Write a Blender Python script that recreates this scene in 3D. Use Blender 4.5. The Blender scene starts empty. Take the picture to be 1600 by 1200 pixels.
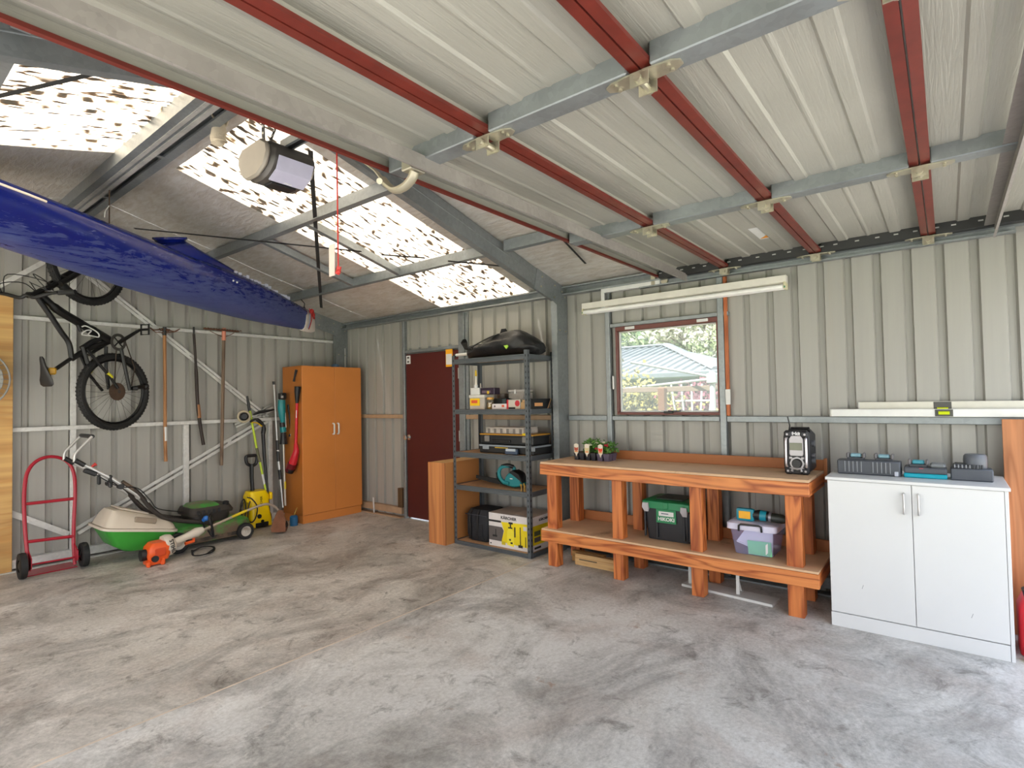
import bpy, bmesh, math, random
from mathutils import Vector, Matrix, Euler
from math import pi, sin, cos, radians, atan2
random.seed(7)
S = bpy.context.scene
COL = S.collection

# ------------------------------------------------------------------ camera, sky, sun, exposure
cd = bpy.data.cameras.new('camera'); cam = bpy.data.objects.new('camera', cd); COL.objects.link(cam)
cd.sensor_width = 36; cd.lens = 857.47/1600*36; cd.clip_start = 0.02; cd.clip_end = 300
yw, pt, rl = radians(51.624), radians(1.572), radians(-1.077)
fw = Vector((sin(yw)*cos(pt), cos(yw)*cos(pt), sin(pt)))
rt = Vector((cos(yw), -sin(yw), 0)); up = rt.cross(fw)
r2 = rt*cos(rl)+up*sin(rl); u2 = -rt*sin(rl)+up*cos(rl)
cm = Matrix((r2, u2, -fw)).transposed().to_4x4(); cm.translation = (0, 0, 1.42)
cam.matrix_world = cm
S.camera = cam
wd = bpy.data.worlds.new('sky'); S.world = wd; wd.use_nodes = True
wn = wd.node_tree; wn.nodes.clear()
wo = wn.nodes.new('ShaderNodeOutputWorld'); wb = wn.nodes.new('ShaderNodeBackground')
wt = wn.nodes.new('ShaderNodeTexCoord'); ws = wn.nodes.new('ShaderNodeSeparateXYZ'); wr = wn.nodes.new('ShaderNodeValToRGB')
wn.links.new(wt.outputs['Generated'], ws.inputs[0]); wn.links.new(ws.outputs['Z'], wr.inputs[0])
wr.color_ramp.elements[0].color = (1.0, 0.98, 0.95, 1); wr.color_ramp.elements[0].position = 0.0
wr.color_ramp.elements[1].color = (0.62, 0.77, 1.0, 1); wr.color_ramp.elements[1].position = 0.75
wn.links.new(wr.outputs[0], wb.inputs[0]); wb.inputs[1].default_value = 3.0
wn.links.new(wb.outputs[0], wo.inputs[0])
sl = bpy.data.lights.new('sun', 'SUN'); sun = bpy.data.objects.new('sun', sl); COL.objects.link(sun)
sl.energy = 20.0; sl.angle = radians(3); sl.color = (1.0, 0.97, 0.92)
sun.rotation_euler = Vector((-0.50, 0.16, 0.85)).to_track_quat('Z', 'Y').to_euler(); sun.location = (0, 0, 12)
S.view_settings.view_transform = 'Standard'; S.view_settings.look = 'None'
S.view_settings.exposure = 0.14; S.view_settings.gamma = 1.0; S.view_settings.use_curve_mapping = False
cy = S.cycles
cy.max_bounces = 14; cy.diffuse_bounces = 11; cy.glossy_bounces = 4; cy.transmission_bounces = 8; cy.transparent_max_bounces = 10
cy.caustics_reflective = False; cy.caustics_refractive = False; cy.sample_clamp_indirect = 6.0; cy.use_denoising = True

# ------------------------------------------------------------------ materials
def lin(h):
    if isinstance(h, (tuple, list)): return tuple(h[:3])
    h = h.lstrip('#'); o = []
    for i in (0, 2, 4):
        c = int(h[i:i+2], 16)/255; o.append(c/12.92 if c <= 0.04045 else ((c+0.055)/1.055)**2.4)
    return tuple(o)
MATS = {}
def nodes(name):
    m = bpy.data.materials.new(name); m.use_nodes = True; nt = m.node_tree
    return m, nt, nt.nodes['Principled BSDF']
def N(nt, t, **kw):
    n = nt.nodes.new(t)
    for k, v in kw.items():
        if k.startswith('_'): setattr(n, k[1:], v)
        else: n.inputs[k.replace('_', ' ')].default_value = v
    return n
def coord(nt, scale=(1, 1, 1), kind='Object', rot=0.0):
    tc = nt.nodes.new('ShaderNodeTexCoord'); mp = nt.nodes.new('ShaderNodeMapping')
    mp.inputs['Scale'].default_value = scale; mp.inputs['Rotation'].default_value = (0, 0, rot)
    nt.links.new(tc.outputs[kind], mp.inputs[0]); return mp.outputs[0]
def ramp(nt, src, stops, interp='LINEAR'):
    r = nt.nodes.new('ShaderNodeValToRGB'); r.color_ramp.interpolation = interp
    e = r.color_ramp.elements
    while len(e) < len(stops): e.new(0.5)
    for i, (p, c) in enumerate(stops):
        e[i].position = p; c = lin(c) if isinstance(c, str) else c
        e[i].color = (*c[:3], 1) if len(c) > 1 else (c[0], c[0], c[0], 1)
    nt.links.new(src, r.inputs[0]); return r.outputs[0]
def mix(nt, fac, a, b, mode='MIX'):
    m = nt.nodes.new('ShaderNodeMix'); m.data_type = 'RGBA'; m.blend_type = mode
    for s, v in ((m.inputs[0], fac), (m.inputs[6], a), (m.inputs[7], b)):
        if isinstance(v, (int, float)): s.default_value = v
        elif isinstance(v, (tuple, list)): s.default_value = (*v[:3], 1)
        elif isinstance(v, str): s.default_value = (*lin(v), 1)
        else: nt.links.new(v, s)
    return m.outputs[2]
def bump(nt, bs, h, strength, dist=0.01):
    b = nt.nodes.new('ShaderNodeBump'); b.inputs['Strength'].default_value = strength; b.inputs['Distance'].default_value = dist
    nt.links.new(h, b.inputs['Height']); nt.links.new(b.outputs[0], bs.inputs['Normal'])
def mat(name, col, rough=0.5, metal=0.0, var=0.08, scale=6.0, bmp=0.0, bscale=60.0, stretch=(1, 1, 1), dirt=None, spec=0.5):
    """plain painted / plastic / metal surface with some noise in its colour"""
    if name in MATS: return MATS[name]
    m, nt, bs = nodes(name); c = lin(col)
    bs.inputs['Roughness'].default_value = rough; bs.inputs['Metallic'].default_value = metal
    bs.inputs['Specular IOR Level'].default_value = spec
    co = coord(nt, stretch)
    n = N(nt, 'ShaderNodeTexNoise', Scale=scale, Detail=5.0, Roughness=0.6); nt.links.new(co, n.inputs['Vector'])
    out = ramp(nt, n.outputs['Fac'], [(0.3, tuple(x*(1-var) for x in c)), (0.7, tuple(min(1, x*(1+var)) for x in c))])
    if dirt:
        d = N(nt, 'ShaderNodeTexNoise', Scale=dirt[1], Detail=6.0, Roughness=0.7); nt.links.new(co, d.inputs['Vector'])
        out = mix(nt, ramp(nt, d.outputs['Fac'], [(dirt[2], (0,)), (dirt[2]+0.12, (1,))]), out, dirt[0])
    nt.links.new(out, bs.inputs['Base Color'])
    if bmp:
        b = N(nt, 'ShaderNodeTexNoise', Scale=bscale, Detail=3.0); nt.links.new(co, b.inputs['Vector'])
        bump(nt, bs, b.outputs['Fac'], bmp)
    MATS[name] = m; return m
def wood(name, c1, c2, axis='Y', rough=0.55, dens=1.0, knots=True, c3=None):
    """sawn timber: grain runs along the axis"""
    if name in MATS: return MATS[name]
    m, nt, bs = nodes(name); bs.inputs['Roughness'].default_value = rough
    s = [9*dens, 9*dens, 9*dens]; s['XYZ'.index(axis)] = 0.9*dens
    co = coord(nt, tuple(s))
    n = N(nt, 'ShaderNodeTexNoise', Scale=1.0, Detail=2.0, Roughness=0.5, Distortion=0.6); nt.links.new(co, n.inputs['Vector'])
    mu = nt.nodes.new('ShaderNodeMath'); mu.operation = 'MULTIPLY'; mu.inputs[1].default_value = 16.0
    nt.links.new(n.outputs['Fac'], mu.inputs[0])
    pp = nt.nodes.new('ShaderNodeMath'); pp.operation = 'PINGPONG'; pp.inputs[1].default_value = 1.0
    nt.links.new(mu.outputs[0], pp.inputs[0])
    base = ramp(nt, pp.outputs[0], [(0.0, c1), (0.35, c1), (1.0, c2)])
    s2 = [90*dens]*3; s2['XYZ'.index(axis)] = 2.5*dens
    co2 = coord(nt, tuple(s2))
    f = N(nt, 'ShaderNodeTexNoise', Scale=1.0, Detail=3.0); nt.links.new(co2, f.inputs['Vector'])
    base = mix(nt, 0.35, base, ramp(nt, f.outputs['Fac'], [(0.3, (0.35,)), (0.7, (0.8,))]), 'OVERLAY')
    if c3:
        g = N(nt, 'ShaderNodeTexNoise', Scale=2.2, Detail=3.0); nt.links.new(coord(nt), g.inputs['Vector'])
        base = mix(nt, ramp(nt, g.outputs['Fac'], [(0.5, (0,)), (0.72, (0.75,))]), base, c3)
    nt.links.new(base, bs.inputs['Base Color'])
    bump(nt, bs, f.outputs['Fac'], 0.15, 0.003)
    MATS[name] = m; return m
def galv(name, c='#8f9496', rough=0.42, metal=0.55):
    if name in MATS: return MATS[name]
    m, nt, bs = nodes(name); bs.inputs['Metallic'].default_value = metal
    c = lin(c); co = coord(nt)
    v = N(nt, 'ShaderNodeTexVoronoi', Scale=45.0); nt.links.new(co, v.inputs['Vector'])
    n = N(nt, 'ShaderNodeTexNoise', Scale=5.0, Detail=6.0); nt.links.new(co, n.inputs['Vector'])
    a = ramp(nt, v.outputs['Color'], [(0.1, tuple(x*0.86 for x in c)), (0.9, tuple(x*1.08 for x in c))])
    a = mix(nt, 0.4, a, ramp(nt, n.outputs['Fac'], [(0.35, tuple(x*0.75 for x in c)), (0.65, tuple(x*1.15 for x in c))]))
    nt.links.new(a, bs.inputs['Base Color'])
    nt.links.new(ramp(nt, n.outputs['Fac'], [(0.3, (rough-0.08,)), (0.7, (rough+0.12,))]), bs.inputs['Roughness'])
    MATS[name] = m; return m
def clear(name, tint=(1, 1, 1), refl=0.08, milky=0.0, milk='#ffffff', rough=0.02):
    """thin clear sheet: mostly straight through, a little reflection, some milkiness"""
    if name in MATS: return MATS[name]
    m = bpy.data.materials.new(name); m.use_nodes = True; nt = m.node_tree; nt.nodes.clear()
    o = nt.nodes.new('ShaderNodeOutputMaterial'); t = nt.nodes.new('ShaderNodeBsdfTransparent'); t.inputs[0].default_value = (*tint, 1)
    g = nt.nodes.new('ShaderNodeBsdfGlossy'); g.inputs['Roughness'].default_value = rough
    m1 = nt.nodes.new('ShaderNodeMixShader'); m1.inputs[0].default_value = refl
    nt.links.new(t.outputs[0], m1.inputs[1]); nt.links.new(g.outputs[0], m1.inputs[2]); out = m1.outputs[0]
    if milky:
        d = nt.nodes.new('ShaderNodeBsdfDiffuse'); d.inputs[0].default_value = (*lin(milk), 1)
        m2 = nt.nodes.new('ShaderNodeMixShader'); m2.inputs[0].default_value = milky
        nt.links.new(out, m2.inputs[1]); nt.links.new(d.outputs[0], m2.inputs[2]); out = m2.outputs[0]
    nt.links.new(out, o.inputs[0]); MATS[name] = m; return m

# ------------------------------------------------------------------ mesh building
class B:
    def __init__(s, xf=None): s.bm = bmesh.new(); s.xf = xf
    def _m(s, bm):
        if s.xf is not None: bmesh.ops.transform(bm, matrix=s.xf, verts=bm.verts)
        me = bpy.data.meshes.new('tmp'); bm.to_mesh(me); bm.free(); s.bm.from_mesh(me); bpy.data.meshes.remove(me); return s
    def box(s, lo, hi, bev=0.0, seg=1, rot=None, about=None):
        bm = bmesh.new(); lo, hi = Vector(lo), Vector(hi)
        for i in range(3):
            if lo[i] > hi[i]: lo[i], hi[i] = hi[i], lo[i]
        c = (lo+hi)/2; d = hi-lo
        bmesh.ops.create_cube(bm, size=1.0)
        bmesh.ops.scale(bm, vec=d, verts=bm.verts)
        if bev: bmesh.ops.bevel(bm, geom=bm.edges[:], offset=min(bev, min(d)*0.45), segments=seg, affect='EDGES', profile=0.6)
        bmesh.ops.translate(bm, vec=c, verts=bm.verts)
        if rot is not None:
            p = Vector(about) if about is not None else c
            bmesh.ops.transform(bm, matrix=Matrix.Translation(p) @ rot.to_4x4() @ Matrix.Translation(-p), verts=bm.verts)
        return s._m(bm)
    def tube(s, pts, r, n=8, closed=False, caps=True, flat=None):
        """sweep a circle (or an ellipse, flat = y/x) along points; r number or list"""
        pts = [Vector(p) for p in pts]; k = len(pts); rs = r if isinstance(r, (list, tuple)) else [r]*k
        bm = bmesh.new(); rings = []; nrm = None
        for i, p in enumerate(pts):
            if closed: t = pts[(i+1) % k]-pts[i-1]
            else: t = pts[min(i+1, k-1)]-pts[max(i-1, 0)]
            t.normalize()
            if nrm is None:
                a = Vector((0, 0, 1)) if abs(t.z) < 0.9 else Vector((1, 0, 0))
                nrm = (a-t*a.dot(t)).normalized()
            else:
                nrm = nrm-t*nrm.dot(t)
                nrm = nrm.normalized() if nrm.length > 1e-6 else t.orthogonal().normalized()
            b = t.cross(nrm)
            rings.append([bm.verts.new(p+(nrm*cos(2*pi*j/n)*(flat or 1)+b*sin(2*pi*j/n))*rs[i]) for j in range(n)])
        for i in range(k if closed else k-1):
            A, C = rings[i], rings[(i+1) % k]
            for j in range(n): bm.faces.new((A[j], A[(j+1) % n], C[(j+1) % n], C[j]))
        if caps and not closed: bm.faces.new(rings[0][::-1]); bm.faces.new(rings[-1])
        bmesh.ops.recalc_face_normals(bm, faces=bm.faces)
        return s._m(bm)
    def cyl(s, p0, p1, r, r2=None, n=14): return s.tube([p0, p1], [r, r if r2 is None else r2], n)
    def lathe(s, prof, c, axis=(0, 0, 1), n=20):
        """profile of (radius, height) turned about an axis through c"""
        ax = Vector(axis).normalized(); u = ax.orthogonal().normalized(); v = ax.cross(u); c = Vector(c)
        bm = bmesh.new(); rings = []
        for r, h in prof:
            if r < 1e-5: rings.append([bm.verts.new(c+ax*h)])
            else: rings.append([bm.verts.new(c+ax*h+(u*cos(2*pi*j/n)+v*sin(2*pi*j/n))*r) for j in range(n)])
        for A, C in zip(rings, rings[1:]):
            if len(A) == 1 and len(C) == 1: continue
            for j in range(n):
                if len(A) == 1: bm.faces.new((A[0], C[(j+1) % n], C[j]))
                elif len(C) == 1: bm.faces.new((A[j], A[(j+1) % n], C[0]))
                else: bm.faces.new((A[j], A[(j+1) % n], C[(j+1) % n], C[j]))
        bmesh.ops.recalc_face_normals(bm, faces=bm.faces)
        return s._m(bm)
    def prism(s, poly, axis, a, b, bev=0.0):
        """polygon in the two other coordinates, pushed along the axis from a to b"""
        i = 'xyz'.index(axis); bm = bmesh.new()
        def P(q, h):
            v = list(q); v.insert(i, h); return v
        A = [bm.verts.new(P(q, a)) for q in poly]; C = [bm.verts.new(P(q, b)) for q in poly]; k = len(poly)
        bm.faces.new(A); bm.faces.new(C[::-1])
        for j in range(k): bm.faces.new((A[j], A[(j+1) % k], C[(j+1) % k], C[j]))
        bmesh.ops.recalc_face_normals(bm, faces=bm.faces)
        if bev: bmesh.ops.bevel(bm, geom=bm.edges[:], offset=bev, segments=1, affect='EDGES')
        return s._m(bm)
    def loft(s, rings, caps=True, closed=True):
        bm = bmesh.new(); R = [[bm.verts.new(p) for p in r] for r in rings]; n = len(R[0])
        for A, C in zip(R, R[1:]):
            for j in range(n if closed else n-1): bm.faces.new((A[j], A[(j+1) % n], C[(j+1) % n], C[j]))
        if caps and closed: bm.faces.new(R[0][::-1]); bm.faces.new(R[-1])
        bmesh.ops.recalc_face_normals(bm, faces=bm.faces)
        return s._m(bm)
    def ball(s, c, r, n=12, m=8):
        bm = bmesh.new(); bmesh.ops.create_uvsphere(bm, u_segments=n, v_segments=m, radius=1)
        bmesh.ops.scale(bm, vec=r if isinstance(r, (tuple, list)) else (r, r, r), verts=bm.verts)
        bmesh.ops.translate(bm, vec=c, verts=bm.verts); return s._m(bm)
    def faces(s, verts, faces, flip=False):
        bm = bmesh.new(); V = [bm.verts.new(v) for v in verts]
        for f in faces: bm.faces.new([V[i] for i in f])
        bmesh.ops.recalc_face_normals(bm, faces=bm.faces); return s._m(bm)
ORG = {}
def own(o):
    while o is not None:
        if o.name in ORG: return ORG[o.name]
        o = o.parent
    return Vector((0, 0, 0))
def obj(name, b, m, parent=None, org=None, smooth=35, label=None):
    """link what the builder holds as ONE mesh; builders work in room coordinates"""
    me = bpy.data.meshes.new(name); bm = b.bm
    if parent is None:
        if org is None:
            xs = [v.co for v in bm.verts]
            org = Vector(((min(v.x for v in xs)+max(v.x for v in xs))/2, (min(v.y for v in xs)+max(v.y for v in xs))/2, min(v.z for v in xs)))
        org = Vector(org)
    else: org = own(parent)
    bmesh.ops.translate(bm, vec=-org, verts=bm.verts)
    if smooth:
        for f in bm.faces: f.smooth = True
    bm.to_mesh(me); bm.free()
    if smooth: me.set_sharp_from_angle(angle=radians(smooth))
    me.materials.append(m)
    o = bpy.data.objects.new(name, me); COL.objects.link(o)
    if parent is None: o.location = org; ORG[o.name] = org
    else: o.parent = parent
    if label: o['label'] = label
    return o
def tag(o, label, cat, group=None):
    o['label'] = label; o['category'] = cat
    if group: o['group'] = group
    return o
def thing(name, label, cat, loc, group=None):
    o = bpy.data.objects.new(name, None); COL.objects.link(o); o.location = loc; o.empty_display_size = 0.1
    ORG[o.name] = Vector(loc); return tag(o, label, cat, group)
def struct(name, loc=(0, 0, 0)):
    o = bpy.data.objects.new(name, None); COL.objects.link(o); o.location = loc; o['kind'] = 'structure'; o.empty_display_size = 0.1
    ORG[o.name] = Vector(loc); return o
def dup(root, off, label, group=None):
    """a copy of a thing with copies of its parts and sub-parts, moved by off"""
    def cp(o, par):
        c = o.copy(); COL.objects.link(c)
        if par is not None: c.parent = par
        for ch in [x for x in kids.get(o.name, [])]: cp(ch, c)
        return c
    kids = {}
    for o in bpy.data.objects:
        if o.parent: kids.setdefault(o.parent.name, []).append(o)
    r = cp(root, None); r.location = root.location+Vector(off); r['label'] = label
    if group: r['group'] = group
    ORG[r.name] = Vector(r.location); return r
def text(s, m, parent, at, right, upv, size, name='lettering', depth=0.0006, squeeze=1.0, bold=0.0, label=None):
    """flat raised lettering, centred on a point"""
    cu = bpy.data.curves.new(name, 'FONT'); cu.body = s; cu.size = size; cu.extrude = depth; cu.align_x = 'CENTER'; cu.align_y = 'CENTER'; cu.offset = bold
    t = bpy.data.objects.new('t', cu); COL.objects.link(t)
    dg = bpy.context.evaluated_depsgraph_get(); me = bpy.data.meshes.new_from_object(t.evaluated_get(dg))
    bpy.data.objects.remove(t); bpy.data.curves.remove(cu)
    R = Vector(right).normalized(); U = Vector(upv).normalized(); Nn = R.cross(U)
    M = Matrix((R*squeeze, U, Nn)).transposed().to_4x4(); M.translation = Vector(at)-own(parent)
    me.transform(M); me.name = name; me.materials.clear(); me.materials.append(m)
    o = bpy.data.objects.new(name, me); COL.objects.link(o); o.parent = parent
    if label: o['label'] = label
    return o
def arc(c, r, a0, a1, n, u=(1, 0, 0), v=(0, 0, 1)):
    c, u, v = Vector(c), Vector(u), Vector(v)
    return [c+u*r*cos(a0+(a1-a0)*i/n)+v*r*sin(a0+(a1-a0)*i/n) for i in range(n+1)]
def spline(pts, k=5):
    """smooth curve through the points"""
    P = [Vector(p) for p in pts]; P = [2*P[0]-P[1]]+P+[2*P[-1]-P[-2]]; out = []
    for i in range(1, len(P)-2):
        for j in range(k):
            t = j/k; a, b, c, d = P[i-1], P[i], P[i+1], P[i+2]
            out.append(0.5*((2*b)+(c-a)*t+(2*a-5*b+4*c-d)*t*t+(3*b-a-3*c+d)*t**3))
    return out+[P[-2]]

PALE = galv('pale_steel', '#d2d1ce', 0.5, 0.12); GALV = galv('galvanized_steel'); GALVB = galv('bright_galvanized', '#b4b3b0', 0.5, 0.35); ZINC = galv('zinc_hardware', '#b9b3a0', 0.35, 0.7)
DARK = mat('dark_steel', '#3a3a3a', 0.5, 0.5); BLACK = mat('black_plastic', '#161618', 0.45); RUBBER = mat('rubber', '#1b1b1b', 0.75, var=0.2)
WHITE = mat('white_paint', '#d6d6d4', 0.4); RED = mat('red_oxide', '#97301f', 0.5, var=0.12); CHROME = mat('chrome', '#cfcfcf', 0.18, 0.9)
GREY = mat('grey_plastic', '#6e7072', 0.5); YELLOW = mat('yellow_plastic', '#f0d400', 0.4); SILVER = mat('silver_paint', '#c3c3c1', 0.35, 0.5)


# ================================================================== the shed itself
RS, EX, EZ, RX = 0.262, 4.43, 2.48, 1.48           # roof slope, eave x and z, ridge x
def rz(x): return EZ+RS*(EX-x) if x > RX else EZ+RS*(EX-RX)-RS*(RX-x)
YB, YF, XL = 6.50, -0.78, -1.47
CLAD = mat('cladding_paint', '#a09e98', 0.42, 0.0, 0.04, 3.0, 0.0, stretch=(7, 7, 0.3), dirt=('#a19c92', 1.2, 0.58))
BROWN_CAST = mat('brown_girt', '#a98c70', 0.6, var=0.15)  # brown cast, taken for a reflection, put into the steel colour
def concrete(back_slab=False):
    m, nt, bs = nodes('stained_concrete'); co = coord(nt)
    def noise(sc, det=8.0, ro=0.65, di=0.0, v=None):
        n = N(nt, 'ShaderNodeTexNoise', Scale=sc, Detail=det, Roughness=ro, Distortion=di); nt.links.new(v or co, n.inputs['Vector']); return n.outputs['Fac']
    base = ramp(nt, noise(0.8, 9, 0.62, 0.4), [(0.28, '#a6a39e'), (0.5, '#c6c4c1'), (0.74, '#dbdad8')])
    base = mix(nt, ramp(nt, noise(1.6, 8, 0.66, 0.5), [(0.48, (0,)), (0.66, (0.42,))]), base, '#99867a')
    base = mix(nt, ramp(nt, noise(2.6, 7, 0.62, 0.4, coord(nt, (1, 0.8, 2))), [(0.52, (0,)), (0.68, (0.6,))]), base, '#c6c4bf')
    dark = noise(1.25, 12, 0.74, 0.9, coord(nt, (1.0, 1.35, 1)))
    base = mix(nt, ramp(nt, dark, [(0.44 if back_slab else 0.455, (0,)), (0.56 if back_slab else 0.575, (0.36,)), (0.70, (0.84 if back_slab else 0.80,))]), base, '#4b4946')
    base = mix(nt, ramp(nt, noise(5.5, 9, 0.75, 0.6), [(0.54 if back_slab else 0.55, (0,)), (0.66 if back_slab else 0.67, (0.62,))]), base, '#57524d')
    base = mix(nt, ramp(nt, noise(4.0, 6, 0.7, 0.2, coord(nt, (1.3, 1, 5))), [(0.66, (0,)), (0.72, (0.5,))]), base, '#8a6140')
    v = N(nt, 'ShaderNodeTexVoronoi', Scale=3.2, Randomness=1.0); nt.links.new(co, v.inputs['Vector'])
    base = mix(nt, ramp(nt, v.outputs['Distance'], [(0.02, (0.8,)), (0.045, (0,))]), base, '#3c352d')
    v2 = N(nt, 'ShaderNodeTexVoronoi', Scale=5.0, Randomness=1.0); nt.links.new(coord(nt, (1, 1, 7)), v2.inputs['Vector'])
    base = mix(nt, ramp(nt, v2.outputs['Distance'], [(0.02, (0.8,)), (0.035, (0,))]), base, '#d9d6d0')
    if back_slab: base = mix(nt, 1.0, base, (0.95, 0.915, 0.875), 'MULTIPLY')  # back slab tinted browner: dirt, plus the dimmer warm light there
    fine = noise(45, 6, 0.8)
    base = mix(nt, 0.42, base, ramp(nt, fine, [(0.32, (0.22,)), (0.68, (0.8,))]), 'OVERLAY')
    nt.links.new(base, bs.inputs['Base Color'])
    nt.links.new(ramp(nt, dark, [(0.4, (0.62,)), (0.65, (0.42,))]), bs.inputs['Roughness'])
    bump(nt, bs, fine, 0.12, 0.002); return m
CONC = concrete(); CONCB = concrete(True)
fl = struct('floor')
obj('slab', B().box((XL-0.1, YF-0.05, -0.12), (4.62, 2.873, 0)), CONC, fl, smooth=0)
obj('slab', B().box((XL-0.1, 2.887, -0.12), (4.62, 6.65, 0)), CONCB, fl, smooth=0)
obj('joint_filler', B().box((XL-0.1, 2.873, -0.12), (4.62, 2.887, -0.0005)), mat('joint_grout', '#cbbba9', 0.8, var=0.15), fl, smooth=0)

def cladding(parent, conv, u0, u1, phase, top, holes=(), pitch=0.169, per=4):
    """ribbed sheets, each its own mesh: conv(u, z, d) gives the room point, d outwards"""
    k0 = int(math.floor((u0-phase)/pitch/per))*per
    k = k0
    while phase+k*pitch < u1:
        pts = []
        for j in range(per):
            a = phase+(k+j)*pitch  # unseen slab, added to throw neutral sunlight up under the roof
            pts += [(a, 0), (a+0.010, 0.028), (a+0.046, 0.028), (a+0.056, 0)]
        pts.append((phase+(k+per)*pitch, 0))
        cuts = [u0, u1]+[h[i] for h in holes for i in (0, 1)]
        P = [p for p in pts]
        for c in cuts:
            for i in range(len(P)-1):
                if P[i][0] < c-1e-6 and P[i+1][0] > c+1e-6:
                    t = (c-P[i][0])/(P[i+1][0]-P[i][0]); P.insert(i+1, (c, P[i][1]+t*(P[i+1][1]-P[i][1]))); break
        b = B(); V = []; F = []
        for (a, da), (c, dc) in zip(P, P[1:]):
            m = (a+c)/2
            if m < u0 or m > u1: continue
            spans = [(0.0, None)]
            for h in holes:
                if h[0] < m < h[1]:
                    spans = ([(0.0, h[2])] if h[2] > 0.001 else [])+[(h[3], None)]
            for z0, z1 in spans:
                i = len(V)
                V += [conv(a, z0, da), conv(c, z0, dc), conv(c, z1 if z1 is not None else top(c), dc), conv(a, z1 if z1 is not None else top(a), da)]
                F.append((i, i+1, i+2, i+3))
        if V:
            b.faces(V, F); bmesh.ops.remove_doubles(b.bm, verts=b.bm.verts, dist=1e-5)
            bmesh.ops.solidify(b.bm, geom=b.bm.faces[:], thickness=0.0012)
            obj('cladding_sheet', b, CLAD, parent, smooth=25)
        k += per
def csec(b, x0, x1, z0, z1, y0, y1, open_to=1, t=0.004, lip=0.014):
    """C channel lying along y; the open side looks to +x (1) or -x (-1)"""
    if open_to > 0: w, e = x0, x1
    else: w, e = x1, x0
    s = 1 if e > w else -1
    b.prism([(w, z0), (e, z0), (e, z0+lip), (e-s*t, z0+lip), (e-s*t, z0+t), (w+s*t, z0+t), (w+s*t, z1-t), (e-s*t, z1-t), (e-s*t, z1-lip), (e, z1-lip), (e, z1), (w, z1)], 'y', y0, y1); return b

# ---- side wall with the window and the side door
WR = struct('wall_right')
WIN = (1.41, 2.315, 1.262, 2.045); DOOR = (4.262, 5.165, 0.0, 2.0)
cladding(WR, lambda u, z, d: (4.47+d, u, z), YF, YB, 0.324, lambda u: 2.46, (WIN, DOOR), 0.17)
def girt(par, y0, y1, z0=1.208, z1=1.255, x0=4.428, m=GALV): return obj('girt', B().box((x0, y0, z0), (4.47, y1, z1), 0.004), m, par)
girt(WR, YF, 1.362); girt(WR, 1.416, 2.368, 1.212, 1.252); girt(WR, 2.416, 2.83)
girt(WR, 2.90, 4.165, m=BROWN_CAST); girt(WR, 5.215, 6.36, m=BROWN_CAST)
girt(WR, 1.33, 2.368, 2.046, 2.08, 4.424)
girt(WR, 4.262, 5.165, 2.0, 2.035)
def post(par, y0, y1, z1=2.395, x0=4.42): return obj('post', B().box((x0, y0, 0), (4.469, y1, z1), 0.004), GALV, par)
post(WR, 1.364, 1.412); post(WR, 2.370, 2.414); post(WR, 4.17, 4.258); post(WR, 5.168, 5.212)
obj('post', B().box((4.44, 4.13, 0), (4.469, 4.168, 2.395), 0.003), GALV, WR)
for y0, y1 in ((YF, 4.12), (5.24, 6.36)): obj('bottom_plate', B().box((4.41, y0, 0.045), (4.469, y1, 0.125), 0.004).box((4.38, y0, 0.0), (4.469, y1, 0.012)), GALV if y1 < 5 else BROWN_CAST, WR)
b = csec(B(), 4.36, 4.44, 2.395, 2.475, 2.93, 6.36, -1); obj('eave_beam', b, GALV, WR)
b = csec(B(), 4.36, 4.44, 2.395, 2.475, YF, 2.83, -1); obj('eave_beam', b, GALV, WR)
def bolts(par, pts, axis=(0, -1, 0), r=0.008):
    for p in pts:
        p = Vector(p); a = Vector(axis); obj('bolt', B().cyl(p, p+a*0.008, r, n=6).cyl(p+a*0.008, p+a*0.011, r*0.5, n=6), ZINC, par)
def column(y, w0=4.285, w1=4.462):
    b = B().prism([(w0, y), (w1, y), (w1, y+0.062), (w1-0.02, y+0.062), (w1-0.02, y+0.058), (w1-0.004, y+0.058), (w1-0.004, y+0.004), (w0+0.004, y+0.004), (w0+0.004, y+0.058), (w0+0.02, y+0.058), (w0+0.02, y+0.062), (w0, y+0.062)], 'z', 0, 2.36)
    c = obj('column', b, GALV, WR)
    return c
def knee(y, side=1):
    def mx(x): return x if side > 0 else 2*RX-x
    pl = [(4.283, 2.03), (4.464, 2.03), (4.464, 2.465), (4.40, 2.483), (3.98, 2.59), (3.93, 2.40), (4.22, 2.33), (4.283, 2.30)]
    k = obj('knee_plate', B().prism([(mx(a), c) for a, c in pl], 'y', y-0.007, y-0.001), GALV, WR)
    bolts(k, [(mx(a), y-0.007, c) for a, c in ((4.32, 2.06), (4.42, 2.055), (4.05, 2.52), (4.03, 2.43), (4.25, 2.47), (4.24, 2.36), (4.37, 2.43), (4.42, 2.38))])
column(2.845); knee(2.845)
column(6.385); knee(6.385)
obj('cable_conduit', B().box((4.415, 6.375, 0.9), (4.427, 6.384, 2.15), 0.003), WHITE, WR)
obj('junction_plate', B().box((4.286, 2.838, 2.03), (4.292, 2.846, 2.16), 0.002), WHITE, WR)

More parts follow.
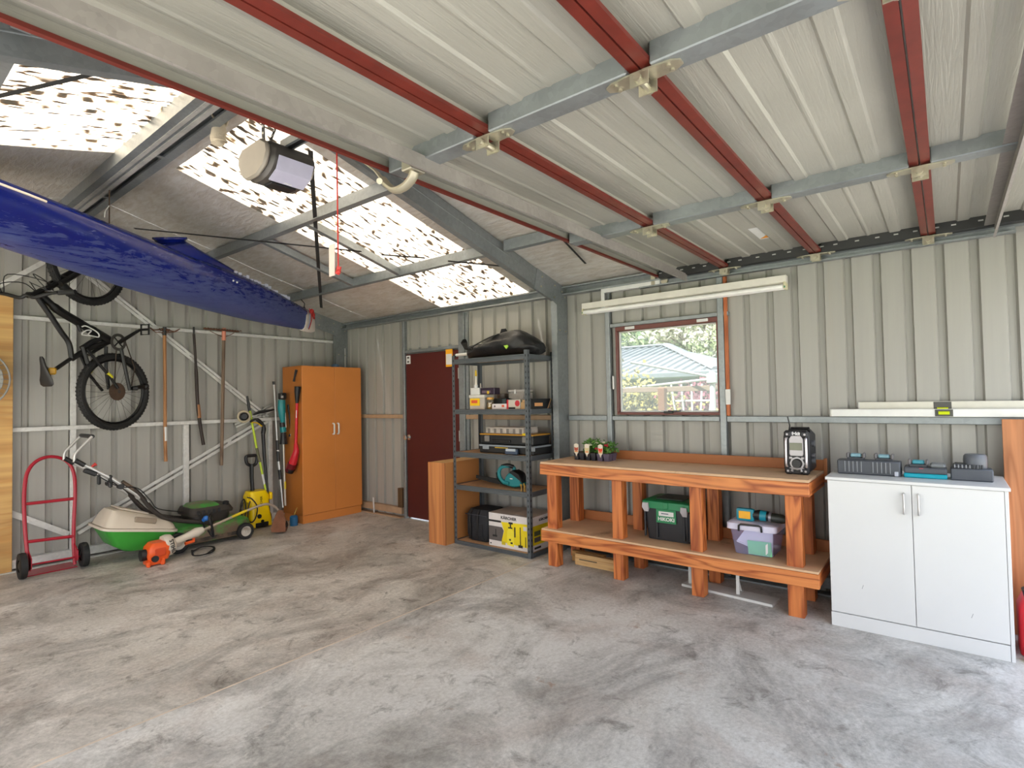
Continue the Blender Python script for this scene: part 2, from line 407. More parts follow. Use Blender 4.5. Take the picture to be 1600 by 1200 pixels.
# ---- gable wall
WB = struct('wall_back')
cladding(WB, lambda u, z, d: (u, YB+d, z), XL, 4.47, 2.136, lambda u: rz(u)-0.005)
for z0, z1 in ((1.210, 1.250), (2.215, 2.250)): obj('girt', B().box((XL, 6.452, z0), (4.30, 6.498, z1), 0.004), PALE, WB)
for x0, x1, z1 in ((1.468, 1.513, 2.95), (2.442, 2.496, 1.21), (3.39, 3.438, 1.21), (-0.45, -0.40, 2.6)):
    obj('post', B().box((x0, 6.456, 0), (x1, 6.499, z1), 0.004), PALE, WB)
obj('bottom_plate', B().box((XL, 6.43, 0.02), (4.3, 6.499, 0.095), 0.004).box((XL, 6.37, 0), (4.3, 6.43, 0.006)), PALE, WB)
def brace(a, c, w=0.03, gap=0.045, y=6.478):
    a, c = Vector((a[0], y, a[1])), Vector((c[0], y, c[1])); d = (c-a).normalized(); n = d.cross(Vector((0, 1, 0)))
    b = B()
    for s in ((-1, 1) if gap else (0,)):
        o = n*gap*0.55*s; h = n*w*0.5
        b.loft([[a+o-h+Vector((0, q, 0)) for q in (-0.006, 0.006)]+[a+o+h+Vector((0, q, 0)) for q in (0.006, -0.006)], [c+o-h+Vector((0, q, 0)) for q in (-0.006, 0.006)]+[c+o+h+Vector((0, q, 0)) for q in (0.006, -0.006)]])
    if gap:
        for t in (0.25, 0.5, 0.75):
            p = a.lerp(c, t); b.box(p-Vector((0.02, 0.004, 0.02)), p+Vector((0.02, 0.004, 0.02)))
    obj('diagonal_brace', b, PALE, WB)
brace((1.52, 0.25), (3.40, 1.24)); brace((1.60, 2.70), (3.38, 1.25), 0.026, 0.03); brace((0.30, 1.90), (1.46, 2.93), 0.04, 0); brace((0.9, 0.60), (1.46, 0.235), 0.05, 0)
brace((3.0, 1.17), (3.46, 1.36), 0.02, 0.03)
# ---- the two walls behind and beside the camera
WL = struct('wall_left'); cladding(WL, lambda u, z, d: (XL-d, u, z), YF, YB, 0.324, lambda u: 2.46, ((0.3, 5.7, 0.0, 2.25),))  # wide opening in this unseen wall, added to let daylight in
WF = struct('wall_front'); obj('header', B().prism([(XL, 2.5), (XL, 2.22), (4.47, 2.22), (4.47, 2.5), (RX, 3.24)], 'y', YF-0.03, YF), CLAD, WF)

# ---- roof: lined sheets, two clear sheets, ridge, purlins, portal frames
CE = struct('ceiling')
def foil():
    m, nt, bs = nodes('roof_blanket'); co = coord(nt)
    a = N(nt, 'ShaderNodeTexNoise', Scale=1.0, Detail=3.0, Roughness=0.6, Distortion=0.5); nt.links.new(coord(nt, (26, 7, 1)), a.inputs['Vector'])
    w = N(nt, 'ShaderNodeTexNoise', Scale=3.0, Detail=4.0); nt.links.new(co, w.inputs['Vector'])
    c = ramp(nt, w.outputs['Fac'], [(0.3, '#dcd5cc'), (0.7, '#ebe6df')])
    c = mix(nt, 0.6, c, ramp(nt, a.outputs['Fac'], [(0.35, (0.3,)), (0.65, (0.75,))]), 'OVERLAY')  # light and dark of the ripples painted into the blanket colour
    nt.links.new(c, bs.inputs['Base Color']); bs.inputs['Roughness'].default_value = 0.5; bs.inputs['Metallic'].default_value = 0.6
    bump(nt, bs, a.outputs['Fac'], 0.6, 0.02); return m
def skylight():
    m = bpy.data.materials.new('clear_roofing'); m.use_nodes = True; nt = m.node_tree; nt.nodes.clear()
    o = nt.nodes.new('ShaderNodeOutputMaterial'); t = nt.nodes.new('ShaderNodeBsdfTranslucent'); d = nt.nodes.new('ShaderNodeBsdfDiffuse')
    n = N(nt, 'ShaderNodeTexNoise', Scale=1.0, Detail=1.2, Roughness=0.45); nt.links.new(coord(nt, (11, 30, 11)), n.inputs['Vector'])
    g = N(nt, 'ShaderNodeTexNoise', Scale=1.6, Detail=3.0); nt.links.new(coord(nt, (1, 1.5, 1)), g.inputs['Vector'])
    ad = nt.nodes.new('ShaderNodeMath'); ad.operation = 'MULTIPLY_ADD'; ad.inputs[1].default_value = 0.22
    nt.links.new(g.outputs['Fac'], ad.inputs[0]); nt.links.new(n.outputs['Fac'], ad.inputs[2])
    c = ramp(nt, ad.outputs[0], [(0.0, '#f3eee6'), (0.67, '#ebe2d4'), (0.73, '#6d5a48'), (0.82, '#2e251d')])
    e = N(nt, 'ShaderNodeTexNoise', Scale=2.0, Detail=5.0); nt.links.new(coord(nt, (0.5, 5, 1)), e.inputs['Vector'])
    c = mix(nt, ramp(nt, e.outputs['Fac'], [(0.5, (0,)), (0.8, (0.45,))]), c, '#c9b48f')
    nt.links.new(c, t.inputs[0]); d.inputs[0].default_value = (*lin('#d8d2c6'), 1)
    x = nt.nodes.new('ShaderNodeMixShader'); x.inputs[0].default_value = 0.15
    nt.links.new(t.outputs[0], x.inputs[1]); nt.links.new(d.outputs[0], x.inputs[2]); nt.links.new(x.outputs[0], o.inputs[0]); return m
FOIL, SKY = foil(), skylight()
def slope_sheet(name, x0, x1, y0, y1, m, ribs=False, side=1):
    """a roof sheet from the ridge x0 to the eave x1; sags a little between the purlins"""
    nx = 24; ys = []
    if ribs:
        a = y0
        while a < y1-0.02:
            ys += [(a, 0), (a+0.012, 0.028), (a+0.044, 0.028), (a+0.056, 0)]; a += 0.17
        ys = [q for q in ys if q[0] < y1]+[(y1, 0)]
    else:
        k = max(2, int((y1-y0)/0.2)); ys = [(y0+(y1-y0)*i/k, 0) for i in range(k+1)]
    V = []; F = []; n = len(ys)
    for i in range(nx+1):
        x = x0+(x1-x0)*i/nx
        for j, (y, d) in enumerate(ys):
            sag = 0 if ribs else 0.010*(sin(pi*(x-RX)/1.0)**2)*(0.5+0.5*cos(7.0*y+x))
            V.append((x if side > 0 else 2*RX-x, y, rz(x)+d-sag))
    for i in range(nx):
        for j in range(n-1): F.append((i*n+j, i*n+j+1, (i+1)*n+j+1, (i+1)*n+j))
    b = B().faces(V, F)
    bmesh.ops.solidify(b.bm, geom=b.bm.faces[:], thickness=0.0015 if ribs else 0.004)
    obj(name, b, m, CE, smooth=30)
CUT = [YF-0.1, 0.45, 1.85, 3.25, 4.50, 5.80, YB+0.08]
for side in (1, -1):
    for a, c in zip(CUT, CUT[1:]):
        if a == 3.25: slope_sheet('clear_sheet', RX+(0.10 if side > 0 else 0.16), 4.56, a, c, SKY, True, side)
        else: slope_sheet('lined_sheet', RX-0.001, 4.56, a, c-0.004, FOIL, False, side)
    slope_sheet('lined_sheet', RX-0.001, RX+0.17, 3.25, 4.50, FOIL, False, side)
RB = [1.262, 1.408, 1.449, 1.508]
b = B(); csec(b, RB[0], RB[1]-0.035, 3.10, 3.215, YF, 6.45, 1); obj('ridge_beam', b, GALV, CE)
b = B(); csec(b, RB[1]-0.03, RB[1], 3.13, 3.225, YF, 6.45, -1, lip=0.006); obj('ridge_beam', b, GALVB, CE)
b = B(); csec(b, RB[2], RB[3], 3.12, 3.21, YF, 6.45, -1); obj('ridge_beam', b, GALV, CE)
obj('ridge_lip_highlight', B().box((RB[0]+0.05, YF, 3.094), (RB[0]+0.075, 6.45, 3.099)).box((RB[0]+0.095, YF, 3.092), (RB[0]+0.125, 6.45, 3.099)), GALVB, CE)  # lip strips in brighter steel, painting light stripes along the beam
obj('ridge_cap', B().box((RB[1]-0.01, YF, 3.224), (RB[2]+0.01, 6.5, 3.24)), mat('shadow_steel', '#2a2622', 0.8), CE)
for y in (1.2, 4.15, 5.3): obj('ridge_tie', B().box((RB[1]-0.05, y, 3.118), (RB[2]+0.05, y+0.03, 3.124)), GALV, CE); 
for sgn in (1, -1):
    for x in (2.485, 3.49):
        for y0, y1 in ((YF, 2.80), (2.86, 6.40)):
            z = rz(x)-0.008; b = B()
            if sgn > 0: csec(b, x-0.03, x+0.03, z-0.085, z, y0, y1, 1)
            else: csec(b, 2*RX-x-0.03, 2*RX-x+0.03, z-0.085, z, y0, y1, -1)
            obj('purlin', b, GALV, CE)
def rafter(y, side=1):
    """portal rafter: a C channel up the slope, web towards the door"""
    def mx(x): return x if side > 0 else 2*RX-x
    pr = [(0.0, -0.17), (0.062, -0.17), (0.062, -0.155), (0.058, -0.155), (0.058, -0.166), (0.004, -0.166), (0.004, -0.005), (0.058, -0.005), (0.058, -0.02), (0.062, -0.02), (0.062, -0.001), (0.0, -0.001), (0.0, -0.062), (-0.003, -0.066), (-0.003, -0.072), (0.0, -0.076)]
    rings = [[(mx(x), y+dy, rz(x)-0.01+dz) for dy, dz in pr] for x in (RX+0.002, 4.40)]
    obj('rafter', B().loft(rings), GALV, CE)
for y in (2.845, 6.385): rafter(y, 1); rafter(y, -1)
obj('apex_plate', B().prism([(1.1, 2.93), (1.1, 3.12), (RX, 3.235), (1.86, 3.12), (1.86, 2.93), (RX, 3.06)], 'y', 2.836, 2.843), GALV, CE)
for y in (4.833, 4.092):
    b = B()
    rings = [[(x, y+dy, rz(x)+dz) for dy, dz in ((0, -0.095), (0.05, -0.095), (0.05, -0.085), (0.004, -0.09), (0.004, -0.03), (0.0, -0.03))] for x in (2.50, 3.46)]
    obj('noggin', b.loft(rings), GALV, CE)
def strap(a, c, w=0.025, m=DARK, holes=False, name='brace_strap'):
    a, c = Vector(a), Vector(c); d = (c-a).normalized(); n = d.cross(Vector((RS, 0, 1))).normalized(); u = d.cross(n)
    b = B(); b.loft([[p+n*w/2*s+u*0.001*q for s, q in ((-1, -1), (1, -1), (1, 1), (-1, 1))] for p in (a, c)])
    o = obj(name, b, m, CE)
    if holes:
        h = B(); L = (c-a).length; k = int(L/0.06)
        for i in range(k):
            p = a+d*(0.03+i*0.06); h.box(p-Vector((0.008, 0.008, 0.002)), p+Vector((0.008, 0.008, 0.002)))
        obj('strap_hole', h, mat('hole_light', '#e7e0d4', 0.6), CE)['kind'] = 'stuff'
    return o
strap((1.801, 5.863, 3.069), (2.986, 4.045, 2.758)); strap((3.101, 3.913, 2.728), (3.299, 3.563, 2.676)); strap((3.424, 3.403, 2.644), (3.682, 2.991, 2.576))
strap((1.944, 3.156, 3.041), (3.759, 5.896, 2.566), 0.032)
strap((0.517, 3.471, 2.901), (0.819, 3.001, 2.980), 0.022); strap((3.620, 2.326, 2.662), (4.026, 2.367, 2.556), 0.018)
strap((0.517, 3.471, 2.901), (2*Vector((0.517, 3.471, 2.901))-Vector((0.819, 3.001, 2.980))), 0.022)

# ---- window
MAROON = mat('maroon_frame', '#6b3a33', 0.45); GLASS = clear('window_glass', (0.60, 0.62, 0.62), 0.05)  # grey tint in the pane tones down the bright outdoor light
_nt = GLASS.node_tree; _o = [n for n in _nt.nodes if n.type == 'OUTPUT_MATERIAL'][0]; _src = _o.inputs[0].links[0].from_socket
_t = _nt.nodes.new('ShaderNodeBsdfTranslucent'); _t.inputs[0].default_value = (0.9, 0.9, 0.9, 1); _m = _nt.nodes.new('ShaderNodeMixShader'); _m.inputs[0].default_value = 0.09  # translucent white puts a bright haze into the pane
_nt.links.new(_src, _m.inputs[1]); _nt.links.new(_t.outputs[0], _m.inputs[2]); _nt.links.new(_m.outputs[0], _o.inputs[0])
W1 = struct('window_1', (4.45, 1.86, 1.262))
y0, y1, z0, z1 = WIN
obj('window_frame', B().box((4.425, y0, z0), (4.50, y1, z0+0.022), 0.003).box((4.425, y0, z1-0.038), (4.50, y1, z1), 0.003).box((4.425, y0, z0+0.022), (4.50, y0+0.014, z1-0.038), 0.003).box((4.425, y1-0.016, z0+0.022), (4.50, y1, z1-0.038), 0.003), MAROON, W1)
obj('sash', B().box((4.46, y0+0.016, z0+0.023), (4.485, y1-0.018, z0+0.036), 0.002).box((4.46, y0+0.016, z1-0.05), (4.485, y1-0.018, z1-0.04), 0.002).box((4.46, y0+0.016, z0+0.036), (4.485, y0+0.026, z1-0.05), 0.002).box((4.46, y1-0.032, z0+0.036), (4.485, y1-0.018, z1-0.05), 0.002), WHITE, W1)
obj('pane', B().box((4.471, y0+0.022, z0+0.03), (4.474, y1-0.024, z1-0.045)), GLASS, W1, smooth=0)
for yy in (1.53, 2.17): obj('hinge', B().box((4.415, yy-0.045, z1-0.03), (4.426, yy+0.045, z1-0.006), 0.002), WHITE, W1)
obj('latch', B().box((4.40, 1.79, z0+0.014), (4.425, 1.87, z0+0.032), 0.003).box((4.395, 1.72, z0+0.028), (4.41, 1.83, z0+0.038), 0.003), BLACK, W1)
obj('side_catch', B().box((4.405, 2.33, 1.49), (4.42, 2.345, 1.61), 0.004), WHITE, W1)
obj('trim_strip', B().box((4.42, 1.336, 1.257), (4.45, 1.360, 2.385), 0.002), wood('orange_strip', '#b4663a', '#9c5229', 'Z'), WR)
obj('label_tag', B().box((4.41, 1.325, 1.345), (4.419, 1.362, 1.465), 0.001), WHITE, WR)

# ---- side door
D1 = struct('door_1', (4.45, 4.7, 0))
DR = mat('maroon_door', '#4e1510', 0.5, var=0.05)
leaf = obj('door_leaf', B().box((4.44, 4.268, 0.02), (4.475, 5.160, 1.985), 0.003), DR, D1)
obj('door_stop', B().box((4.476, 4.20, 1.95), (4.488, 5.22, 2.06)).box((4.476, 4.20, 0.0), (4.488, 4.275, 1.95)).box((4.476, 5.15, 0.0), (4.488, 5.22, 1.95)), GALV, D1)
kp = Vector((4.440, 5.135, 0.982)); obj('knob', B().lathe([(0.0, 0.0), (0.032, 0.0), (0.032, 0.006), (0.012, 0.008), (0.012, 0.035), (0.028, 0.042), (0.028, 0.065), (0.0, 0.072)], (4.44, kp.y-0.02, kp.z), (-1, 0, 0)), CHROME, D1)
for zz in (1.72, 1.02, 0.3): obj('hinge', B().box((4.425, 4.245, zz-0.06), (4.44, 4.275, zz+0.06), 0.003), GALVB, D1)
sg = obj('notice_sticker', B().box((4.436, 5.075, 1.87), (4.4395, 5.15, 1.97)), WHITE, D1, smooth=0)
obj('symbol', B().box((4.4345, 5.095, 1.935), (4.436, 5.13, 1.955)).box((4.4345, 5.095, 1.885), (4.436, 5.13, 1.905)), mat('print_grey', '#4a4744', 0.6), sg, smooth=0)
sg = obj('warning_sign', B().box((4.432, 4.36, 1.80), (4.4395, 4.47, 2.0), 0.004), mat('sign_yellow', '#f0a81c', 0.5), D1)
obj('white_field', B().box((4.430, 4.37, 1.825), (4.432, 4.46, 1.945)), WHITE, sg, smooth=0)

# ---- the sectional door, up under the roof
D2 = struct('door_2', (1.48, 0.6, 2.42))
def panelmat():
    m, nt, bs = nodes('door_panel_paint'); bs.inputs['Roughness'].default_value = 0.38
    n = N(nt, 'ShaderNodeTexNoise', Scale=1.0, Detail=3.0, Roughness=0.6, Distortion=1.2); nt.links.new(coord(nt, (3.5, 70, 70)), n.inputs['Vector'])
    w = N(nt, 'ShaderNodeTexNoise', Scale=1.5, Detail=4.0); nt.links.new(coord(nt), w.inputs['Vector'])
    nt.links.new(ramp(nt, w.outputs['Fac'], [(0.3, '#96948b'), (0.7, '#a3a198')]), bs.inputs['Base Color'])
    bump(nt, bs, n.outputs['Fac'], 0.5, 0.006); return m
PANEL = panelmat(); REDD = mat('red_primer', '#66231a', 0.45, var=0.18, scale=12)
JY = [1.862, 1.318, 0.692, 0.062, -0.57]; X0, X1 = -1.38, 4.345; ZS, ZB = 2.462, 2.405
SX = [4.335, 2.975, 1.545, 0.12, -1.35]
for q in range(4):
    ya, yb = JY[q+1], JY[q]; w = yb-ya
    pf = [(ya+0.002, ZB+0.012), (ya+0.002, ZS)]
    for f, wd_, dp in ((0.27, 0.05, 0.009), (0.50, 0.008, 0.004), (0.73, 0.05, 0.009)):
        c = ya+w*f; pf += [(c-wd_/2-0.01, ZS), (c-wd_/2, ZS-dp), (c+wd_/2, ZS-dp), (c+wd_/2+0.01, ZS)]
    pf += [(yb-0.002, ZS), (yb-0.002, ZB+0.012)]
    pf += [(yb, ZB+0.012), (yb, ZS+0.012), (ya, ZS+0.012), (ya, ZB+0.012)]
    P = obj('door_panel', B().prism(pf, 'x', X0, X1), PANEL, D2, smooth=20)
    for y, s in ((ya, 1), (yb, -1)):
        if q == 0 and s < 0: h = 0.016
        else: h = 0.034
        rail = B().prism([(y+s*0.003, ZB), (y+s*(h+0.003), ZB+0.002), (y+s*(h+0.003), ZB+0.016), (y+s*0.008, ZB+0.022), (y+s*0.003, ZB+0.022)], 'x', X0, X1)
        obj('edge_rail', rail, REDD, P)
    for i, sx in enumerate(SX):
        hw = 0.043 if i not in (0, 4) else 0.03
        st = obj('stile', B().box((sx-hw, ya+0.037, ZB-0.010), (sx+hw, yb-(0.037 if q else 0.02), ZS+0.004), 0.004), DARK if i == 0 else GALV, P)
        if i == 0:
            for f in (0.1, 0.26, 0.42, 0.6, 0.8, 0.93): obj('slot_hole', B().box((sx-hw-0.0015, ya+w*f-0.012, ZS-0.03), (sx-hw+0.002, ya+w*f+0.012, ZS-0.022)), GALVB, st, smooth=0)
for j in (1, 2, 3):
    for i, sx in enumerate(SX[:4]):
        y = JY[j]; s = 0.8 if i == 0 else 1.0
        b = B()
        for sg_ in (1, -1):
            b.prism([(sx-0.035*s, y+sg_*0.012), (sx+0.035*s, y+sg_*0.012), (sx+0.028*s, y+sg_*0.095), (sx+0.012*s, y+sg_*0.12), (sx-0.012*s, y+sg_*0.12), (sx-0.028*s, y+sg_*0.095)], 'z', ZB-0.016, ZB-0.0105)
        b.box((sx-0.033*s, y-0.03, ZB-0.055), (sx-0.029*s, y+0.03, ZB-0.010)).box((sx+0.029*s, y-0.03, ZB-0.055), (sx+0.033*s, y+0.03, ZB-0.010))
        b.cyl((sx-0.05*s, y, ZB-0.036), (sx+0.05*s, y, ZB-0.036), 0.013, n=10)
        h = obj('hinge', b, ZINC, D2)
        for sg_ in (1, -1):
            for dx in (-0.014, 0.014): obj('bolt', B().cyl((sx+dx, y+sg_*0.085, ZB-0.016), (sx+dx, y+sg_*0.085, ZB-0.023), 0.007, n=6), ZINC, h)
        if i == 0: obj('roller', B().cyl((sx+0.03, y, ZB-0.026), (4.40, y, ZB-0.026), 0.006, n=8).cyl((4.385, y, ZB-0.026), (4.40, y, ZB-0.026), 0.021, n=14), WHITE, h)
def strut(y, zb, x1, xa=-1.35, h=0.05, w=0.05):
    pr = [(y, zb+h), (y, zb), (y+0.012, zb), (y+0.012, zb+0.006), (y+0.003, zb+0.006), (y+0.003, zb+h-0.003), (y+w, zb+h-0.003), (y+w, zb+h)]
    return obj('stiffener', B().prism(pr, 'x', xa, x1), galv('strut_steel', '#a09a96', 0.5, 0.4), D2)
strut(1.612, 2.345, 4.33, h=0.058); strut(-0.255, 2.325, 4.32, h=0.078)
TRK = B().prism([(4.372, 2.352), (4.418, 2.352), (4.418, 2.356), (4.376, 2.356), (4.376, 2.364), (4.372, 2.364)], 'y', -0.35, 2.05).box((4.412, -0.35, 2.352), (4.418, 2.05, 2.41)).box((4.372, -0.35, 2.404), (4.418, 2.05, 2.408))
obj('track', TRK, GALV, D2)
obj('track_hanger', B().box((4.372, 1.86, 2.36), (4.418, 2.42, 2.40), 0.002).box((4.37, 2.385, 2.20), (4.376, 2.42, 2.36), 0.002), WHITE, D2)
obj('track_hanger', B().box((4.372, 1.90, 2.36), (4.40, 1.94, 2.47), 0.002).cyl((4.39, 1.83, 2.39), (4.42, 1.83, 2.39), 0.03, n=16), ZINC, D2)
stk = obj('warning_sticker', B().box((3.62, 0.86, ZS-0.0012), (3.92, 0.95, ZS-0.0004)), WHITE, D2, smooth=0)
obj('hazard_mark', B().prism([(3.80, 0.865), (3.90, 0.865), (3.90, 0.945)], 'z', ZS-0.0022, ZS-0.0013), mat('hazard_orange', '#e8930c', 0.5), stk, smooth=0)


# ================================================================== left side: gable wall things
PLY = wood('plywood', '#c99f62', '#b98a4e', 'X', 0.6, 0.35)
pl = tag(obj('plywood_sheet', B().box((0.1, 6.405, 0.0), (1.052, 6.423, 2.42), 0.002), PLY), 'tall plywood sheet leaning on the gable wall at the far left edge', 'plywood')
# the round grey guard against the plywood
fn = thing('pedestal_fan', 'round grey ribbed fan guard before the plywood, cut by the left edge', 'fan', (0.80, 6.25, 0))
fc = Vector((0.740, 6.220, 1.666)); g = B()
for k in range(7): g.tube(arc(fc, 0.03+0.038*k, 0, 2*pi, 24)[:-1], 0.0025, 5, True)
for k in range(36):
    a = 2*pi*k/36; g.tube([fc+Vector((0.03*cos(a), -0.02, 0.03*sin(a))), fc+Vector((0.18*cos(a), -0.035, 0.18*sin(a))), fc+Vector((0.26*cos(a), 0, 0.26*sin(a)))], 0.002, 4)
obj('guard', g, mat('fan_grey', '#8c8a86', 0.5), fn)
obj('guard_rim', B().tube(arc(fc, 0.262, 0, 2*pi, 32)[:-1], 0.007, 6, True), mat('fan_grey', '#b7b5ae'), fn)
obj('blade', B().lathe([(0.0, -0.02), (0.05, -0.02), (0.22, 0.0), (0.22, 0.004), (0.0, 0.01)], fc, (0, -1, 0), 24), mat('fan_blade', '#9b9a94', 0.4), fn)
obj('motor', B().lathe([(0.0, 0.02), (0.07, 0.02), (0.08, 0.06), (0.06, 0.12), (0.0, 0.13)], fc, (0, 1, 0)), BLACK, fn)
obj('pole', B().cyl((fc.x, fc.y+0.07, 0.03), (fc.x, fc.y+0.07, fc.z), 0.014), BLACK, fn)
obj('base', B().lathe([(0.0, 0.0), (0.19, 0.0), (0.19, 0.012), (0.04, 0.03), (0.0, 0.035)], (fc.x, fc.y+0.03, 0)), BLACK, fn)

# ---- kayak hung from the ridge and a purlin
BLUE = None
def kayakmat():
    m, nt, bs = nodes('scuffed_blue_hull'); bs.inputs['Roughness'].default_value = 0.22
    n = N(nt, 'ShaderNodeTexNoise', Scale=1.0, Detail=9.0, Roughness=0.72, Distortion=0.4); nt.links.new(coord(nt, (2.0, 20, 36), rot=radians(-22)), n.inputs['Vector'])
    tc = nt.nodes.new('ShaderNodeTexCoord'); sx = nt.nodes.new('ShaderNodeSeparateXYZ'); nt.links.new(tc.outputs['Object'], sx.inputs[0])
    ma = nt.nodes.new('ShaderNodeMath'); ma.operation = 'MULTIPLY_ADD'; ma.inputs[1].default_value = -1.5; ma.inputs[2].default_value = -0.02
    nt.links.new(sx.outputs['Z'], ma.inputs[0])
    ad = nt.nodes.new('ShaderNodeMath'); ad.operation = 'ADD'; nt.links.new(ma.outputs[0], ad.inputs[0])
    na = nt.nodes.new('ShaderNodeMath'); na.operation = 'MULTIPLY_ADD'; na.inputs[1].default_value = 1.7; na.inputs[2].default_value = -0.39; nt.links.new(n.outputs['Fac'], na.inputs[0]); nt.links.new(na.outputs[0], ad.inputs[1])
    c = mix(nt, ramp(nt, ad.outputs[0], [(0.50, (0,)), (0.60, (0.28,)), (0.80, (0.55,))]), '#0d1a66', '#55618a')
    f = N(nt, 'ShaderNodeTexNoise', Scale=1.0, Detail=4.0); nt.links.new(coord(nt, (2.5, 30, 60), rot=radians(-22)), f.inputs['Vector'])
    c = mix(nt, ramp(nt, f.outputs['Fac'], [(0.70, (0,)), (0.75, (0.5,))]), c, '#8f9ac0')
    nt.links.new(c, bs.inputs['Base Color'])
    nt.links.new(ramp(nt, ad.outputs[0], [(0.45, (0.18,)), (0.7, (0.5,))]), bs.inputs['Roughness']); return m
BLUE = kayakmat(); BLUE2 = mat('kayak_blue', '#0e1d70', 0.22)
KT = Vector((3.62, 5.93, 0)); KD = Vector((-sin(radians(68)), -cos(radians(68)), 0)); KN = Vector((KD.y*-1, KD.x, 0))
KN = Vector((-KD.y, KD.x, 0))
def kp_(s, w, z): return KT+KD*s+KN*w+Vector((0, 0, z))
def kprof(s):
    tab = [(0.0, 2.515, 2.275, 0.03), (0.2, 2.545, 2.275, 0.085), (0.5, 2.60, 2.275, 0.135), (0.9, 2.665, 2.275, 0.19), (1.4, 2.715, 2.30, 0.235), (1.95, 2.745, 2.335, 0.27), (2.5, 2.785, 2.40, 0.285), (3.1, 2.85, 2.48, 0.285), (3.7, 2.90, 2.56, 0.25), (4.3, 2.93, 2.65, 0.19), (4.9, 2.96, 2.75, 0.10), (5.2, 2.97, 2.82, 0.03)]
    for a, c in zip(tab, tab[1:]):
        if a[0] <= s <= c[0]:
            t = (s-a[0])/(c[0]-a[0]); return [a[i]+t*(c[i]-a[i]) for i in (1, 2, 3)]
    return tab[-1][1:]
ky = thing('kayak', 'long scuffed blue kayak with white tip hanging under the roof', 'kayak', kp_(2.6, 0, 2.6))
rings = []
for i in range(52):
    s = 0.12+0.1*i; zt, zb, w = kprof(s); zt = sum(kprof(max(0, min(5.2, s+q)))[0] for q in (-0.2, 0, 0.2))/3; zb = sum(kprof(max(0, min(5.2, s+q)))[1] for q in (-0.2, 0, 0.2))/3; w = sum(kprof(max(0, min(5.2, s+q)))[2] for q in (-0.15, 0, 0.15))/3
    zs = zt-0.10*(zt-zb)/0.4; r = []
    for a, h in ((0, 1.0), (0.4, 0.93), (0.78, 0.72), (0.97, 0.42), (1.0, 0.30)): r.append((a, zs+(zt-zs)*(h-0.3)/0.7))
    hull = [(1.0, 0.97), (0.99, 0.80), (0.93, 0.55), (0.80, 0.30), (0.55, 0.10), (0.25, 0.02), (0, 0.0)]
    R = r+[(a, zb+(zs-zb)*h) for a, h in hull]
    full = R+[(-a, z) for a, z in R[-2:0:-1]]
    rings.append([kp_(s, a*w, z) for a, z in full])
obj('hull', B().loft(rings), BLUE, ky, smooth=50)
sl_ = B()
for sg_ in (1, -1):
    pts = [kp_(0.1*i+0.05, sg_*(kprof(0.1*i+0.05)[2]*1.0+0.002), kprof(0.1*i+0.05)[0]-0.10*(kprof(0.1*i+0.05)[0]-kprof(0.1*i+0.05)[1])/0.4) for i in range(30, 51)]
    sl_.tube(pts, 0.008, 6)
obj('seam_trim', sl_, mat('seam_white', '#d9cfc0', 0.4), ky)
fr = []
for i in range(15):
    t = i/14; s = 1.05+t*0.80; z0 = kprof(s)[0]-0.05; h = 0.05+0.118*t**1.15; w = 0.12+0.11*t
    fr.append([kp_(s, w*cos(a), z0+h*(abs(sin(a))**0.75 if sin(a) > 0 else -0.3)) for a in [2*pi*j/20 for j in range(20)]])
for s, h, w in ((1.95, 0.12, 0.22), (2.05, 0.05, 0.20)): fr.append([kp_(s, w*cos(a), kprof(s)[0]-0.05+h*(abs(sin(a))**0.75 if sin(a) > 0 else -0.3)) for a in [2*pi*j/20 for j in range(20)]])
obj('deck_fairing', B().loft(fr), BLUE2, ky, smooth=60)
hc = kp_(1.885, 0.0, 2.848)
obj('hatch_rim', B().lathe([(0.10, -0.06), (0.118, 0.0), (0.132, 0.012), (0.13, 0.026), (0.112, 0.026), (0.105, 0.0), (0.09, -0.05)], hc, Vector((0, 0, 1))+KD*0.30+KN*0.12, 22), BLUE2, ky)
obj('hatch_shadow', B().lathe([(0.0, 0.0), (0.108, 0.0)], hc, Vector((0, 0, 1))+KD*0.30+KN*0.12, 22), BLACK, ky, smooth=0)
obj('tip_cap', B().loft([[kp_(s, w*cos(a), zc+hh*sin(a)) for a in [2*pi*j/14 for j in range(14)]] for s, w, zc, hh in ((0.15, 0.074, 2.40, 0.135), (0.10, 0.068, 2.395, 0.138), (0.04, 0.052, 2.385, 0.130), (-0.03, 0.032, 2.375, 0.118), (-0.08, 0.015, 2.36, 0.088), (-0.10, 0.006, 2.35, 0.07))]), mat('tip_white', '#d8cfc8', 0.45), ky)
obj('rivet', B().ball(kp_(1.43, 0.238, 2.57), 0.009, 8, 6), WHITE, ky); obj('rivet', B().ball(kp_(1.38, 0.234, 2.565), 0.009, 8, 6), WHITE, ky)
sc = B(); random.seed(3)
for i in range(16):
    s = 1.32-i*0.055; zt, zb, w = kprof(s); p = kp_(s, w*0.72, zt-0.035)
    sc.box(p-Vector((0.016, 0.006, 0.002)), p+Vector((0.012+random.random()*0.01, 0.006, 0.004+0.03*random.random())))
o = obj('worn_lettering', sc, mat('lettering_white', '#b9bdd0', 0.5), ky); o['kind'] = 'stuff'
obj('deck_line', B().tube([kp_(2.0+0.1*i, 0.04, kprof(2.0+0.1*i)[0]+0.012) for i in range(12)], 0.004, 5), BLACK, ky)
rp = thing('kayak_rope', 'red and blue cord looped around the white tip of the kayak', 'rope', kp_(0.03, 0, 2.5))
obj('cord', B().tube(spline([kp_(0.08, 0.06, 2.53), kp_(0.06, 0.075, 2.45), kp_(0.07, 0.078, 2.38), kp_(0.10, 0.065, 2.28)]), 0.006, 6), mat('cord_red', '#a3201c', 0.7), rp)
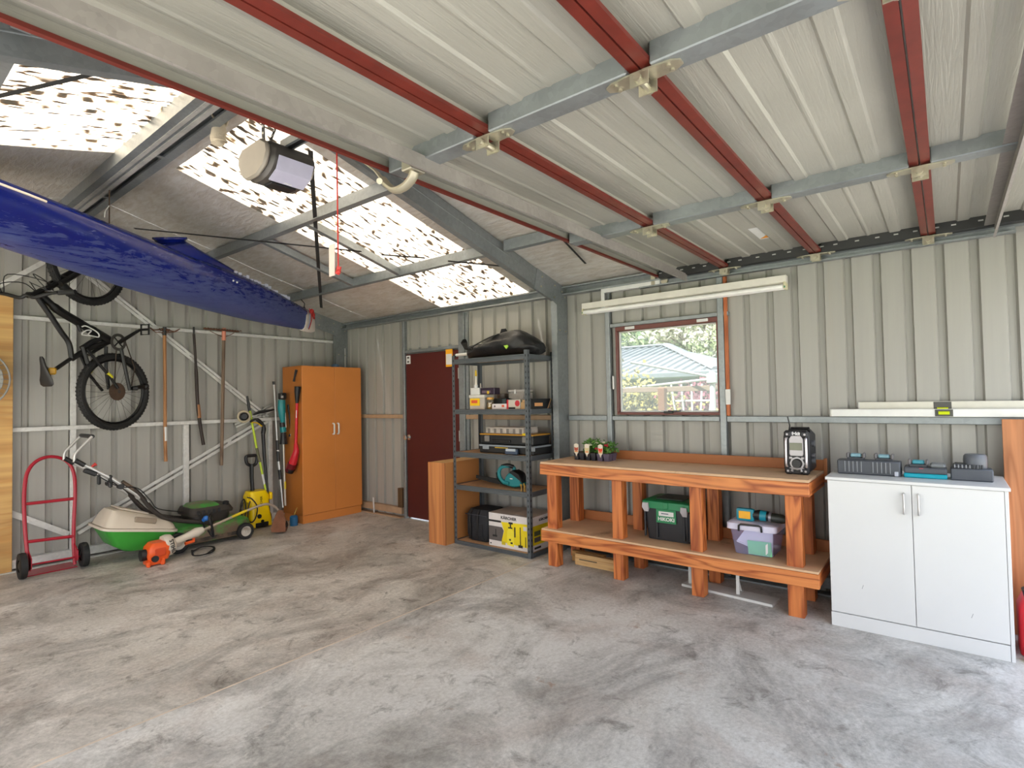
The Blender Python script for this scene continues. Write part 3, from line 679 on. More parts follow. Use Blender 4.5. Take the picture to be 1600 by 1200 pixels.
obj('knot', B().ball(kp_(0.05, 0.07, 2.50), (0.03, 0.025, 0.03), 10, 8).ball(kp_(0.01, 0.065, 2.46), (0.02, 0.018, 0.03), 8, 6).ball(kp_(-0.02, 0.05, 2.43), (0.014, 0.014, 0.014), 8, 6), mat('cord_red', '#a3201c'), rp)
obj('blue_strand', B().tube([kp_(0.10, 0.082, 2.46), kp_(0.105, 0.084, 2.36), kp_(0.12, 0.07, 2.29)], 0.005, 5), mat('cord_blue', '#7f95b4', 0.7), rp)
def sling(name, s, x, ztop, m, label):
    zt, zb, w = kprof(s); b = B()
    pts = [kp_(s, 0.02, ztop), kp_(s, w*0.75, zt-0.01), kp_(s, w*1.03, zt-0.11), kp_(s, w*0.98, zb+0.14), kp_(s, w*0.6, zb+0.01), kp_(s, 0, zb-0.008), kp_(s, -w*0.6, zb+0.01), kp_(s, -w*0.98, zb+0.14), kp_(s, -w*1.03, zt-0.11), kp_(s, -w*0.75, zt-0.01), kp_(s, -0.02, ztop)]
    return b
c = kp_(0.1, 0, 2.53); tag(obj('tie_cord', B().tube([(3.49, c.y, 2.635), c+Vector((0.01, 0, 0.06)), c-Vector((0, 0, 0.02))], 0.006, 6).ball(c+Vector((0, 0, 0.0)), (0.02, 0.02, 0.02), 8, 6), DARK), 'short dark cord holding the kayak tip to the purlin', 'cord')
c = kp_(2.42, 0, 2.76); hk = thing('hanging_strap', 'short strap with white loose end tying the kayak to the ridge', 'strap', c)
obj('webbing', B().tube([(c.x, c.y, 3.125), (c.x, c.y, 2.9), c], 0.012, 6, flat=0.3), mat('strap_brown', '#5a4636', 0.7), hk)
obj('loose_end', B().tube(spline([(1.340, 5.009, 2.866), (1.345, 5.011, 2.912), (1.363, 5.018, 2.949), (1.373, 5.022, 2.967)]), 0.011, 6, flat=0.4), WHITE, hk)

# ---- mountain bike hung by its front wheel
BKB = mat('bike_black', '#0d0d0d', 0.42, var=0.15); SPOKE = mat('spoke_grey', '#5c5a57', 0.35, 0.7)
bk = thing('mountain_bike', 'black mountain bike hanging upright by its front wheel on the gable wall', 'bicycle', (1.744, 6.223, 1.184))
BN = Vector((0.4384, -0.8988, 0)); BE = Vector((0.8988, 0.4384, 0))
def wheel(c, R, name, hubr):
    c = Vector(c); Z = Vector((0, 0, 1))
    tyre = obj(name, B().tube(arc(c, R-0.031, 0, 2*pi, 44, BE, Z)[:-1], 0.031, 10, True), RUBBER, bk)
    kn = B()
    for i in range(66):
        a = 2*pi*i/66; r = (BE*cos(a)+Z*sin(a)); t = (-BE*sin(a)+Z*cos(a))
        for q in (-0.018, 0.0, 0.018):
            p = c+r*(R-0.004-abs(q)*0.35)+BN*q+t*(0.008 if q == 0 else 0)
            h = r*0.006; kn.loft([[p-t*0.007-BN*0.006-h, p+t*0.007-BN*0.006-h, p+t*0.007+BN*0.006-h, p-t*0.007+BN*0.006-h], [p-t*0.006-BN*0.005+h, p+t*0.006-BN*0.005+h, p+t*0.006+BN*0.005+h, p-t*0.006+BN*0.005+h]])
    obj('tread', kn, RUBBER, tyre, smooth=0)['kind'] = 'stuff'
    obj('sidewall_print', B().tube(arc(c+BN*0.022, R-0.026, -1.0, 0.25, 14, BE, Z), 0.006, 4, flat=0.3), mat('print_pale', '#8e8d8b', 0.7), tyre)
    rim = obj('rim', B().tube(arc(c, R-0.066, 0, 2*pi, 40, BE, Z)[:-1], 0.012, 6, True), BKB, tyre)
    sp = B()
    for i in range(28):
        a = 2*pi*i/28; s = 1 if i % 2 else -1; a2 = a+0.5*(1 if (i//2) % 2 else -1)
        sp.tube([c+BN*0.025*s+(BE*cos(a2)+Z*sin(a2))*0.025, c+(BE*cos(a)+Z*sin(a))*(R-0.075)], 0.0014, 4, caps=False)
    obj('spokes', sp, SPOKE, tyre, smooth=0)['kind'] = 'stuff'
    obj('hub', B().cyl(c-BN*0.05, c+BN*0.05, 0.018).cyl(c+BN*0.02, c+BN*0.026, hubr, n=20), SPOKE, tyre)
    return tyre
rc = Vector((1.752, 6.227, 1.562)); fcn = Vector((1.514, 6.111, 2.717))
rw = wheel(rc, 0.368, 'rear_wheel', 0.08); fw_ = wheel(fcn, 0.368, 'front_wheel', 0.08)
cs = B()
for i, r in enumerate((0.085, 0.075, 0.066, 0.057, 0.048, 0.04)): cs.lathe([(0.02, 0), (r, 0), (r, 0.0025), (0.02, 0.0025)], rc+BN*(0.028+0.005*i), BN, 24)
obj('cassette', cs, mat('cassette_brown', '#6e5c50', 0.4, 0.6), rw)
def bt(name, pts, r, m=BKB, n=10, flat=None, par=None): return obj(name, B().tube(pts, r, n, flat=flat), m, par or bk)
fm = bt('frame', spline([(1.156, 5.936, 2.358), (1.269, 5.991, 2.264), (1.410, 6.060, 2.191), (1.570, 6.138, 2.109), (1.684, 6.193, 2.051)]), [0.028]*4+[0.036]*10+[0.042]*7)
bt('top_tube', spline([(1.119, 5.918, 2.345), (1.212, 5.963, 2.210), (1.299, 6.006, 2.074), (1.359, 6.035, 1.980), (1.380, 6.045, 1.852)]), 0.021, par=fm)
bt('head_tube', [(1.092, 5.905, 2.350), (1.183, 5.949, 2.423)], 0.03, par=fm)
bt('seat_tube', [(1.707, 6.205, 2.035), (1.582, 6.144, 1.986), (1.457, 6.083, 1.910), (1.380, 6.045, 1.846)], 0.023, par=fm)
bt('seat_stay', [(1.492, 6.066, 1.946), (1.600, 6.108, 1.808), (1.695, 6.143, 1.693), (1.758, 6.163, 1.592)], 0.013, par=fm)
bt('seat_stay', [(1.450, 6.112, 1.910), (1.544, 6.181, 1.713), (1.658, 6.248, 1.573)], 0.013, par=fm)
bt('chain_stay', [(1.684, 6.238, 1.992), (1.690, 6.257, 1.786), (1.717, 6.276, 1.586)], 0.016, par=fm)
bt('chain_stay', [(1.793, 6.196, 1.974), (1.834, 6.205, 1.760), (1.873, 6.219, 1.575)], 0.016, par=fm)
bt('shock', [(1.463, 6.085, 1.950), (1.538, 6.122, 2.010), (1.615, 6.160, 2.055)], 0.024, mat('shock_grey', '#242426', 0.3, 0.4), par=fm)
bt('rocker_link', [(1.461, 6.062, 1.961), (1.488, 6.075, 1.871), (1.504, 6.083, 1.814)], 0.018, par=fm)
obj('yellow_band', B().cyl((1.665, 6.132, 1.734), (1.707, 6.147, 1.694), 0.016), mat('bike_yellow', '#d9d02a', 0.5), fm); obj('yellow_band', B().cyl((1.535, 6.172, 1.730), (1.557, 6.182, 1.760), 0.017), mat('bike_yellow', '#d9d02a'), fm)
fk = bt('fork', [(1.192, 5.954, 2.431), (1.278, 5.995, 2.505)], 0.024)
for s in (0.06, -0.06): bt('fork_leg', [Vector((1.249, 5.981, 2.482))+BN*s, Vector((1.358, 6.034, 2.580))+BN*s, fcn+BN*s], [0.024, 0.022, 0.017], par=fk)
bt('fork_brace', [Vector((1.318, 6.015, 2.536))+BN*0.06, Vector((1.303, 6.007, 2.550)), Vector((1.318, 6.015, 2.536))-BN*0.06], 0.02, par=fk)
st_ = Vector((1.097, 5.907, 2.357)); sm = bt('stem', [st_, st_-BE*0.05-Vector((0, 0, 0.01))], 0.026)
hb0 = st_-BE*0.055-Vector((0, 0, 0.01))
HN = (BN*0.95+BE*0.25).normalized()
bt('handlebar', spline([hb0-HN*0.37+Vector((0, 0, 0.02)), hb0-HN*0.2+Vector((0, 0, 0.015)), hb0-HN*0.06-Vector((0, 0, 0.02)), hb0, hb0+HN*0.06-Vector((0, 0, 0.02)), hb0+HN*0.2+Vector((0, 0, 0.015)), hb0+HN*0.37+Vector((0, 0, 0.02))]), 0.015, par=sm)
for s in (1, -1):
    bt('grip', [hb0+HN*0.25*s+Vector((0, 0, 0.016)), hb0+HN*0.385*s+Vector((0, 0, 0.021))], 0.02, RUBBER, par=sm)
    bt('brake_lever', spline([hb0+HN*0.19*s+Vector((0, 0, 0.02)), hb0+HN*0.2*s-BE*0.05+Vector((0, 0, 0.02)), hb0+HN*0.3*s-BE*0.06+Vector((0, 0, 0.01))]), 0.008, par=sm)
    bt('cable', spline([hb0+HN*0.18*s+Vector((0, 0, 0.02)), hb0+HN*0.1*s+Vector((0, 0, 0.16))-BE*0.05, st_+BE*0.1+Vector((0, 0, 0.13)), st_+BE*0.17+Vector((0, 0, 0.04))]), 0.004, par=sm, n=5)
    bt('cable', spline([hb0+HN*0.2*s+Vector((0, 0, 0.02)), hb0+HN*0.12*s+Vector((0, 0, 0.08))-BE*0.08, hb0+HN*0.03*s+Vector((0, 0, 0.10)), st_+BE*0.03+Vector((0, 0, 0.02))]), 0.004, par=sm, n=5)
bt('seat_post', [(1.457, 6.083, 1.910), (1.360, 6.035, 1.839), (1.261, 5.987, 1.755)], 0.017)
sd = []
for t, w, h in ((0.0, 0.012, 0.012), (0.08, 0.02, 0.02), (0.3, 0.026, 0.022), (0.55, 0.045, 0.022), (0.78, 0.07, 0.024), (0.93, 0.07, 0.02), (1.0, 0.045, 0.012)):
    p = Vector((1.148, 5.932, 1.850)).lerp(Vector((1.196, 5.955, 1.599)), t); ax = BE
    sd.append([p+BN*w*cos(a)+ax*h*sin(a)*(1.0 if sin(a) > 0 else 0.5) for a in [2*pi*j/12 for j in range(12)]])
obj('saddle', B().loft(sd), mat('saddle_black', '#1d1a19', 0.5), bk, smooth=60)
bt('saddle_rail', [(1.172, 5.944, 1.782), (1.214, 5.964, 1.741), (1.219, 5.966, 1.676), (1.196, 5.955, 1.632)], 0.006, SPOKE)
obj('saddle_clamp', B().box(Vector((1.228, 5.971, 1.731))-Vector((0.028, 0.025, 0.03)), Vector((1.228, 5.971, 1.731))+Vector((0.028, 0.025, 0.03)), 0.01), mat('clamp_amber', '#b98c18', 0.4), bk)
bb = Vector((1.743, 6.222, 2.033))
cr = obj('chainring', B().lathe([(0.055, 0), (0.082, 0), (0.082, 0.004), (0.055, 0.004)], bb+BN*0.05, BN, 28), SPOKE, bk)
for k in range(4):
    a = pi/4+k*pi/2; bt('spider', [bb+BN*0.052, bb+BN*0.052+(BE*cos(a)+Vector((0, 0, sin(a))))*0.06], 0.006, BKB, par=cr)
pd = Vector((1.961, 6.229, 2.173)); bt('crank_arm', [bb+BN*0.07, pd], [0.02, 0.014], par=cr)
bt('crank_arm', [bb-BN*0.07, bb-BN*0.075-(pd-bb-BN*0.09)*0.95], [0.02, 0.014], par=cr)
p = pd+BN*0.06
obj('pedal', B().tube([p-BN*0.045-Vector((0, 0, 0.05)), p+BN*0.045-Vector((0, 0, 0.05)), p+BN*0.045+Vector((0, 0, 0.05)), p-BN*0.045+Vector((0, 0, 0.05))], 0.009, 6, True).cyl(p-BN*0.05, p+BN*0.045, 0.012), BKB, cr)
obj('chain', B().tube([bb+BN*0.05+BE*0.08, (1.925, 6.255, 1.797), (1.893, 6.240, 1.619)], 0.005, 4).tube([bb+BN*0.05-BE*0.02-Vector((0, 0, 0.08)), (1.730, 6.160, 1.634)], 0.005, 4), mat('chain_brown', '#4c4038', 0.5, 0.5), bk)
obj('derailleur', B().box(Vector((1.925, 6.255, 1.595))-Vector((0.03, 0.02, 0.02)), Vector((1.925, 6.255, 1.595))+Vector((0.03, 0.02, 0.02)), 0.01).cyl((1.931, 6.258, 1.601), (2.022, 6.303, 1.616), 0.02).ball((2.035, 6.309, 1.616), 0.032, 10, 8), BKB, bk)
bc = B()
bc.tube(spline([(1.448, 6.034, 2.137), (1.484, 6.040, 2.147), (1.575, 6.073, 2.100), (1.587, 6.090, 2.061), (1.527, 6.061, 2.065), (1.448, 6.022, 2.067), (1.478, 6.026, 2.105), (1.521, 6.047, 2.111), (1.494, 6.034, 2.072)]), 0.006, 6)
obj('bottle_cage', bc, WHITE, bk); obj('bottle', B().cyl((1.418, 6.030, 2.150), (1.444, 6.043, 2.096), 0.014), BLACK, bk)
tag(obj('wheel_hook', B().tube([(fcn.x+0.10, 6.45, fcn.z+0.42), fcn+Vector((0.06, 0.1, 0.42)), fcn+Vector((0.03, 0.0, 0.40)), fcn+Vector((0.0, 0, 0.335)), fcn+Vector((-0.03, -0.03, 0.36))], 0.007, 6), DARK), 'dark hook holding up the front wheel of the bike, behind the kayak', 'hook')

# ---- garden tools on the upper girt
OLDWOOD = wood('old_handle', '#a8764a', '#8a5c35', 'Z', 0.6); GREYWOOD = wood('weathered_handle', '#7b6654', '#5d4a3c', 'Z', 0.7)
RUSTY = mat('rusty_iron', '#6b4634', 0.7, 0.3, 0.3, 20)
def gy(px): return px
t = thing('garden_fork', 'tan wooden handled tool hanging left on the gable girt, white band low down', 'garden tool', (2.249, 6.420, 0.844))
obj('handle', B().tube([(2.248, 6.430, 2.185), (2.253, 6.430, 1.647), (2.253, 6.430, 1.043), (2.255, 6.420, 0.836)], 0.017, 8), OLDWOOD, t)
obj('white_band', B().cyl((2.255, 6.430, 1.197), (2.256, 6.430, 1.050), 0.018), WHITE, t)
obj('ferrule', B().cyl((2.248, 6.430, 2.246), (2.248, 6.430, 2.158), 0.019), DARK, t)
hd = B()
for q in (-22, -8, 8, 22): hd.tube(spline([(2.248, 6.430, 2.233), Vector((2.238, 6.400, 2.202))+Vector((q*0.004, 0, 0)), Vector((2.224, 6.360, 2.217))+Vector((q*0.0058, 0, 0))]), 0.006, 5)
hd.tube([(2.095, 6.430, 2.239), (2.161, 6.420, 2.184), (2.245, 6.420, 2.184), (2.330, 6.420, 2.198), (2.396, 6.430, 2.239)], 0.005, 5)
obj('head', hd, RUSTY, t)
t = thing('long_scraper', 'dark bent handled tool hanging in the middle of three on the girt', 'garden tool', (2.620, 6.420, 0.975))
obj('handle', B().tube(spline([(2.536, 6.430, 2.195), (2.555, 6.430, 1.860), (2.573, 6.430, 1.425), (2.599, 6.430, 1.193), (2.627, 6.420, 0.981)]), [0.014]*6+[0.019]*10+[0.018]*5, 8), mat('dark_handle', '#2c211d', 0.6), t)
obj('worn_band', B().cyl((2.576, 6.429, 1.425), (2.589, 6.429, 1.278), 0.0195), OLDWOOD, t)
obj('hook_end', B().tube([(2.536, 6.430, 2.273), (2.536, 6.430, 2.181)], 0.01, 6), DARK, t)
t = thing('garden_rake', 'grey handled iron rake hung by its head, right of the three wall tools', 'rake', (2.816, 6.420, 0.737))
obj('handle', B().tube([(2.847, 6.420, 2.161), (2.837, 6.420, 1.652), (2.825, 6.420, 1.074), (2.816, 6.420, 0.737)], 0.019, 8), GREYWOOD, t)
obj('ferrule', B().cyl((2.851, 6.420, 2.286), (2.847, 6.420, 2.147), 0.021), mat('salmon_tape', '#d98a72', 0.6), t)
hx0, hx1 = Vector((2.623, 6.400, 2.263)), Vector((3.007, 6.400, 2.261)); hd = B().tube([hx0, hx1], 0.009, 6)
obj('head', hd, RUSTY, t)
for k in range(14):
    p = hx0.lerp(hx1, k/13); obj('tine', B().tube([p, p+Vector((0, -0.05, 0.004)), p+Vector((0, -0.075, -0.012))], [0.005, 0.005, 0.002], 5), RUSTY, t)
obj('brace_rod', B().tube(spline([(2.690, 6.400, 2.241), (2.772, 6.400, 2.205), (2.843, 6.420, 2.190), (2.898, 6.400, 2.207), (2.956, 6.400, 2.242)]), 0.004, 5), RUSTY, t)

# ---- red hand truck
RT = mat('trolley_red', '#a3142a', 0.35)
ht = thing('hand_truck', 'red tubular hand truck with black wheels leaning on the gable wall', 'hand truck', (1.26, 6.1, 0))
obj('frame', B().tube(spline([(1.110, 6.110, 0.044), (1.103, 6.140, 0.218), (1.096, 6.190, 0.455), (1.102, 6.240, 0.694), (1.129, 6.280, 0.863), (1.197, 6.300, 0.955), (1.296, 6.310, 0.982), (1.394, 6.300, 0.941), (1.446, 6.280, 0.844), (1.453, 6.240, 0.672), (1.433, 6.190, 0.392), (1.420, 6.140, 0.203), (1.422, 6.110, 0.026)]), 0.0145, 10), RT, ht)
def bar(a, c, r=0.012, fl=0.35): return obj('cross_bar', B().tube([a, c], r, 8), RT, ht)
bar((1.108, 6.225, 0.598), (1.438, 6.225, 0.594), 0.014); bar((1.101, 6.155, 0.286), (1.418, 6.155, 0.269), 0.014)
bar((1.112, 6.100, 0.099), (1.461, 6.100, 0.092), 0.008, 1)
for a, c in (((1.101, 6.130, 0.209), (1.111, 6.090, 0.042)), ((1.413, 6.130, 0.206), (1.422, 6.090, 0.041))):
    a, c = Vector(a), Vector(c); obj('axle_plate', B().prism([(6.15, c.z+0.18), (6.02, c.z+0.12), (6.02, c.z+0.04), (6.12, max(0.004, c.z)), (6.16, c.z+0.02)], 'x', c.x-0.004, c.x+0.004), RT, ht)
obj('toe_plate', B().box((1.10, 6.10, 0.002), (1.44, 6.32, 0.010), 0.002), RT, ht)
for wx in (1.062, 1.478):
    w = obj('wheel', B().lathe([(0.05, -0.022), (0.085, -0.026), (0.104, -0.022), (0.108, 0.0), (0.104, 0.022), (0.085, 0.026), (0.05, 0.022)], (wx, 6.075, 0.108), (1, 0, 0), 26), RUBBER, ht)
    obj('wheel_hub', B().lathe([(0.0, -0.024), (0.02, -0.024), (0.055, -0.012), (0.055, 0.012), (0.02, 0.024), (0.0, 0.024)], (wx, 6.075, 0.108), (1, 0, 0)), DARK, w)

# ---- lawn mower
MG = mat('mower_green', '#3f8f3c', 0.45, 0, 0.12, 5, dirt=('#6a5846', 3.0, 0.47)); CG = mat('catcher_green', '#3f9f3a', 0.4)
BEIGE = mat('catcher_beige', '#cfc4b4', 0.5, 0, 0.06, 4, dirt=('#8a7560', 2.6, 0.60)); DIRT = mat('mower_black', '#2f2924', 0.6, 0, 0.2, 8, dirt=('#6b5846', 3.5, 0.56))
mw = thing('lawn_mower', 'green rotary lawn mower with beige topped catcher beside the gable wall', 'lawn mower', (2.2, 6.05, 0))
def rrect(x0, x1, y0, y1, z, r=0.04, k=3):
    o = []
    for cx, cy_, a in ((x1-r, y1-r, 0), (x0+r, y1-r, pi/2), (x0+r, y0+r, pi), (x1-r, y0+r, 1.5*pi)):
        for i in range(k+1): o.append((cx+r*cos(a+pi/2*i/k), cy_+r*sin(a+pi/2*i/k), z))
    return o
def tilt(r, x0, z0, s): return [(x, y, z0+(x-x0)*s) for x, y, z in r]
def rq(a, c, d, e, r): return rrect(a, c, d, e, 0, r)
ct = obj('catcher', B().loft([tilt(rq(1.74, 2.13, 5.89, 6.22, 0.06), 1.74, 0.10, -0.08), tilt(rq(1.65, 2.14, 5.86, 6.25, 0.07), 1.65, 0.165, -0.12), tilt(rq(1.575, 2.15, 5.82, 6.29, 0.07), 1.575, 0.325, -0.20)]), CG, mw)
obj('catcher_rim', B().loft([tilt(rq(1.55, 2.16, 5.80, 6.31, 0.07), 1.55, 0.330, -0.20), tilt(rq(1.55, 2.16, 5.80, 6.31, 0.07), 1.55, 0.352, -0.20)]), BEIGE, ct)
obj('catcher_lid', B().loft([tilt(rq(1.575, 2.15, 5.82, 6.29, 0.06), 1.575, 0.350, -0.20), tilt(rq(1.62, 2.14, 5.86, 6.26, 0.06), 1.62, 0.44, -0.31), tilt(rq(1.65, 2.12, 5.90, 6.22, 0.06), 1.65, 0.485, -0.37), tilt(rq(1.69, 2.06, 5.94, 6.18, 0.05), 1.69, 0.487, -0.37)]), BEIGE, ct)
obj('lid_panel', B().box((1.70, 5.93, 0.44), (1.95, 6.19, 0.455), 0.006, rot=Matrix.Rotation(0.36, 3, 'Y')), BEIGE, ct)
obj('catcher_vent', B().box((1.80, 5.845, 0.335), (1.98, 5.875, 0.385), 0.006, rot=Matrix.Rotation(0.27, 3, 'Y')), mat('vent_shadow', '#8f8170', 0.6), ct)
obj('deck', B().loft([rrect(2.12, 2.90, 5.87, 6.27, 0.05, 0.10), rrect(2.11, 2.91, 5.86, 6.28, 0.13, 0.11), rrect(2.13, 2.89, 5.88, 6.26, 0.20, 0.11), rrect(2.22, 2.80, 5.94, 6.20, 0.245, 0.10), rrect(2.26, 2.74, 5.98, 6.16, 0.25, 0.09)]), MG, mw)
obj('deck_skirt', B().box((2.15, 5.862, 0.06), (2.86, 5.874, 0.10), 0.004), DIRT, mw)
en = obj('engine', B().loft([rrect(2.32, 2.68, 5.92, 6.22, 0.20, 0.07), rrect(2.31, 2.69, 5.90, 6.24, 0.27, 0.07), rrect(2.31, 2.69, 5.90, 6.24, 0.315, 0.07)]), DIRT, mw)
obj('cowl', B().loft([rrect(2.29, 2.71, 5.88, 6.26, 0.31, 0.06), rrect(2.285, 2.715, 5.875, 6.265, 0.335, 0.06), rrect(2.30, 2.69, 5.90, 6.24, 0.385, 0.07)]), DIRT, en)
obj('green_cover', B().loft([rrect(2.32, 2.60, 5.91, 6.23, 0.383, 0.07), rrect(2.34, 2.57, 5.94, 6.20, 0.412, 0.07), rrect(2.38, 2.53, 6.0, 6.14, 0.420, 0.06)]), MG, en)
for k in range(5): obj('cooling_fin', B().box((2.34+0.05*k, 5.872, 0.32), (2.37+0.05*k, 5.88, 0.365), 0.003), BLACK, en)
obj('fuel_cap', B().cyl((2.64, 5.93, 0.37), (2.64, 5.92, 0.41), 0.03), BLACK, en)
obj('blue_knob', B().ball((2.407, 5.830, 0.288), 0.028, 10, 8).cyl((2.407, 5.830, 0.288), (2.396, 5.860, 0.267), 0.02), mat('knob_blue', '#2c6fc0', 0.4), mw)
for (wx, wy, r) in ((2.15, 5.82, 0.098), (2.80, 5.835, 0.085), (2.15, 6.31, 0.098), (2.80, 6.31, 0.085)):
    s = -1 if wy < 6 else 1
    w = obj('wheel', B().lathe([(r*0.62, -0.022), (r*0.92, -0.024), (r, -0.014), (r, 0.014), (r*0.92, 0.024), (r*0.62, 0.022)], (wx, wy, r), (0, s, 0), 28), RUBBER, mw)
    obj('wheel_disc', B().lathe([(0.0, 0.02), (r*0.2, 0.022), (r*0.3, 0.012), (r*0.62, 0.018), (r*0.66, 0.0), (0.0, -0.01)], (wx, wy, r), (0, s, 0), 24), mat('wheel_grey', '#bdb7ae', 0.5, dirt=('#8d8172', 4, 0.55)), w)
for yy in (5.90, 6.22):
    o = yy-5.90
    hdl = obj('handle_tube', B().tube(spline([Vector((2.485, 5.900, 0.252))+Vector((0, o, -0.03)), Vector((2.217, 5.900, 0.289))+Vector((0, o, 0)), Vector((2.050, 5.900, 0.356))+Vector((0, o, 0)), Vector((1.948, 5.900, 0.458))+Vector((0, o, 0)), Vector((1.838, 5.900, 0.618))+Vector((0, o, 0)), Vector((1.713, 5.900, 0.734))+Vector((0, o, 0))]), 0.021, 10), DIRT, mw)
    obj('upper_bar', B().tube([Vector((1.927, 5.900, 0.516))+Vector((0, o, 0)), Vector((1.639, 5.900, 0.773))+Vector((0, o, 0)), Vector((1.376, 5.900, 0.959))+Vector((0, o, 0))], 0.016, 10), SILVER, hdl)
    obj('pivot_clamp', B().cyl(Vector((1.703, 5.900, 0.695))+Vector((0, o-0.03, 0)), Vector((1.703, 5.900, 0.695))+Vector((0, o+0.03, 0)), 0.024).box(Vector((1.703, 5.900, 0.695))+Vector((-0.09, o-0.02, 0.0)), Vector((1.639, 5.900, 0.773))+Vector((0.0, o+0.02, 0.035)), 0.008), BLACK, hdl)
    obj('hand_grip', B().tube([Vector((1.438, 5.900, 0.914))+Vector((0, o, 0)), Vector((1.371, 5.900, 0.965))+Vector((0, o, 0))], 0.02, 10), BLACK, hdl)
    obj('loop_bar', B().tube(spline([Vector((1.367, 5.900, 0.949))+Vector((0, o, 0)), Vector((1.371, 5.900, 1.009))+Vector((0, o, 0)), Vector((1.402, 5.900, 1.056))+Vector((0, o, 0)), Vector((1.493, 5.900, 1.161))+Vector((0, o, 0))]), 0.012, 8), SILVER, hdl)
q = Vector((1.493, 5.900, 1.161)); obj('loop_grip', B().tube([q, q+Vector((0, 0.32, 0))], 0.019, 10), BLACK, mw)
obj('throttle_lever', B().tube([(1.479, 5.900, 0.871), (1.493, 5.900, 0.897), (1.521, 5.900, 0.917)], [0.008, 0.01, 0.016], 8), mat('lever_red', '#b52d28', 0.4), mw)
obj('throttle_box', B().box(Vector((1.479, 5.900, 0.848))-Vector((0.05, 0.025, 0.02)), Vector((1.479, 5.900, 0.848))+Vector((0.05, 0.025, 0.02)), 0.008, rot=Matrix.Rotation(0.5, 3, 'Y')), BLACK, mw)
obj('control_cable', B().tube(spline([(1.516, 5.880, 0.823), (1.682, 5.880, 0.700), (1.832, 5.880, 0.662), (1.936, 5.880, 0.534), (2.000, 5.880, 0.446), (2.225, 5.920, 0.372)]), 0.005, 5), BLACK, mw)
for yy in (0.0, 0.1): obj('bracket', B().tube([Vector((2.388, 5.870, 0.274))+Vector((0, yy, 0)), Vector((2.411, 5.870, 0.187))+Vector((0, yy, 0)), Vector((2.472, 5.870, 0.117))+Vector((0, yy, 0)), Vector((2.473, 5.870, 0.303))+Vector((0, yy, 0))], 0.009, 6), BLACK, mw)

# ---- brush cutter on the floor
OR = mat('cutter_orange', '#e65a1e', 0.4); CW = mat('cutter_white', '#d9cfc0', 0.45, dirt=('#a3937f', 5, 0.6))
bcx = thing('brush_cutter', 'orange and white engine brush cutter lying on the floor before the mower', 'brush cutter', (1.9, 5.63, 0))
ec = Vector((1.906, 5.620, 0.128)); A = (Vector((2.720, 5.740, 0.308))-Vector((1.996, 5.640, 0.152))).normalized()
obj('engine_cover', B().loft([rrect(ec.x-0.085, ec.x+0.07, 5.545, 5.70, ec.z-0.085, 0.03), rrect(ec.x-0.10, ec.x+0.08, 5.53, 5.71, ec.z-0.04, 0.03), rrect(ec.x-0.09, ec.x+0.085, 5.53, 5.71, ec.z+0.03, 0.03), rrect(ec.x-0.06, ec.x+0.06, 5.55, 5.69, ec.z+0.07, 0.03)]), OR, bcx)
obj('cover_panel', B().box((ec.x-0.05, 5.520, ec.z-0.045), (ec.x+0.035, 5.532, ec.z+0.025), 0.006), mat('cutter_deep_orange', '#c9420f', 0.4), bcx)
obj('tank', B().loft([rrect(ec.x-0.10, ec.x+0.02, 5.55, 5.69, 0.012, 0.03), rrect(ec.x-0.10, ec.x+0.03, 5.54, 5.70, 0.055, 0.03), rrect(ec.x-0.08, ec.x+0.02, 5.56, 5.68, ec.z-0.07, 0.03)]), OR, bcx)
obj('foot', B().box((ec.x+0.0, 5.53, 0.0), (ec.x+0.035, 5.57, 0.06), 0.008).box((ec.x-0.11, 5.53, 0.0), (ec.x-0.08, 5.57, 0.05), 0.008), OR, bcx)
obj('starter', B().cyl((ec.x-0.09, 5.62, ec.z-0.03), (ec.x-0.135, 5.62, ec.z-0.03), 0.05).cyl((ec.x-0.05, 5.535, ec.z-0.06), (ec.x-0.05, 5.515, ec.z-0.06), 0.028), BLACK, bcx)
wc = obj('fan_housing', B().loft([[ec+A*s+(Vector((-A.z, 0, A.x))*cos(a)+Vector((0, 1, 0))*sin(a))*r for a in [2*pi*j/14 for j in range(14)]] for s, r in ((0.055, 0.098), (0.095, 0.10), (0.13, 0.085), (0.15, 0.05))]), CW, bcx)
text('STIHL', BLACK, wc, ec+A*0.095+Vector((0, -0.102, 0)), (A.z, 0, -A.x), A, 0.05, depth=0.001, bold=0.001)
obj('grip_sleeve', B().tube([ec+A*0.14, ec+A*0.26, ec+A*0.36, ec+A*0.42], [0.03, 0.032, 0.045, 0.03], 12), CW, bcx)
obj('shaft', B().tube(spline([ec+A*0.14, (2.247, 5.680, 0.189), (2.466, 5.710, 0.241), (2.725, 5.750, 0.299), (2.943, 5.780, 0.336), (3.033, 5.790, 0.331), (3.117, 5.800, 0.281), (3.154, 5.800, 0.226)]), 0.0135, 10), mat('shaft_grey', '#b4a698', 0.4, 0.4), bcx)
obj('shaft_label', B().tube([(2.613, 5.733, 0.275), (2.774, 5.757, 0.310)], 0.0142, 10), mat('label_yellow', '#d8c020', 0.5), bcx)
obj('trigger_handle', B().tube([ec+A*0.33-Vector((0, 0, 0.02)), ec+A*0.33-Vector((0, 0, 0.07)), ec+A*0.25-Vector((0, 0, 0.06))], 0.016, 8), OR, bcx)
obj('loop_handle', B().tube(spline([(2.377, 5.700, 0.191), (2.393, 5.640, 0.140), (2.365, 5.600, 0.249), (2.342, 5.600, 0.327), (2.379, 5.660, 0.344), (2.407, 5.700, 0.253)]), 0.012, 8), BLACK, bcx)
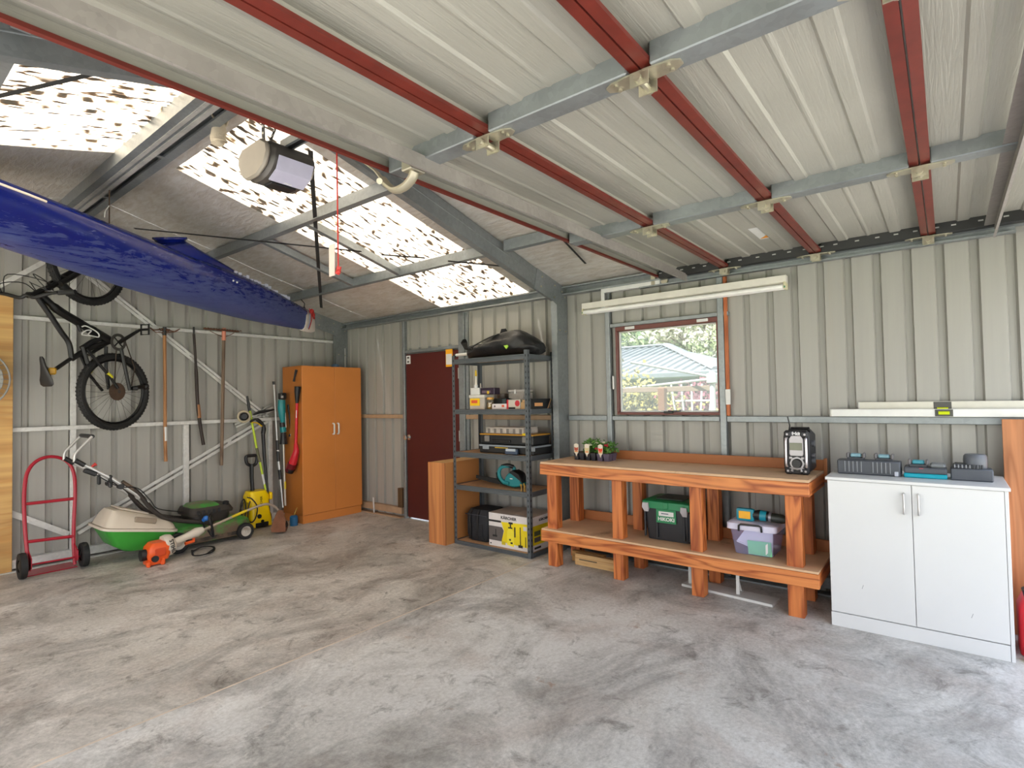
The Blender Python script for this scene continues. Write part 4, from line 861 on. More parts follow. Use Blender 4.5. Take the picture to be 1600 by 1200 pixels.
obj('harness_strap', B().tube(spline([(2.243, 5.715, 0.020), (2.351, 5.797, 0.020), (2.425, 5.731, 0.020), (2.369, 5.570, 0.020), (2.266, 5.490, 0.020), (2.183, 5.536, 0.020)]), 0.012, 6, flat=0.45).tube(spline([(2.117, 5.422, 0.100), (2.164, 5.501, 0.030), (2.243, 5.461, 0.030), (2.369, 5.585, 0.030)]), 0.010, 6, flat=0.45), BLACK, bcx)
hp = Vector((3.153, 5.800, 0.205)); SH = mat('dusty_guard', '#8a5d45', 0.75, 0, 0.2, 9, dirt=('#6f5a4a', 5, 0.52))
obj('guard', B().loft([[(3.132, 5.760, 0.255), (3.198, 5.800, 0.240), (3.201, 5.860, 0.218), (3.142, 5.820, 0.233)], [(3.052, 5.720, 0.177), (3.199, 5.750, 0.140), (3.268, 5.860, 0.114), (3.137, 5.880, 0.136)], [(3.005, 5.700, 0.087), (3.182, 5.720, 0.049), (3.290, 5.860, 0.024), (3.125, 5.900, 0.051)], [(3.012, 5.700, 0.044), (3.187, 5.730, 0.012), (3.264, 5.840, -0.004), (3.136, 5.880, 0.016)]]), SH, bcx)
obj('spool_head', B().lathe([(0.0, 0.0), (0.05, 0.0), (0.055, 0.02), (0.05, 0.05), (0.0, 0.06)], (3.184, 5.790, 0.103), (0.3, 0, -1)), BLACK, bcx)
obj('clamp', B().box(hp-Vector((0.02, 0.02, 0.02)), hp+Vector((0.03, 0.02, 0.02)), 0.006), OR, bcx)

# ---- pressure washer
PY = mat('washer_yellow', '#f2cf00', 0.35); pw = thing('pressure_washer', 'yellow upright pressure washer with black handle beside the mower', 'pressure washer', (3.14, 6.3, 0))
zt = 0.418
obj('body', B().loft([rrect(3.03, 3.28, 6.17, 6.40, 0.02, 0.03), rrect(3.025, 3.275, 6.165, 6.40, 0.10, 0.04), rrect(3.04, 3.26, 6.19, 6.40, zt*0.55, 0.04), rrect(3.03, 3.265, 6.20, 6.40, zt*0.86, 0.045), rrect(3.05, 3.245, 6.22, 6.39, zt, 0.05)]), PY, pw)
obj('foot', B().box((3.075, 6.160, 0.02), (3.225, 6.17, 0.07), 0.008), BLACK, pw)
for sx in (3.005, 3.27): obj('side_lug', B().box((sx, 6.21, zt*0.72), (sx+0.035, 6.32, zt*0.93), 0.012), PY, pw)
for wx in (2.985, 3.315): obj('wheel', B().lathe([(0.0, -0.02), (0.07, -0.02), (0.08, 0.0), (0.07, 0.02), (0.0, 0.02)], (wx-(0.0 if wx < 3.1 else 0.0), 6.37, 0.08), (1, 0, 0)), BLACK, pw)
obj('dial', B().cyl((3.121, 6.190, 0.141), Vector((3.121, 6.190, 0.141))-Vector((0, 0.025, 0)), 0.025), BLACK, pw); obj('inlet', B().cyl((3.153, 6.180, 0.082), Vector((3.153, 6.180, 0.082))-Vector((0, 0.025, 0)), 0.018), BLACK, pw)
obj('hose', B().tube(spline([(2.976, 6.160, 0.380), (3.029, 6.150, 0.351), (3.082, 6.140, 0.258), (3.066, 6.140, 0.146), (3.022, 6.140, 0.097), (2.980, 6.140, 0.133), (2.985, 6.150, 0.251), (3.007, 6.150, 0.333)]), 0.007, 6), BLACK, pw)
obj('power_cord', B().tube(spline([(2.947, 6.220, 0.179), (2.943, 6.240, 0.284), (2.984, 6.250, 0.348), (3.000, 6.240, 0.239), (2.968, 6.220, 0.125), (2.935, 6.240, 0.214), (2.962, 6.220, 0.319)]), 0.007, 6), BLACK, pw)
hz = 0.411
obj('handle_post', B().tube([(3.127, 6.340, 0.391), (3.117, 6.340, 0.577), (3.117, 6.340, 0.725)], 0.032, 8, flat=0.6), BLACK, pw)
obj('handle_grip', B().tube(spline([(3.117, 6.340, 0.703), (3.066, 6.340, 0.737), (3.055, 6.340, 0.812), (3.118, 6.340, 0.821), (3.178, 6.340, 0.808), (3.170, 6.340, 0.727), (3.125, 6.340, 0.702)]), 0.019, 8), BLACK, pw)
text('KÄRCHER', BLACK, pw, (3.156, 6.192, 0.284), (0, 0, 1), (-1, 0, 0), 0.035, depth=0.001)
# ---- tools between washer and wardrobe
LIME = mat('lime_green', '#b7cf2a', 0.4)
t = thing('line_trimmer', 'lime green pole trimmer with round cream head above the pressure washer', 'trimmer', (3.259, 6.250, 0.306))
obj('pole', B().tube([(3.104, 6.350, 1.355), (3.169, 6.320, 0.906)], 0.013, 8), LIME, t); obj('sleeve', B().tube([(3.169, 6.320, 0.906), (3.201, 6.310, 0.740)], 0.016, 8), mat('olive_sleeve', '#5c5a42', 0.6), t)
obj('lower_pole', B().tube([(3.201, 6.310, 0.748), (3.225, 6.300, 0.597), (3.254, 6.270, 0.394)], 0.013, 8), LIME, t); obj('pale_label', B().tube([(3.225, 6.299, 0.597), (3.242, 6.283, 0.477)], 0.0136, 8), WHITE, t)
obj('end_grip', B().tube([(3.080, 6.360, 1.511), (3.095, 6.355, 1.415), (3.103, 6.350, 1.340)], [0.012, 0.018, 0.016], 8), DARK, t)
obj('foot_piece', B().tube([(3.254, 6.270, 0.409), (3.259, 6.250, 0.306)], 0.014, 8), BLACK, t)
hc2 = Vector((3.013, 6.300, 1.277)); obj('head', B().lathe([(0.0, 0.035), (0.03, 0.035), (0.045, 0.02), (0.045, -0.03), (0.0, -0.03)], hc2, (-0.3, -1, 0.05)), BLACK, t)
obj('rim', B().tube(arc(hc2, 0.060, 0, 2*pi, 26, (0.958, -0.287, 0), (0, 0, 1))[:-1], 0.013, 8, True), mat('cream_rim', '#b5a88e', 0.5), t)
t = thing('spray_lance', 'black spray lance with yellow trigger gun leaning beside the lime pole', 'spray lance', (3.265, 6.250, 0.156))
obj('gun', B().tube(spline([(3.086, 6.300, 1.215), (3.153, 6.300, 1.242), (3.214, 6.300, 1.195), (3.244, 6.300, 1.141), (3.236, 6.300, 1.066)]), [0.014]*6+[0.022]*10+[0.026]*5, 8), BLACK, t)
obj('trigger', B().tube(spline([(3.101, 6.285, 1.207), (3.160, 6.285, 1.197), (3.213, 6.285, 1.158)]), 0.012, 8, flat=0.6), mat('trigger_yellow', '#e3b916', 0.4), t)
obj('barrel', B().tube([(3.236, 6.300, 1.066), (3.244, 6.290, 0.812), (3.262, 6.270, 0.453), (3.275, 6.240, 0.111)], [0.022, 0.02, 0.014, 0.014], 8), BLACK, t)
t = thing('extension_pole', 'silver telescopic pole with black joints leaning left of the wardrobe', 'pole', (3.447, 6.250, 0.186))
obj('upper_pole', B().tube([(3.416, 6.380, 1.664), (3.418, 6.320, 0.963)], 0.011, 8), SILVER, t); obj('end_cap', B().tube([(3.413, 6.380, 1.687), (3.415, 6.380, 1.649)], 0.017, 8), BLACK, t)
obj('joint', B().tube([(3.419, 6.320, 0.978), (3.422, 6.300, 0.726)], 0.018, 8), BLACK, t); obj('joint_band', B().tube([(3.420, 6.310, 0.863), (3.422, 6.310, 0.840)], 0.0185, 8), SILVER, t)
obj('mid_pole', B().tube([(3.422, 6.300, 0.726), (3.432, 6.290, 0.611)], 0.014, 8), SILVER, t); obj('joint', B().tube([(3.429, 6.290, 0.627), (3.436, 6.285, 0.512)], 0.019, 8), BLACK, t)
obj('lower_pole', B().tube([(3.436, 6.285, 0.512), (3.447, 6.250, 0.178)], 0.010, 8), SILVER, t)
t = thing('pole_saw', 'teal and black powered pole tool standing against the wardrobe side', 'pole saw', (3.451, 6.200, 0.168))
TEAL = mat('tool_teal', '#0a7b80', 0.4)
obj('battery', B().box(Vector((3.449, 6.250, 1.507))-Vector((0.035, 0.04, 0.04)), Vector((3.449, 6.250, 1.507))+Vector((0.035, 0.04, 0.04)), 0.01), BLACK, t)
obj('battery_label', B().box(Vector((3.424, 6.206, 1.498))-Vector((0.014, 0.003, 0.014)), Vector((3.424, 6.206, 1.498))+Vector((0.014, 0.003, 0.014))), SILVER, t)
obj('motor_body', B().tube([(3.440, 6.250, 1.461), (3.440, 6.250, 1.361), (3.447, 6.250, 1.269), (3.462, 6.250, 1.161)], [0.042, 0.046, 0.038, 0.022], 12), TEAL, t)
obj('housing', B().tube([(3.446, 6.250, 1.192), (3.454, 6.250, 1.100)], 0.03, 10).tube([(3.462, 6.250, 1.069), (3.460, 6.250, 0.931)], [0.03, 0.045], 10).tube([(3.516, 6.240, 1.405), (3.539, 6.240, 1.227), (3.554, 6.240, 1.064), (3.529, 6.240, 1.019)], 0.012, 8), BLACK, t)
obj('teal_collar', B().tube([(3.454, 6.250, 1.138), (3.462, 6.250, 1.077)], 0.036, 10), TEAL, t)
obj('pole', B().tube([(3.455, 6.240, 0.963), (3.451, 6.200, 0.206)], 0.013, 10), mat('pole_pale', '#b3aca2', 0.35, 0.5), t)
obj('pole_label', B().tube([(3.454, 6.215, 0.492), (3.453, 6.210, 0.401)], 0.0138, 10), mat('label_yellow', '#d8c020'), t)
obj('side_rod', B().tube([(3.471, 6.220, 1.306), (3.478, 6.220, 1.130)], 0.005, 6).tube([(3.540, 6.230, 1.049), (3.555, 6.230, 0.840)], 0.005, 6), SILVER, t)
t = thing('tool_bracket', 'small black angled bracket on the gable wall behind the poles', 'bracket', (3.307, 6.420, 1.304))
obj('arm', B().tube([(3.183, 6.420, 1.293), (3.252, 6.420, 1.321), (3.315, 6.420, 1.327), (3.448, 6.430, 1.346)], [0.01, 0.018, 0.018, 0.008], 8), BLACK, t)
obj('rod', B().tube([(3.262, 6.440, 1.320), (3.419, 6.450, 1.417)], 0.008, 6), GALVB, t)
t = thing('red_trimmer', 'red handled trimmer hanging on the left side of the wardrobe', 'trimmer', (3.500, 6.152, 0.597))
TR = mat('trimmer_red', '#c8202f', 0.35)
obj('pole', B().tube([(3.522, 6.050, 1.434), (3.522, 6.068, 1.153), (3.522, 6.086, 0.917)], 0.017, 10), TR, t)
obj('grip', B().tube([(3.495, 5.987, 1.615), (3.495, 5.995, 1.554), (3.495, 6.004, 1.419)], [0.036, 0.033, 0.018], 10), BLACK, t)
obj('head', B().tube([(3.495, 6.039, 0.936), (3.490, 6.018, 0.862), (3.480, 6.058, 0.756), (3.470, 6.098, 0.665)], [0.022, 0.032, 0.045, 0.05], 10), TR, t)
obj('head_guard', B().tube([(3.475, 6.078, 0.710), (3.460, 6.124, 0.619)], [0.055, 0.05], 10), mat('trimmer_dark_red', '#6b0f18', 0.4), t)
obj('sole', B().tube([(3.465, 6.104, 0.650), (3.460, 6.124, 0.604)], [0.052, 0.045], 10), BLACK, t)
obj('white_mark', B().tube([(3.478, 5.986, 1.336), (3.478, 5.991, 1.246)], 0.005, 6), WHITE, t)
tag(obj('pull_tool', B().tube([(3.515, 6.046, 1.814), (3.515, 6.090, 1.724), (3.515, 6.105, 1.679)], [0.016, 0.01, 0.014], 8), DARK), 'small dark tool hooked high on the wardrobe side', 'hand tool')
t = thing('blue_can', 'small blue can with a thin yellow stick on the floor left of the wardrobe', 'can', (3.521, 6.169, 0.000))
cc = Vector((3.441, 6.000, 0.073)); obj('can_body', B().lathe([(0.0, 0), (0.045, 0), (0.045, 0.10), (0.03, 0.115), (0.0, 0.118)], (cc.x, 6.0, 0.0)), mat('can_blue', '#1f5f8c', 0.4), t)
obj('stick', B().tube([(cc.x, 6.0, 0.11), (3.482, 6.000, 0.199)], 0.005, 6), mat('stick_ochre', '#a98a3c', 0.6), t)

# ---- wardrobe
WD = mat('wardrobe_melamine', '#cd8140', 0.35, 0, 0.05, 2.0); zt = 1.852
wx0, wx1 = 3.536, 4.364
wa = thing('wardrobe', 'tall orange melamine wardrobe with two doors in the far corner', 'wardrobe', ((wx0+wx1)/2, 6.18, 0))
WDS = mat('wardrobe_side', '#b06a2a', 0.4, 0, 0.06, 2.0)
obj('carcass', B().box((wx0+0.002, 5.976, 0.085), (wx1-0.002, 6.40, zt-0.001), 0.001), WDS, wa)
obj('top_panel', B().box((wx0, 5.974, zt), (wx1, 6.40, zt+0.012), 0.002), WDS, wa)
zb = 0.098
xm = 3.975
for i, (a, c) in enumerate(((wx0, xm-0.0015), (xm+0.0015, wx1))):
    d = obj('door', B().box((a, 5.957, zb), (c, 5.974, zt+0.008), 0.0015), WD, wa)
    hx = c-0.03 if i == 0 else a+0.03
    obj('handle', B().tube([(hx, 5.957, 1.03), (hx, 5.93, 1.034), (hx, 5.925, 1.045), (hx, 5.925, 1.145), (hx, 5.93, 1.156), (hx, 5.957, 1.16)], 0.010, 8), WHITE, d)
obj('plinth', B().box((wx0+0.002, 5.965, 0), (wx1-0.01, 6.38, zb-0.004), 0.001), WD, wa)
t = tag(obj('blue_jar', B().lathe([(0.0, 0), (0.05, 0), (0.05, 0.03), (0.035, 0.05), (0.0, 0.05)], (4.150, 6.2, zt+0.012)), mat('cap_blue', '#56728c', 0.5)), 'small round blue jar on top of the wardrobe', 'jar')
tag(obj('white_strip', B().box((4.395, 5.767-0.012, 0.0), (4.402, 5.767+0.012, 0.20), 0.002, rot=Matrix.Rotation(-0.07, 3, 'X')), WHITE), 'short white strip leaning on the side wall right of the wardrobe', 'strip')
tag(obj('timber_block', B().box((4.40, 5.22, 0.126), (4.465, 5.30, 0.36), 0.003), wood('dark_block', '#5b4228', '#47321e', 'Z')), 'brown timber block standing on the wall plate left of the maroon door', 'timber block')

# ---- garage door opener, release cord and arm
op = thing('door_opener', 'dark grey garage door opener motor hanging below the ridge', 'door opener', (1.5, 2.85, 2.65))
OG = mat('opener_grey', '#4c4844', 0.35); OGL = mat('opener_side', '#8d857a', 0.4)
oc = Vector((1.500, 2.753, 2.673))
prof = []
sec = [(-0.155, 0.05), (-0.165, 0.0), (-0.13, -0.065), (-0.05, -0.10), (0.06, -0.10), (0.12, -0.06), (0.15, 0.0), (0.15, 0.05), (0.10, 0.085), (-0.09, 0.09)]
obj('housing', B().prism([(oc.y+a, oc.z+c) for a, c in sec], 'x', oc.x-0.115, oc.x+0.135, 0.022), OG, op)
obj('side_cover', B().prism([(oc.y+a*0.96, oc.z+c*0.96) for a, c in sec], 'x', oc.x-0.14, oc.x-0.115, 0.01), OGL, op)
lens = [(oc.y-0.166, oc.z-0.005), (oc.y-0.134, oc.z-0.066), (oc.y-0.06, oc.z-0.1), (oc.y-0.064, oc.z-0.106), (oc.y-0.138, oc.z-0.072), (oc.y-0.172, oc.z-0.008)]
obj('light_lens', B().prism(lens, 'x', oc.x-0.08, oc.x+0.11), mat('frosted_lens', '#b9b7cc', 0.5), op)
obj('base_trim', B().box((oc.x-0.06, oc.y-0.05, oc.z-0.112), (oc.x+0.08, oc.y+0.03, oc.z-0.10), 0.004), BLACK, op)
obj('rail', B().prism([(oc.x-0.026, oc.z+0.07), (oc.x+0.026, oc.z+0.07), (oc.x+0.026, oc.z+0.11), (oc.x+0.018, oc.z+0.11), (oc.x+0.018, oc.z+0.078), (oc.x-0.018, oc.z+0.078), (oc.x-0.018, oc.z+0.11), (oc.x-0.026, oc.z+0.11)], 'y', YF, oc.y-0.08), GALV, op)
obj('rail_slot', B().box((oc.x-0.012, YF, oc.z+0.068), (oc.x+0.012, oc.y-0.1, oc.z+0.0715)), BLACK, op, smooth=0)
def perf(a, c, par):
    a, c = Vector(a), Vector(c); d = (c-a).normalized(); b = B().tube([a, c], 0.018, 4, flat=0.12); o = obj('hanger_strap', b, DARK, par)
    h = B(); n = int((c-a).length/0.035)
    for i in range(n): h.ball(a+d*(0.02+0.035*i), 0.008, 6, 4)
    obj('punched_hole', h, mat('hole_light', '#e7e0d4'), o)['kind'] = 'stuff'
perf((oc.x-0.06, oc.y+0.02, oc.z+0.08), (oc.x-0.075, oc.y+0.02, 3.12), op); perf((oc.x-0.05, oc.y+0.01, oc.z+0.08), (oc.x+0.075, oc.y+0.0, 3.12), op)
obj('status_mark', B().box((oc.x+0.0, oc.y-0.075, oc.z-0.104), (oc.x+0.04, oc.y-0.07, oc.z-0.099), 0.001), WHITE, op)
ty = 1.705
am = obj('door_arm', B().tube(spline([(1.500, 1.673, 2.356), (1.500, 1.693, 2.329), (1.500, 1.737, 2.309), (1.500, 1.795, 2.310), (1.500, 1.844, 2.342), (1.500, 1.878, 2.378)]), 0.022, 10, flat=0.7), mat('arm_zinc', '#b4ac98', 0.4, 0.5), op)
obj('arm_strap', B().tube([(1.500, 1.869, 2.368), (1.500, 1.921, 2.424), (1.500, 1.992, 2.478)], 0.016, 6, flat=0.3), mat('arm_zinc', '#b4ac98'), am)
p = Vector((1.500, 1.681, 2.363)); obj('door_bracket', B().box((1.46, p.y-0.03, p.z-0.01), (1.54, p.y+0.03, ZB-0.001), 0.004), ZINC, am)
obj('arm_bolt', B().cyl((1.470, 1.862, 2.357), (1.530, 1.938, 2.395), 0.013), ZINC, am)
t = thing('release_cord', 'red emergency release cord with red toggle hanging from the opener rail', 'cord', (1.500, 2.208, 2.019))
obj('cord', B().tube([(1.5, 2.214, oc.z+0.075), (1.500, 2.211, 2.315), (1.500, 2.210, 2.050)], 0.0038, 6), mat('cord_bright_red', '#c5322c', 0.5), t)
obj('toggle', B().tube([(1.500, 2.219, 2.021), (1.500, 2.208, 2.037), (1.500, 2.203, 2.054)], 0.011, 8).tube([(1.490, 2.209, 2.024), (1.500, 2.198, 2.030)], 0.010, 8), mat('cord_bright_red', '#c5322c'), t)
obj('instruction_tag', B().box(Vector((1.510, 2.245, 2.088))-Vector((0.022, 0.022, 0.075)), Vector((1.510, 2.245, 2.088))+Vector((-0.018, 0.022, 0.075)), 0.001), mat('tag_pale', '#e8cfc6', 0.5), t)
t = thing('rope_bundle', 'bundle of off white rope tied up under the ridge beam', 'rope', (1.500, 3.435, 3.125))
ROPE = mat('rope_cream', '#c9bda6', 0.8, bmp=0.4, bscale=200); rb = Vector((1.520, 3.481, 3.112))
obj('coil', B().lathe([(0.0, -0.09), (0.035, -0.085), (0.045, -0.05), (0.04, 0.02), (0.026, 0.05), (0.0, 0.055)], rb, (0.12, 0, 1), 14), ROPE, t)
for k in range(5): obj('wrap', B().tube(arc(rb+Vector((0, 0, -0.06+0.025*k)), 0.044-0.003*k, 0, 2*pi, 16, (1, 0, 0.1), (0, 1, 0.12))[:-1], 0.006, 6, True), ROPE, t)
obj('top_loop', B().tube(spline([rb+Vector((0, 0, 0.04)), rb+Vector((-0.04, 0, 0.09)), rb+Vector((-0.03, 0.0, 0.13)), rb+Vector((0.03, 0, 0.18)), rb+Vector((0.05, 0, 0.08)), rb+Vector((0.02, 0, 0.02))]), 0.008, 6).tube([rb+Vector((0.02, 0, 0.15)), (rb.x+0.03, rb.y, 3.12)], 0.006, 6), ROPE, t)


# ================================================================== shelving and what stands on it
SHM = mat('shelf_steel', '#595e62', 0.45, 0.3); CHIP = mat('chipboard', '#b58d68', 0.7, 0, 0.14, 40)
FX, BX, FY0, FY1 = 3.93, 4.345, 2.935, 3.875
su = thing('shelving_unit', 'grey boltless steel shelving unit with five chipboard shelves beside the maroon door', 'shelving', (4.14, 3.4, 0))
for px_, sx in ((FX, 1), (BX, -1)):
    for py_, sy in ((FY0, 1), (FY1, -1)):
        p = obj('post', B().prism([(px_, py_), (px_+sx*0.036, py_), (px_+sx*0.036, py_+sy*0.002), (px_+sx*0.002, py_+sy*0.002), (px_+sx*0.002, py_+sy*0.036), (px_, py_+sy*0.036)], 'z', 0, 1.862), SHM, su)
        h = B()
        for k in range(36):
            z = 0.05+k*0.05
            h.box((px_-0.0008*sx, py_+sy*0.014, z), (px_+0.0006*sx, py_+sy*0.024, z+0.02)).box((px_+sx*0.012, py_-sy*0.0008, z), (px_+sx*0.022, py_+sy*0.0006, z+0.02))
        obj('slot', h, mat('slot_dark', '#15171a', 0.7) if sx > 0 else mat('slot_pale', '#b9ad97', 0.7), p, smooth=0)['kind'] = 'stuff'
LV = [1.822, 1.325, 0.905, 0.582, 0.035]
for i, z in enumerate(LV):
    sh = obj('shelf', B().box((FX+0.012, FY0+0.012, z-0.014), (BX-0.012, FY1-0.012, z-0.002)), CHIP, su)
    def beam(lo, hi): obj('beam', B().box(lo, hi, 0.003), SHM, sh)
    zz0, zz1 = z-0.045, z+0.002
    zz0 = max(zz0, 0.001)
    for a, c in ((FX-0.004, FX+0.012), (BX-0.012, BX+0.004)):
        b = B().prism([(a, zz0), (c, zz0), (c, zz0+0.012), ((a+c)/2+0.002, zz0+0.016), ((a+c)/2+0.002, zz1-0.012), (c, zz1-0.008), (c, zz1), (a, zz1), (a, zz1-0.01), (a+0.004, zz1-0.014), (a+0.004, zz0+0.014), (a, zz0+0.01)] if a < 4 else [(a, zz0), (c, zz0), (c, zz1), (a, zz1)], 'y', FY0+0.036, FY1-0.036)
        obj('beam', b, SHM, sh)
    for a, c in ((FY0-0.003, FY0+0.012), (FY1-0.012, FY1+0.003)): beam((FX+0.036, a, zz0), (BX-0.036, c, zz1))

# --- top shelf
bag = thing('gear_bag', 'crumpled black zip bag lying on the top shelf', 'bag', (4.13, 3.35, LV[0]))
def lump(pts, k=14, seed=1, fold=0.02):
    """soft bag: (y, z bottom, z top, half depth) along its length"""
    random.seed(seed); R = []
    for y, zb, zt, w in pts:
        r = []
        for j in range(k):
            a = 2*pi*j/k; f = 1+fold*6*(random.random()-0.5)*(0.3 if sin(a) < 0 else 1)
            zz = (zb+zt)/2+(zt-zb)/2*max(-1, sin(a)*f)
            r.append((4.13+w*cos(a)*f, y+random.uniform(-0.008, 0.008), max(zz, zb)))
        R.append(r)
    return B().loft(R)
z = LV[0]+0.003
g = lump([(3.80, z+0.05, z+0.09, 0.03), (3.77, z, z+0.13, 0.10), (3.70, z, z+0.135, 0.15), (3.60, z, z+0.16, 0.165), (3.50, z, z+0.19, 0.17), (3.40, z, z+0.215, 0.175), (3.30, z, z+0.24, 0.175), (3.20, z, z+0.245, 0.175), (3.10, z, z+0.225, 0.17), (3.02, z, z+0.18, 0.16), (2.97, z, z+0.14, 0.13), (2.93, z+0.01, z+0.12, 0.10), (2.91, z+0.03, z+0.10, 0.05)], 18, 4, 0.022)
BAGM = mat('bag_black', '#131416', 0.5, 0, 0.2, 12, 0.9, 11)
import mathutils
bmesh.ops.subdivide_edges(g.bm, edges=g.bm.edges[:], cuts=2, use_grid_fill=True, smooth=0.6)
for v in g.bm.verts:
    if v.co.z > z+0.02:
        n1 = mathutils.noise.noise(Vector((v.co.x*9, v.co.y*5, v.co.z*22))); n2 = mathutils.noise.noise(Vector((v.co.x*22+3, v.co.y*16, v.co.z*30)))
        v.co += Vector((-0.026*n1-0.010*n2, 0.008*n2, 0.020*n1+0.008*n2))
    v.co.z = max(v.co.z, z)
obj('bag_body', g, BAGM, bag, smooth=60)
obj('end_flap', B().loft([[(4.02, 3.77, z+0.10), (4.08, 3.79, z+0.10), (4.08, 3.80, z+0.10), (4.02, 3.78, z+0.10)], [(4.0, 3.81, z+0.17), (4.10, 3.815, z+0.18), (4.10, 3.82, z+0.18), (4.0, 3.818, z+0.17)], [(4.02, 3.80, z+0.205), (4.06, 3.80, z+0.21), (4.06, 3.805, z+0.21), (4.02, 3.805, z+0.205)]]), BAGM, bag)
obj('top_flap', B().loft([[(4.02, 3.33, z+0.20), (4.10, 3.28, z+0.22), (4.10, 3.27, z+0.22), (4.02, 3.32, z+0.2)], [(4.03, 3.31, z+0.265), (4.07, 3.29, z+0.27), (4.07, 3.285, z+0.27), (4.03, 3.305, z+0.265)]]), BAGM, bag)
obj('carry_strap', B().tube(spline([(3.975, 3.68, z+0.10), (3.985, 3.55, z+0.15), (4.0, 3.42, z+0.195), (4.01, 3.32, z+0.215)]), 0.014, 6, flat=0.3), mat('strap_grey', '#3d3c3b', 0.6), bag)
obj('strap_tab', B().tube([(3.975, 3.66, z+0.11), (3.97, 3.62, z+0.085)], 0.013, 6, flat=0.3), mat('strap_grey', '#3d3c3b'), bag)
obj('lime_patch', B().prism([(3.19, z+0.06), (3.225, z+0.10), (3.185, z+0.11), (3.165, z+0.085)], 'x', 3.95, 3.96), mat('lime_patch', '#a6d14a', 0.5), bag)
t = thing('white_tube', 'white tube with dark end poking out left from the black bag', 'tube', (4.05, 3.88, LV[0]))
obj('tube', B().cyl((4.05, 3.72, LV[0]+0.062), (4.05, 3.93, LV[0]+0.058), 0.014), WHITE, t); obj('end_plug', B().cyl((4.05, 3.93, LV[0]+0.058), (4.05, 3.965, LV[0]+0.045), 0.017), BLACK, t)

# --- upper shelf: small boxes
def pbox(name, label, cat, px0, px1, py0, py1, zb, x, depth, m, bev=0.003):
    pass
def ybox(x, y0, y1, z0, z1, d, bev=0.003): return B().box((x, y0, z0), (x+d, y1, z1), bev)
z = LV[1]+0.001; X = 4.02
y = lambda px_: None
t = thing('fixings_box', 'yellow and white labelled plastic box at the left end of the upper shelf', 'box', (X+0.06, 3.630, z))
ya, yb = 3.529, 3.728; zt = 1.468
obj('box_body', ybox(X, ya, yb, z, zt-0.03, 0.13), mat('box_clearish', '#b9b3ac', 0.3), t); obj('box_lid', ybox(X-0.004, ya-0.004, yb+0.004, zt-0.03, zt, 0.138), mat('lid_white', '#cfccc4', 0.4), t)
obj('front_label', B().box((X-0.003, ya+0.06, z+0.035), (X, yb-0.01, zt-0.035)), mat('label_yellow2', '#eec21a', 0.5), t); obj('label_mark', B().box((X-0.004, ya+0.09, z+0.06), (X-0.003, yb-0.03, z+0.09)), mat('label_red', '#d95a33', 0.5), t)
t = thing('white_box', 'small white carton on top of the yellow labelled box', 'box', (X+0.05, 3.670, zt))
obj('carton', ybox(X+0.01, 3.602, 3.721, zt+0.001, 1.535, 0.09), WHITE, t); obj('carton_flap', ybox(X+0.008, 3.602, 3.721, 1.535, 1.538, 0.05, 0.0), WHITE, t)
zc = 1.535
def cartridge(yy, xx, zz, label, tip):
    t = thing('caulk_cartridge', label, 'cartridge', (xx, yy, zz), 'caulk cartridges on the upper shelf')
    obj('barrel', B().cyl((xx, yy, zz), (xx, yy, zz+0.03), 0.019), WHITE, t); obj('nozzle', B().lathe([(0.014, 0.03), (0.010, 0.05), (0.006, 0.115), (0.0, 0.115)], (xx, yy, zz)), mat('nozzle_white', '#e3ddd0', 0.5), t)
    if tip: obj('cap', B().lathe([(0.0, 0.18), (0.008, 0.172), (0.012, 0.12), (0.0, 0.115)], (xx, yy, zz)), mat('cap_yellow', '#d8b420', 0.5), t)
cartridge(3.644, 4.03, zc+0.001, 'white nozzle with yellow cap standing on the small white carton', True)
cartridge(3.665, 4.12, zt+0.002, 'plain white nozzle without a cap just right of the yellow capped one', False)
t = thing('purple_pack', 'dark purple packet with yellow spot on top of the left boxes', 'packet', (X+0.05, 3.510, zt))
obj('pack', ybox(X+0.012, 3.413, 3.594, zt+0.001, 1.534, 0.09, 0.006), mat('pack_purple', '#2b1c30', 0.4), t); obj('print_band', B().box((X+0.010, 3.461, zt+0.015), (X+0.012, 3.568, zt+0.04)), mat('pack_mauve', '#6d5a66', 0.5), t); obj('yellow_spot', B().box((X+0.009, 3.478, zt+0.008), (X+0.0105, 3.502, zt+0.035)), mat('cap_yellow', '#d8b420'), t)
t = thing('screw_jar', 'clear jar of brass screws with amber lid on the upper shelf', 'jar', (X+0.035, 3.484, z))
c = (X+0.035, 3.484, z); obj('glass', B().lathe([(0.0, 0.0), (0.032, 0.0), (0.035, 0.01), (0.035, 0.085), (0.03, 0.10), (0.028, 0.10)], c), clear('jar_glass', (0.9, 0.88, 0.8), 0.12), t); obj('screws', B().lathe([(0.0, 0.004), (0.031, 0.004), (0.031, 0.06), (0.015, 0.07), (0.0, 0.066)], c), mat('brass_screws', '#9a7a3e', 0.4, 0.5, 0.4, 90), t); obj('lid', B().lathe([(0.034, 0.092), (0.034, 0.115), (0.0, 0.117)], c), mat('lid_amber', '#cf9a45', 0.4), t)
t = thing('long_white_box', 'low white carton with small red print in the middle of the upper shelf', 'box', (X+0.04, 3.344, z))
obj('carton', ybox(4.01, 3.250, 3.428, z, 1.377, 0.09), mat('carton_white', '#ded9dc', 0.5), t); obj('print_mark', B().box((4.0085, 3.391-0.008, z+0.02), (4.0102, 3.391+0.008, z+0.036)), mat('print_dark', '#4a3a44', 0.6), t); obj('red_print', B().box((4.0085, 3.289-0.015, z+0.02), (4.0102, 3.289+0.015, z+0.04)), mat('label_red', '#d95a33'), t)
t = thing('black_case', 'black carton behind the low white carton on the upper shelf', 'box', (4.16, 3.418, z))
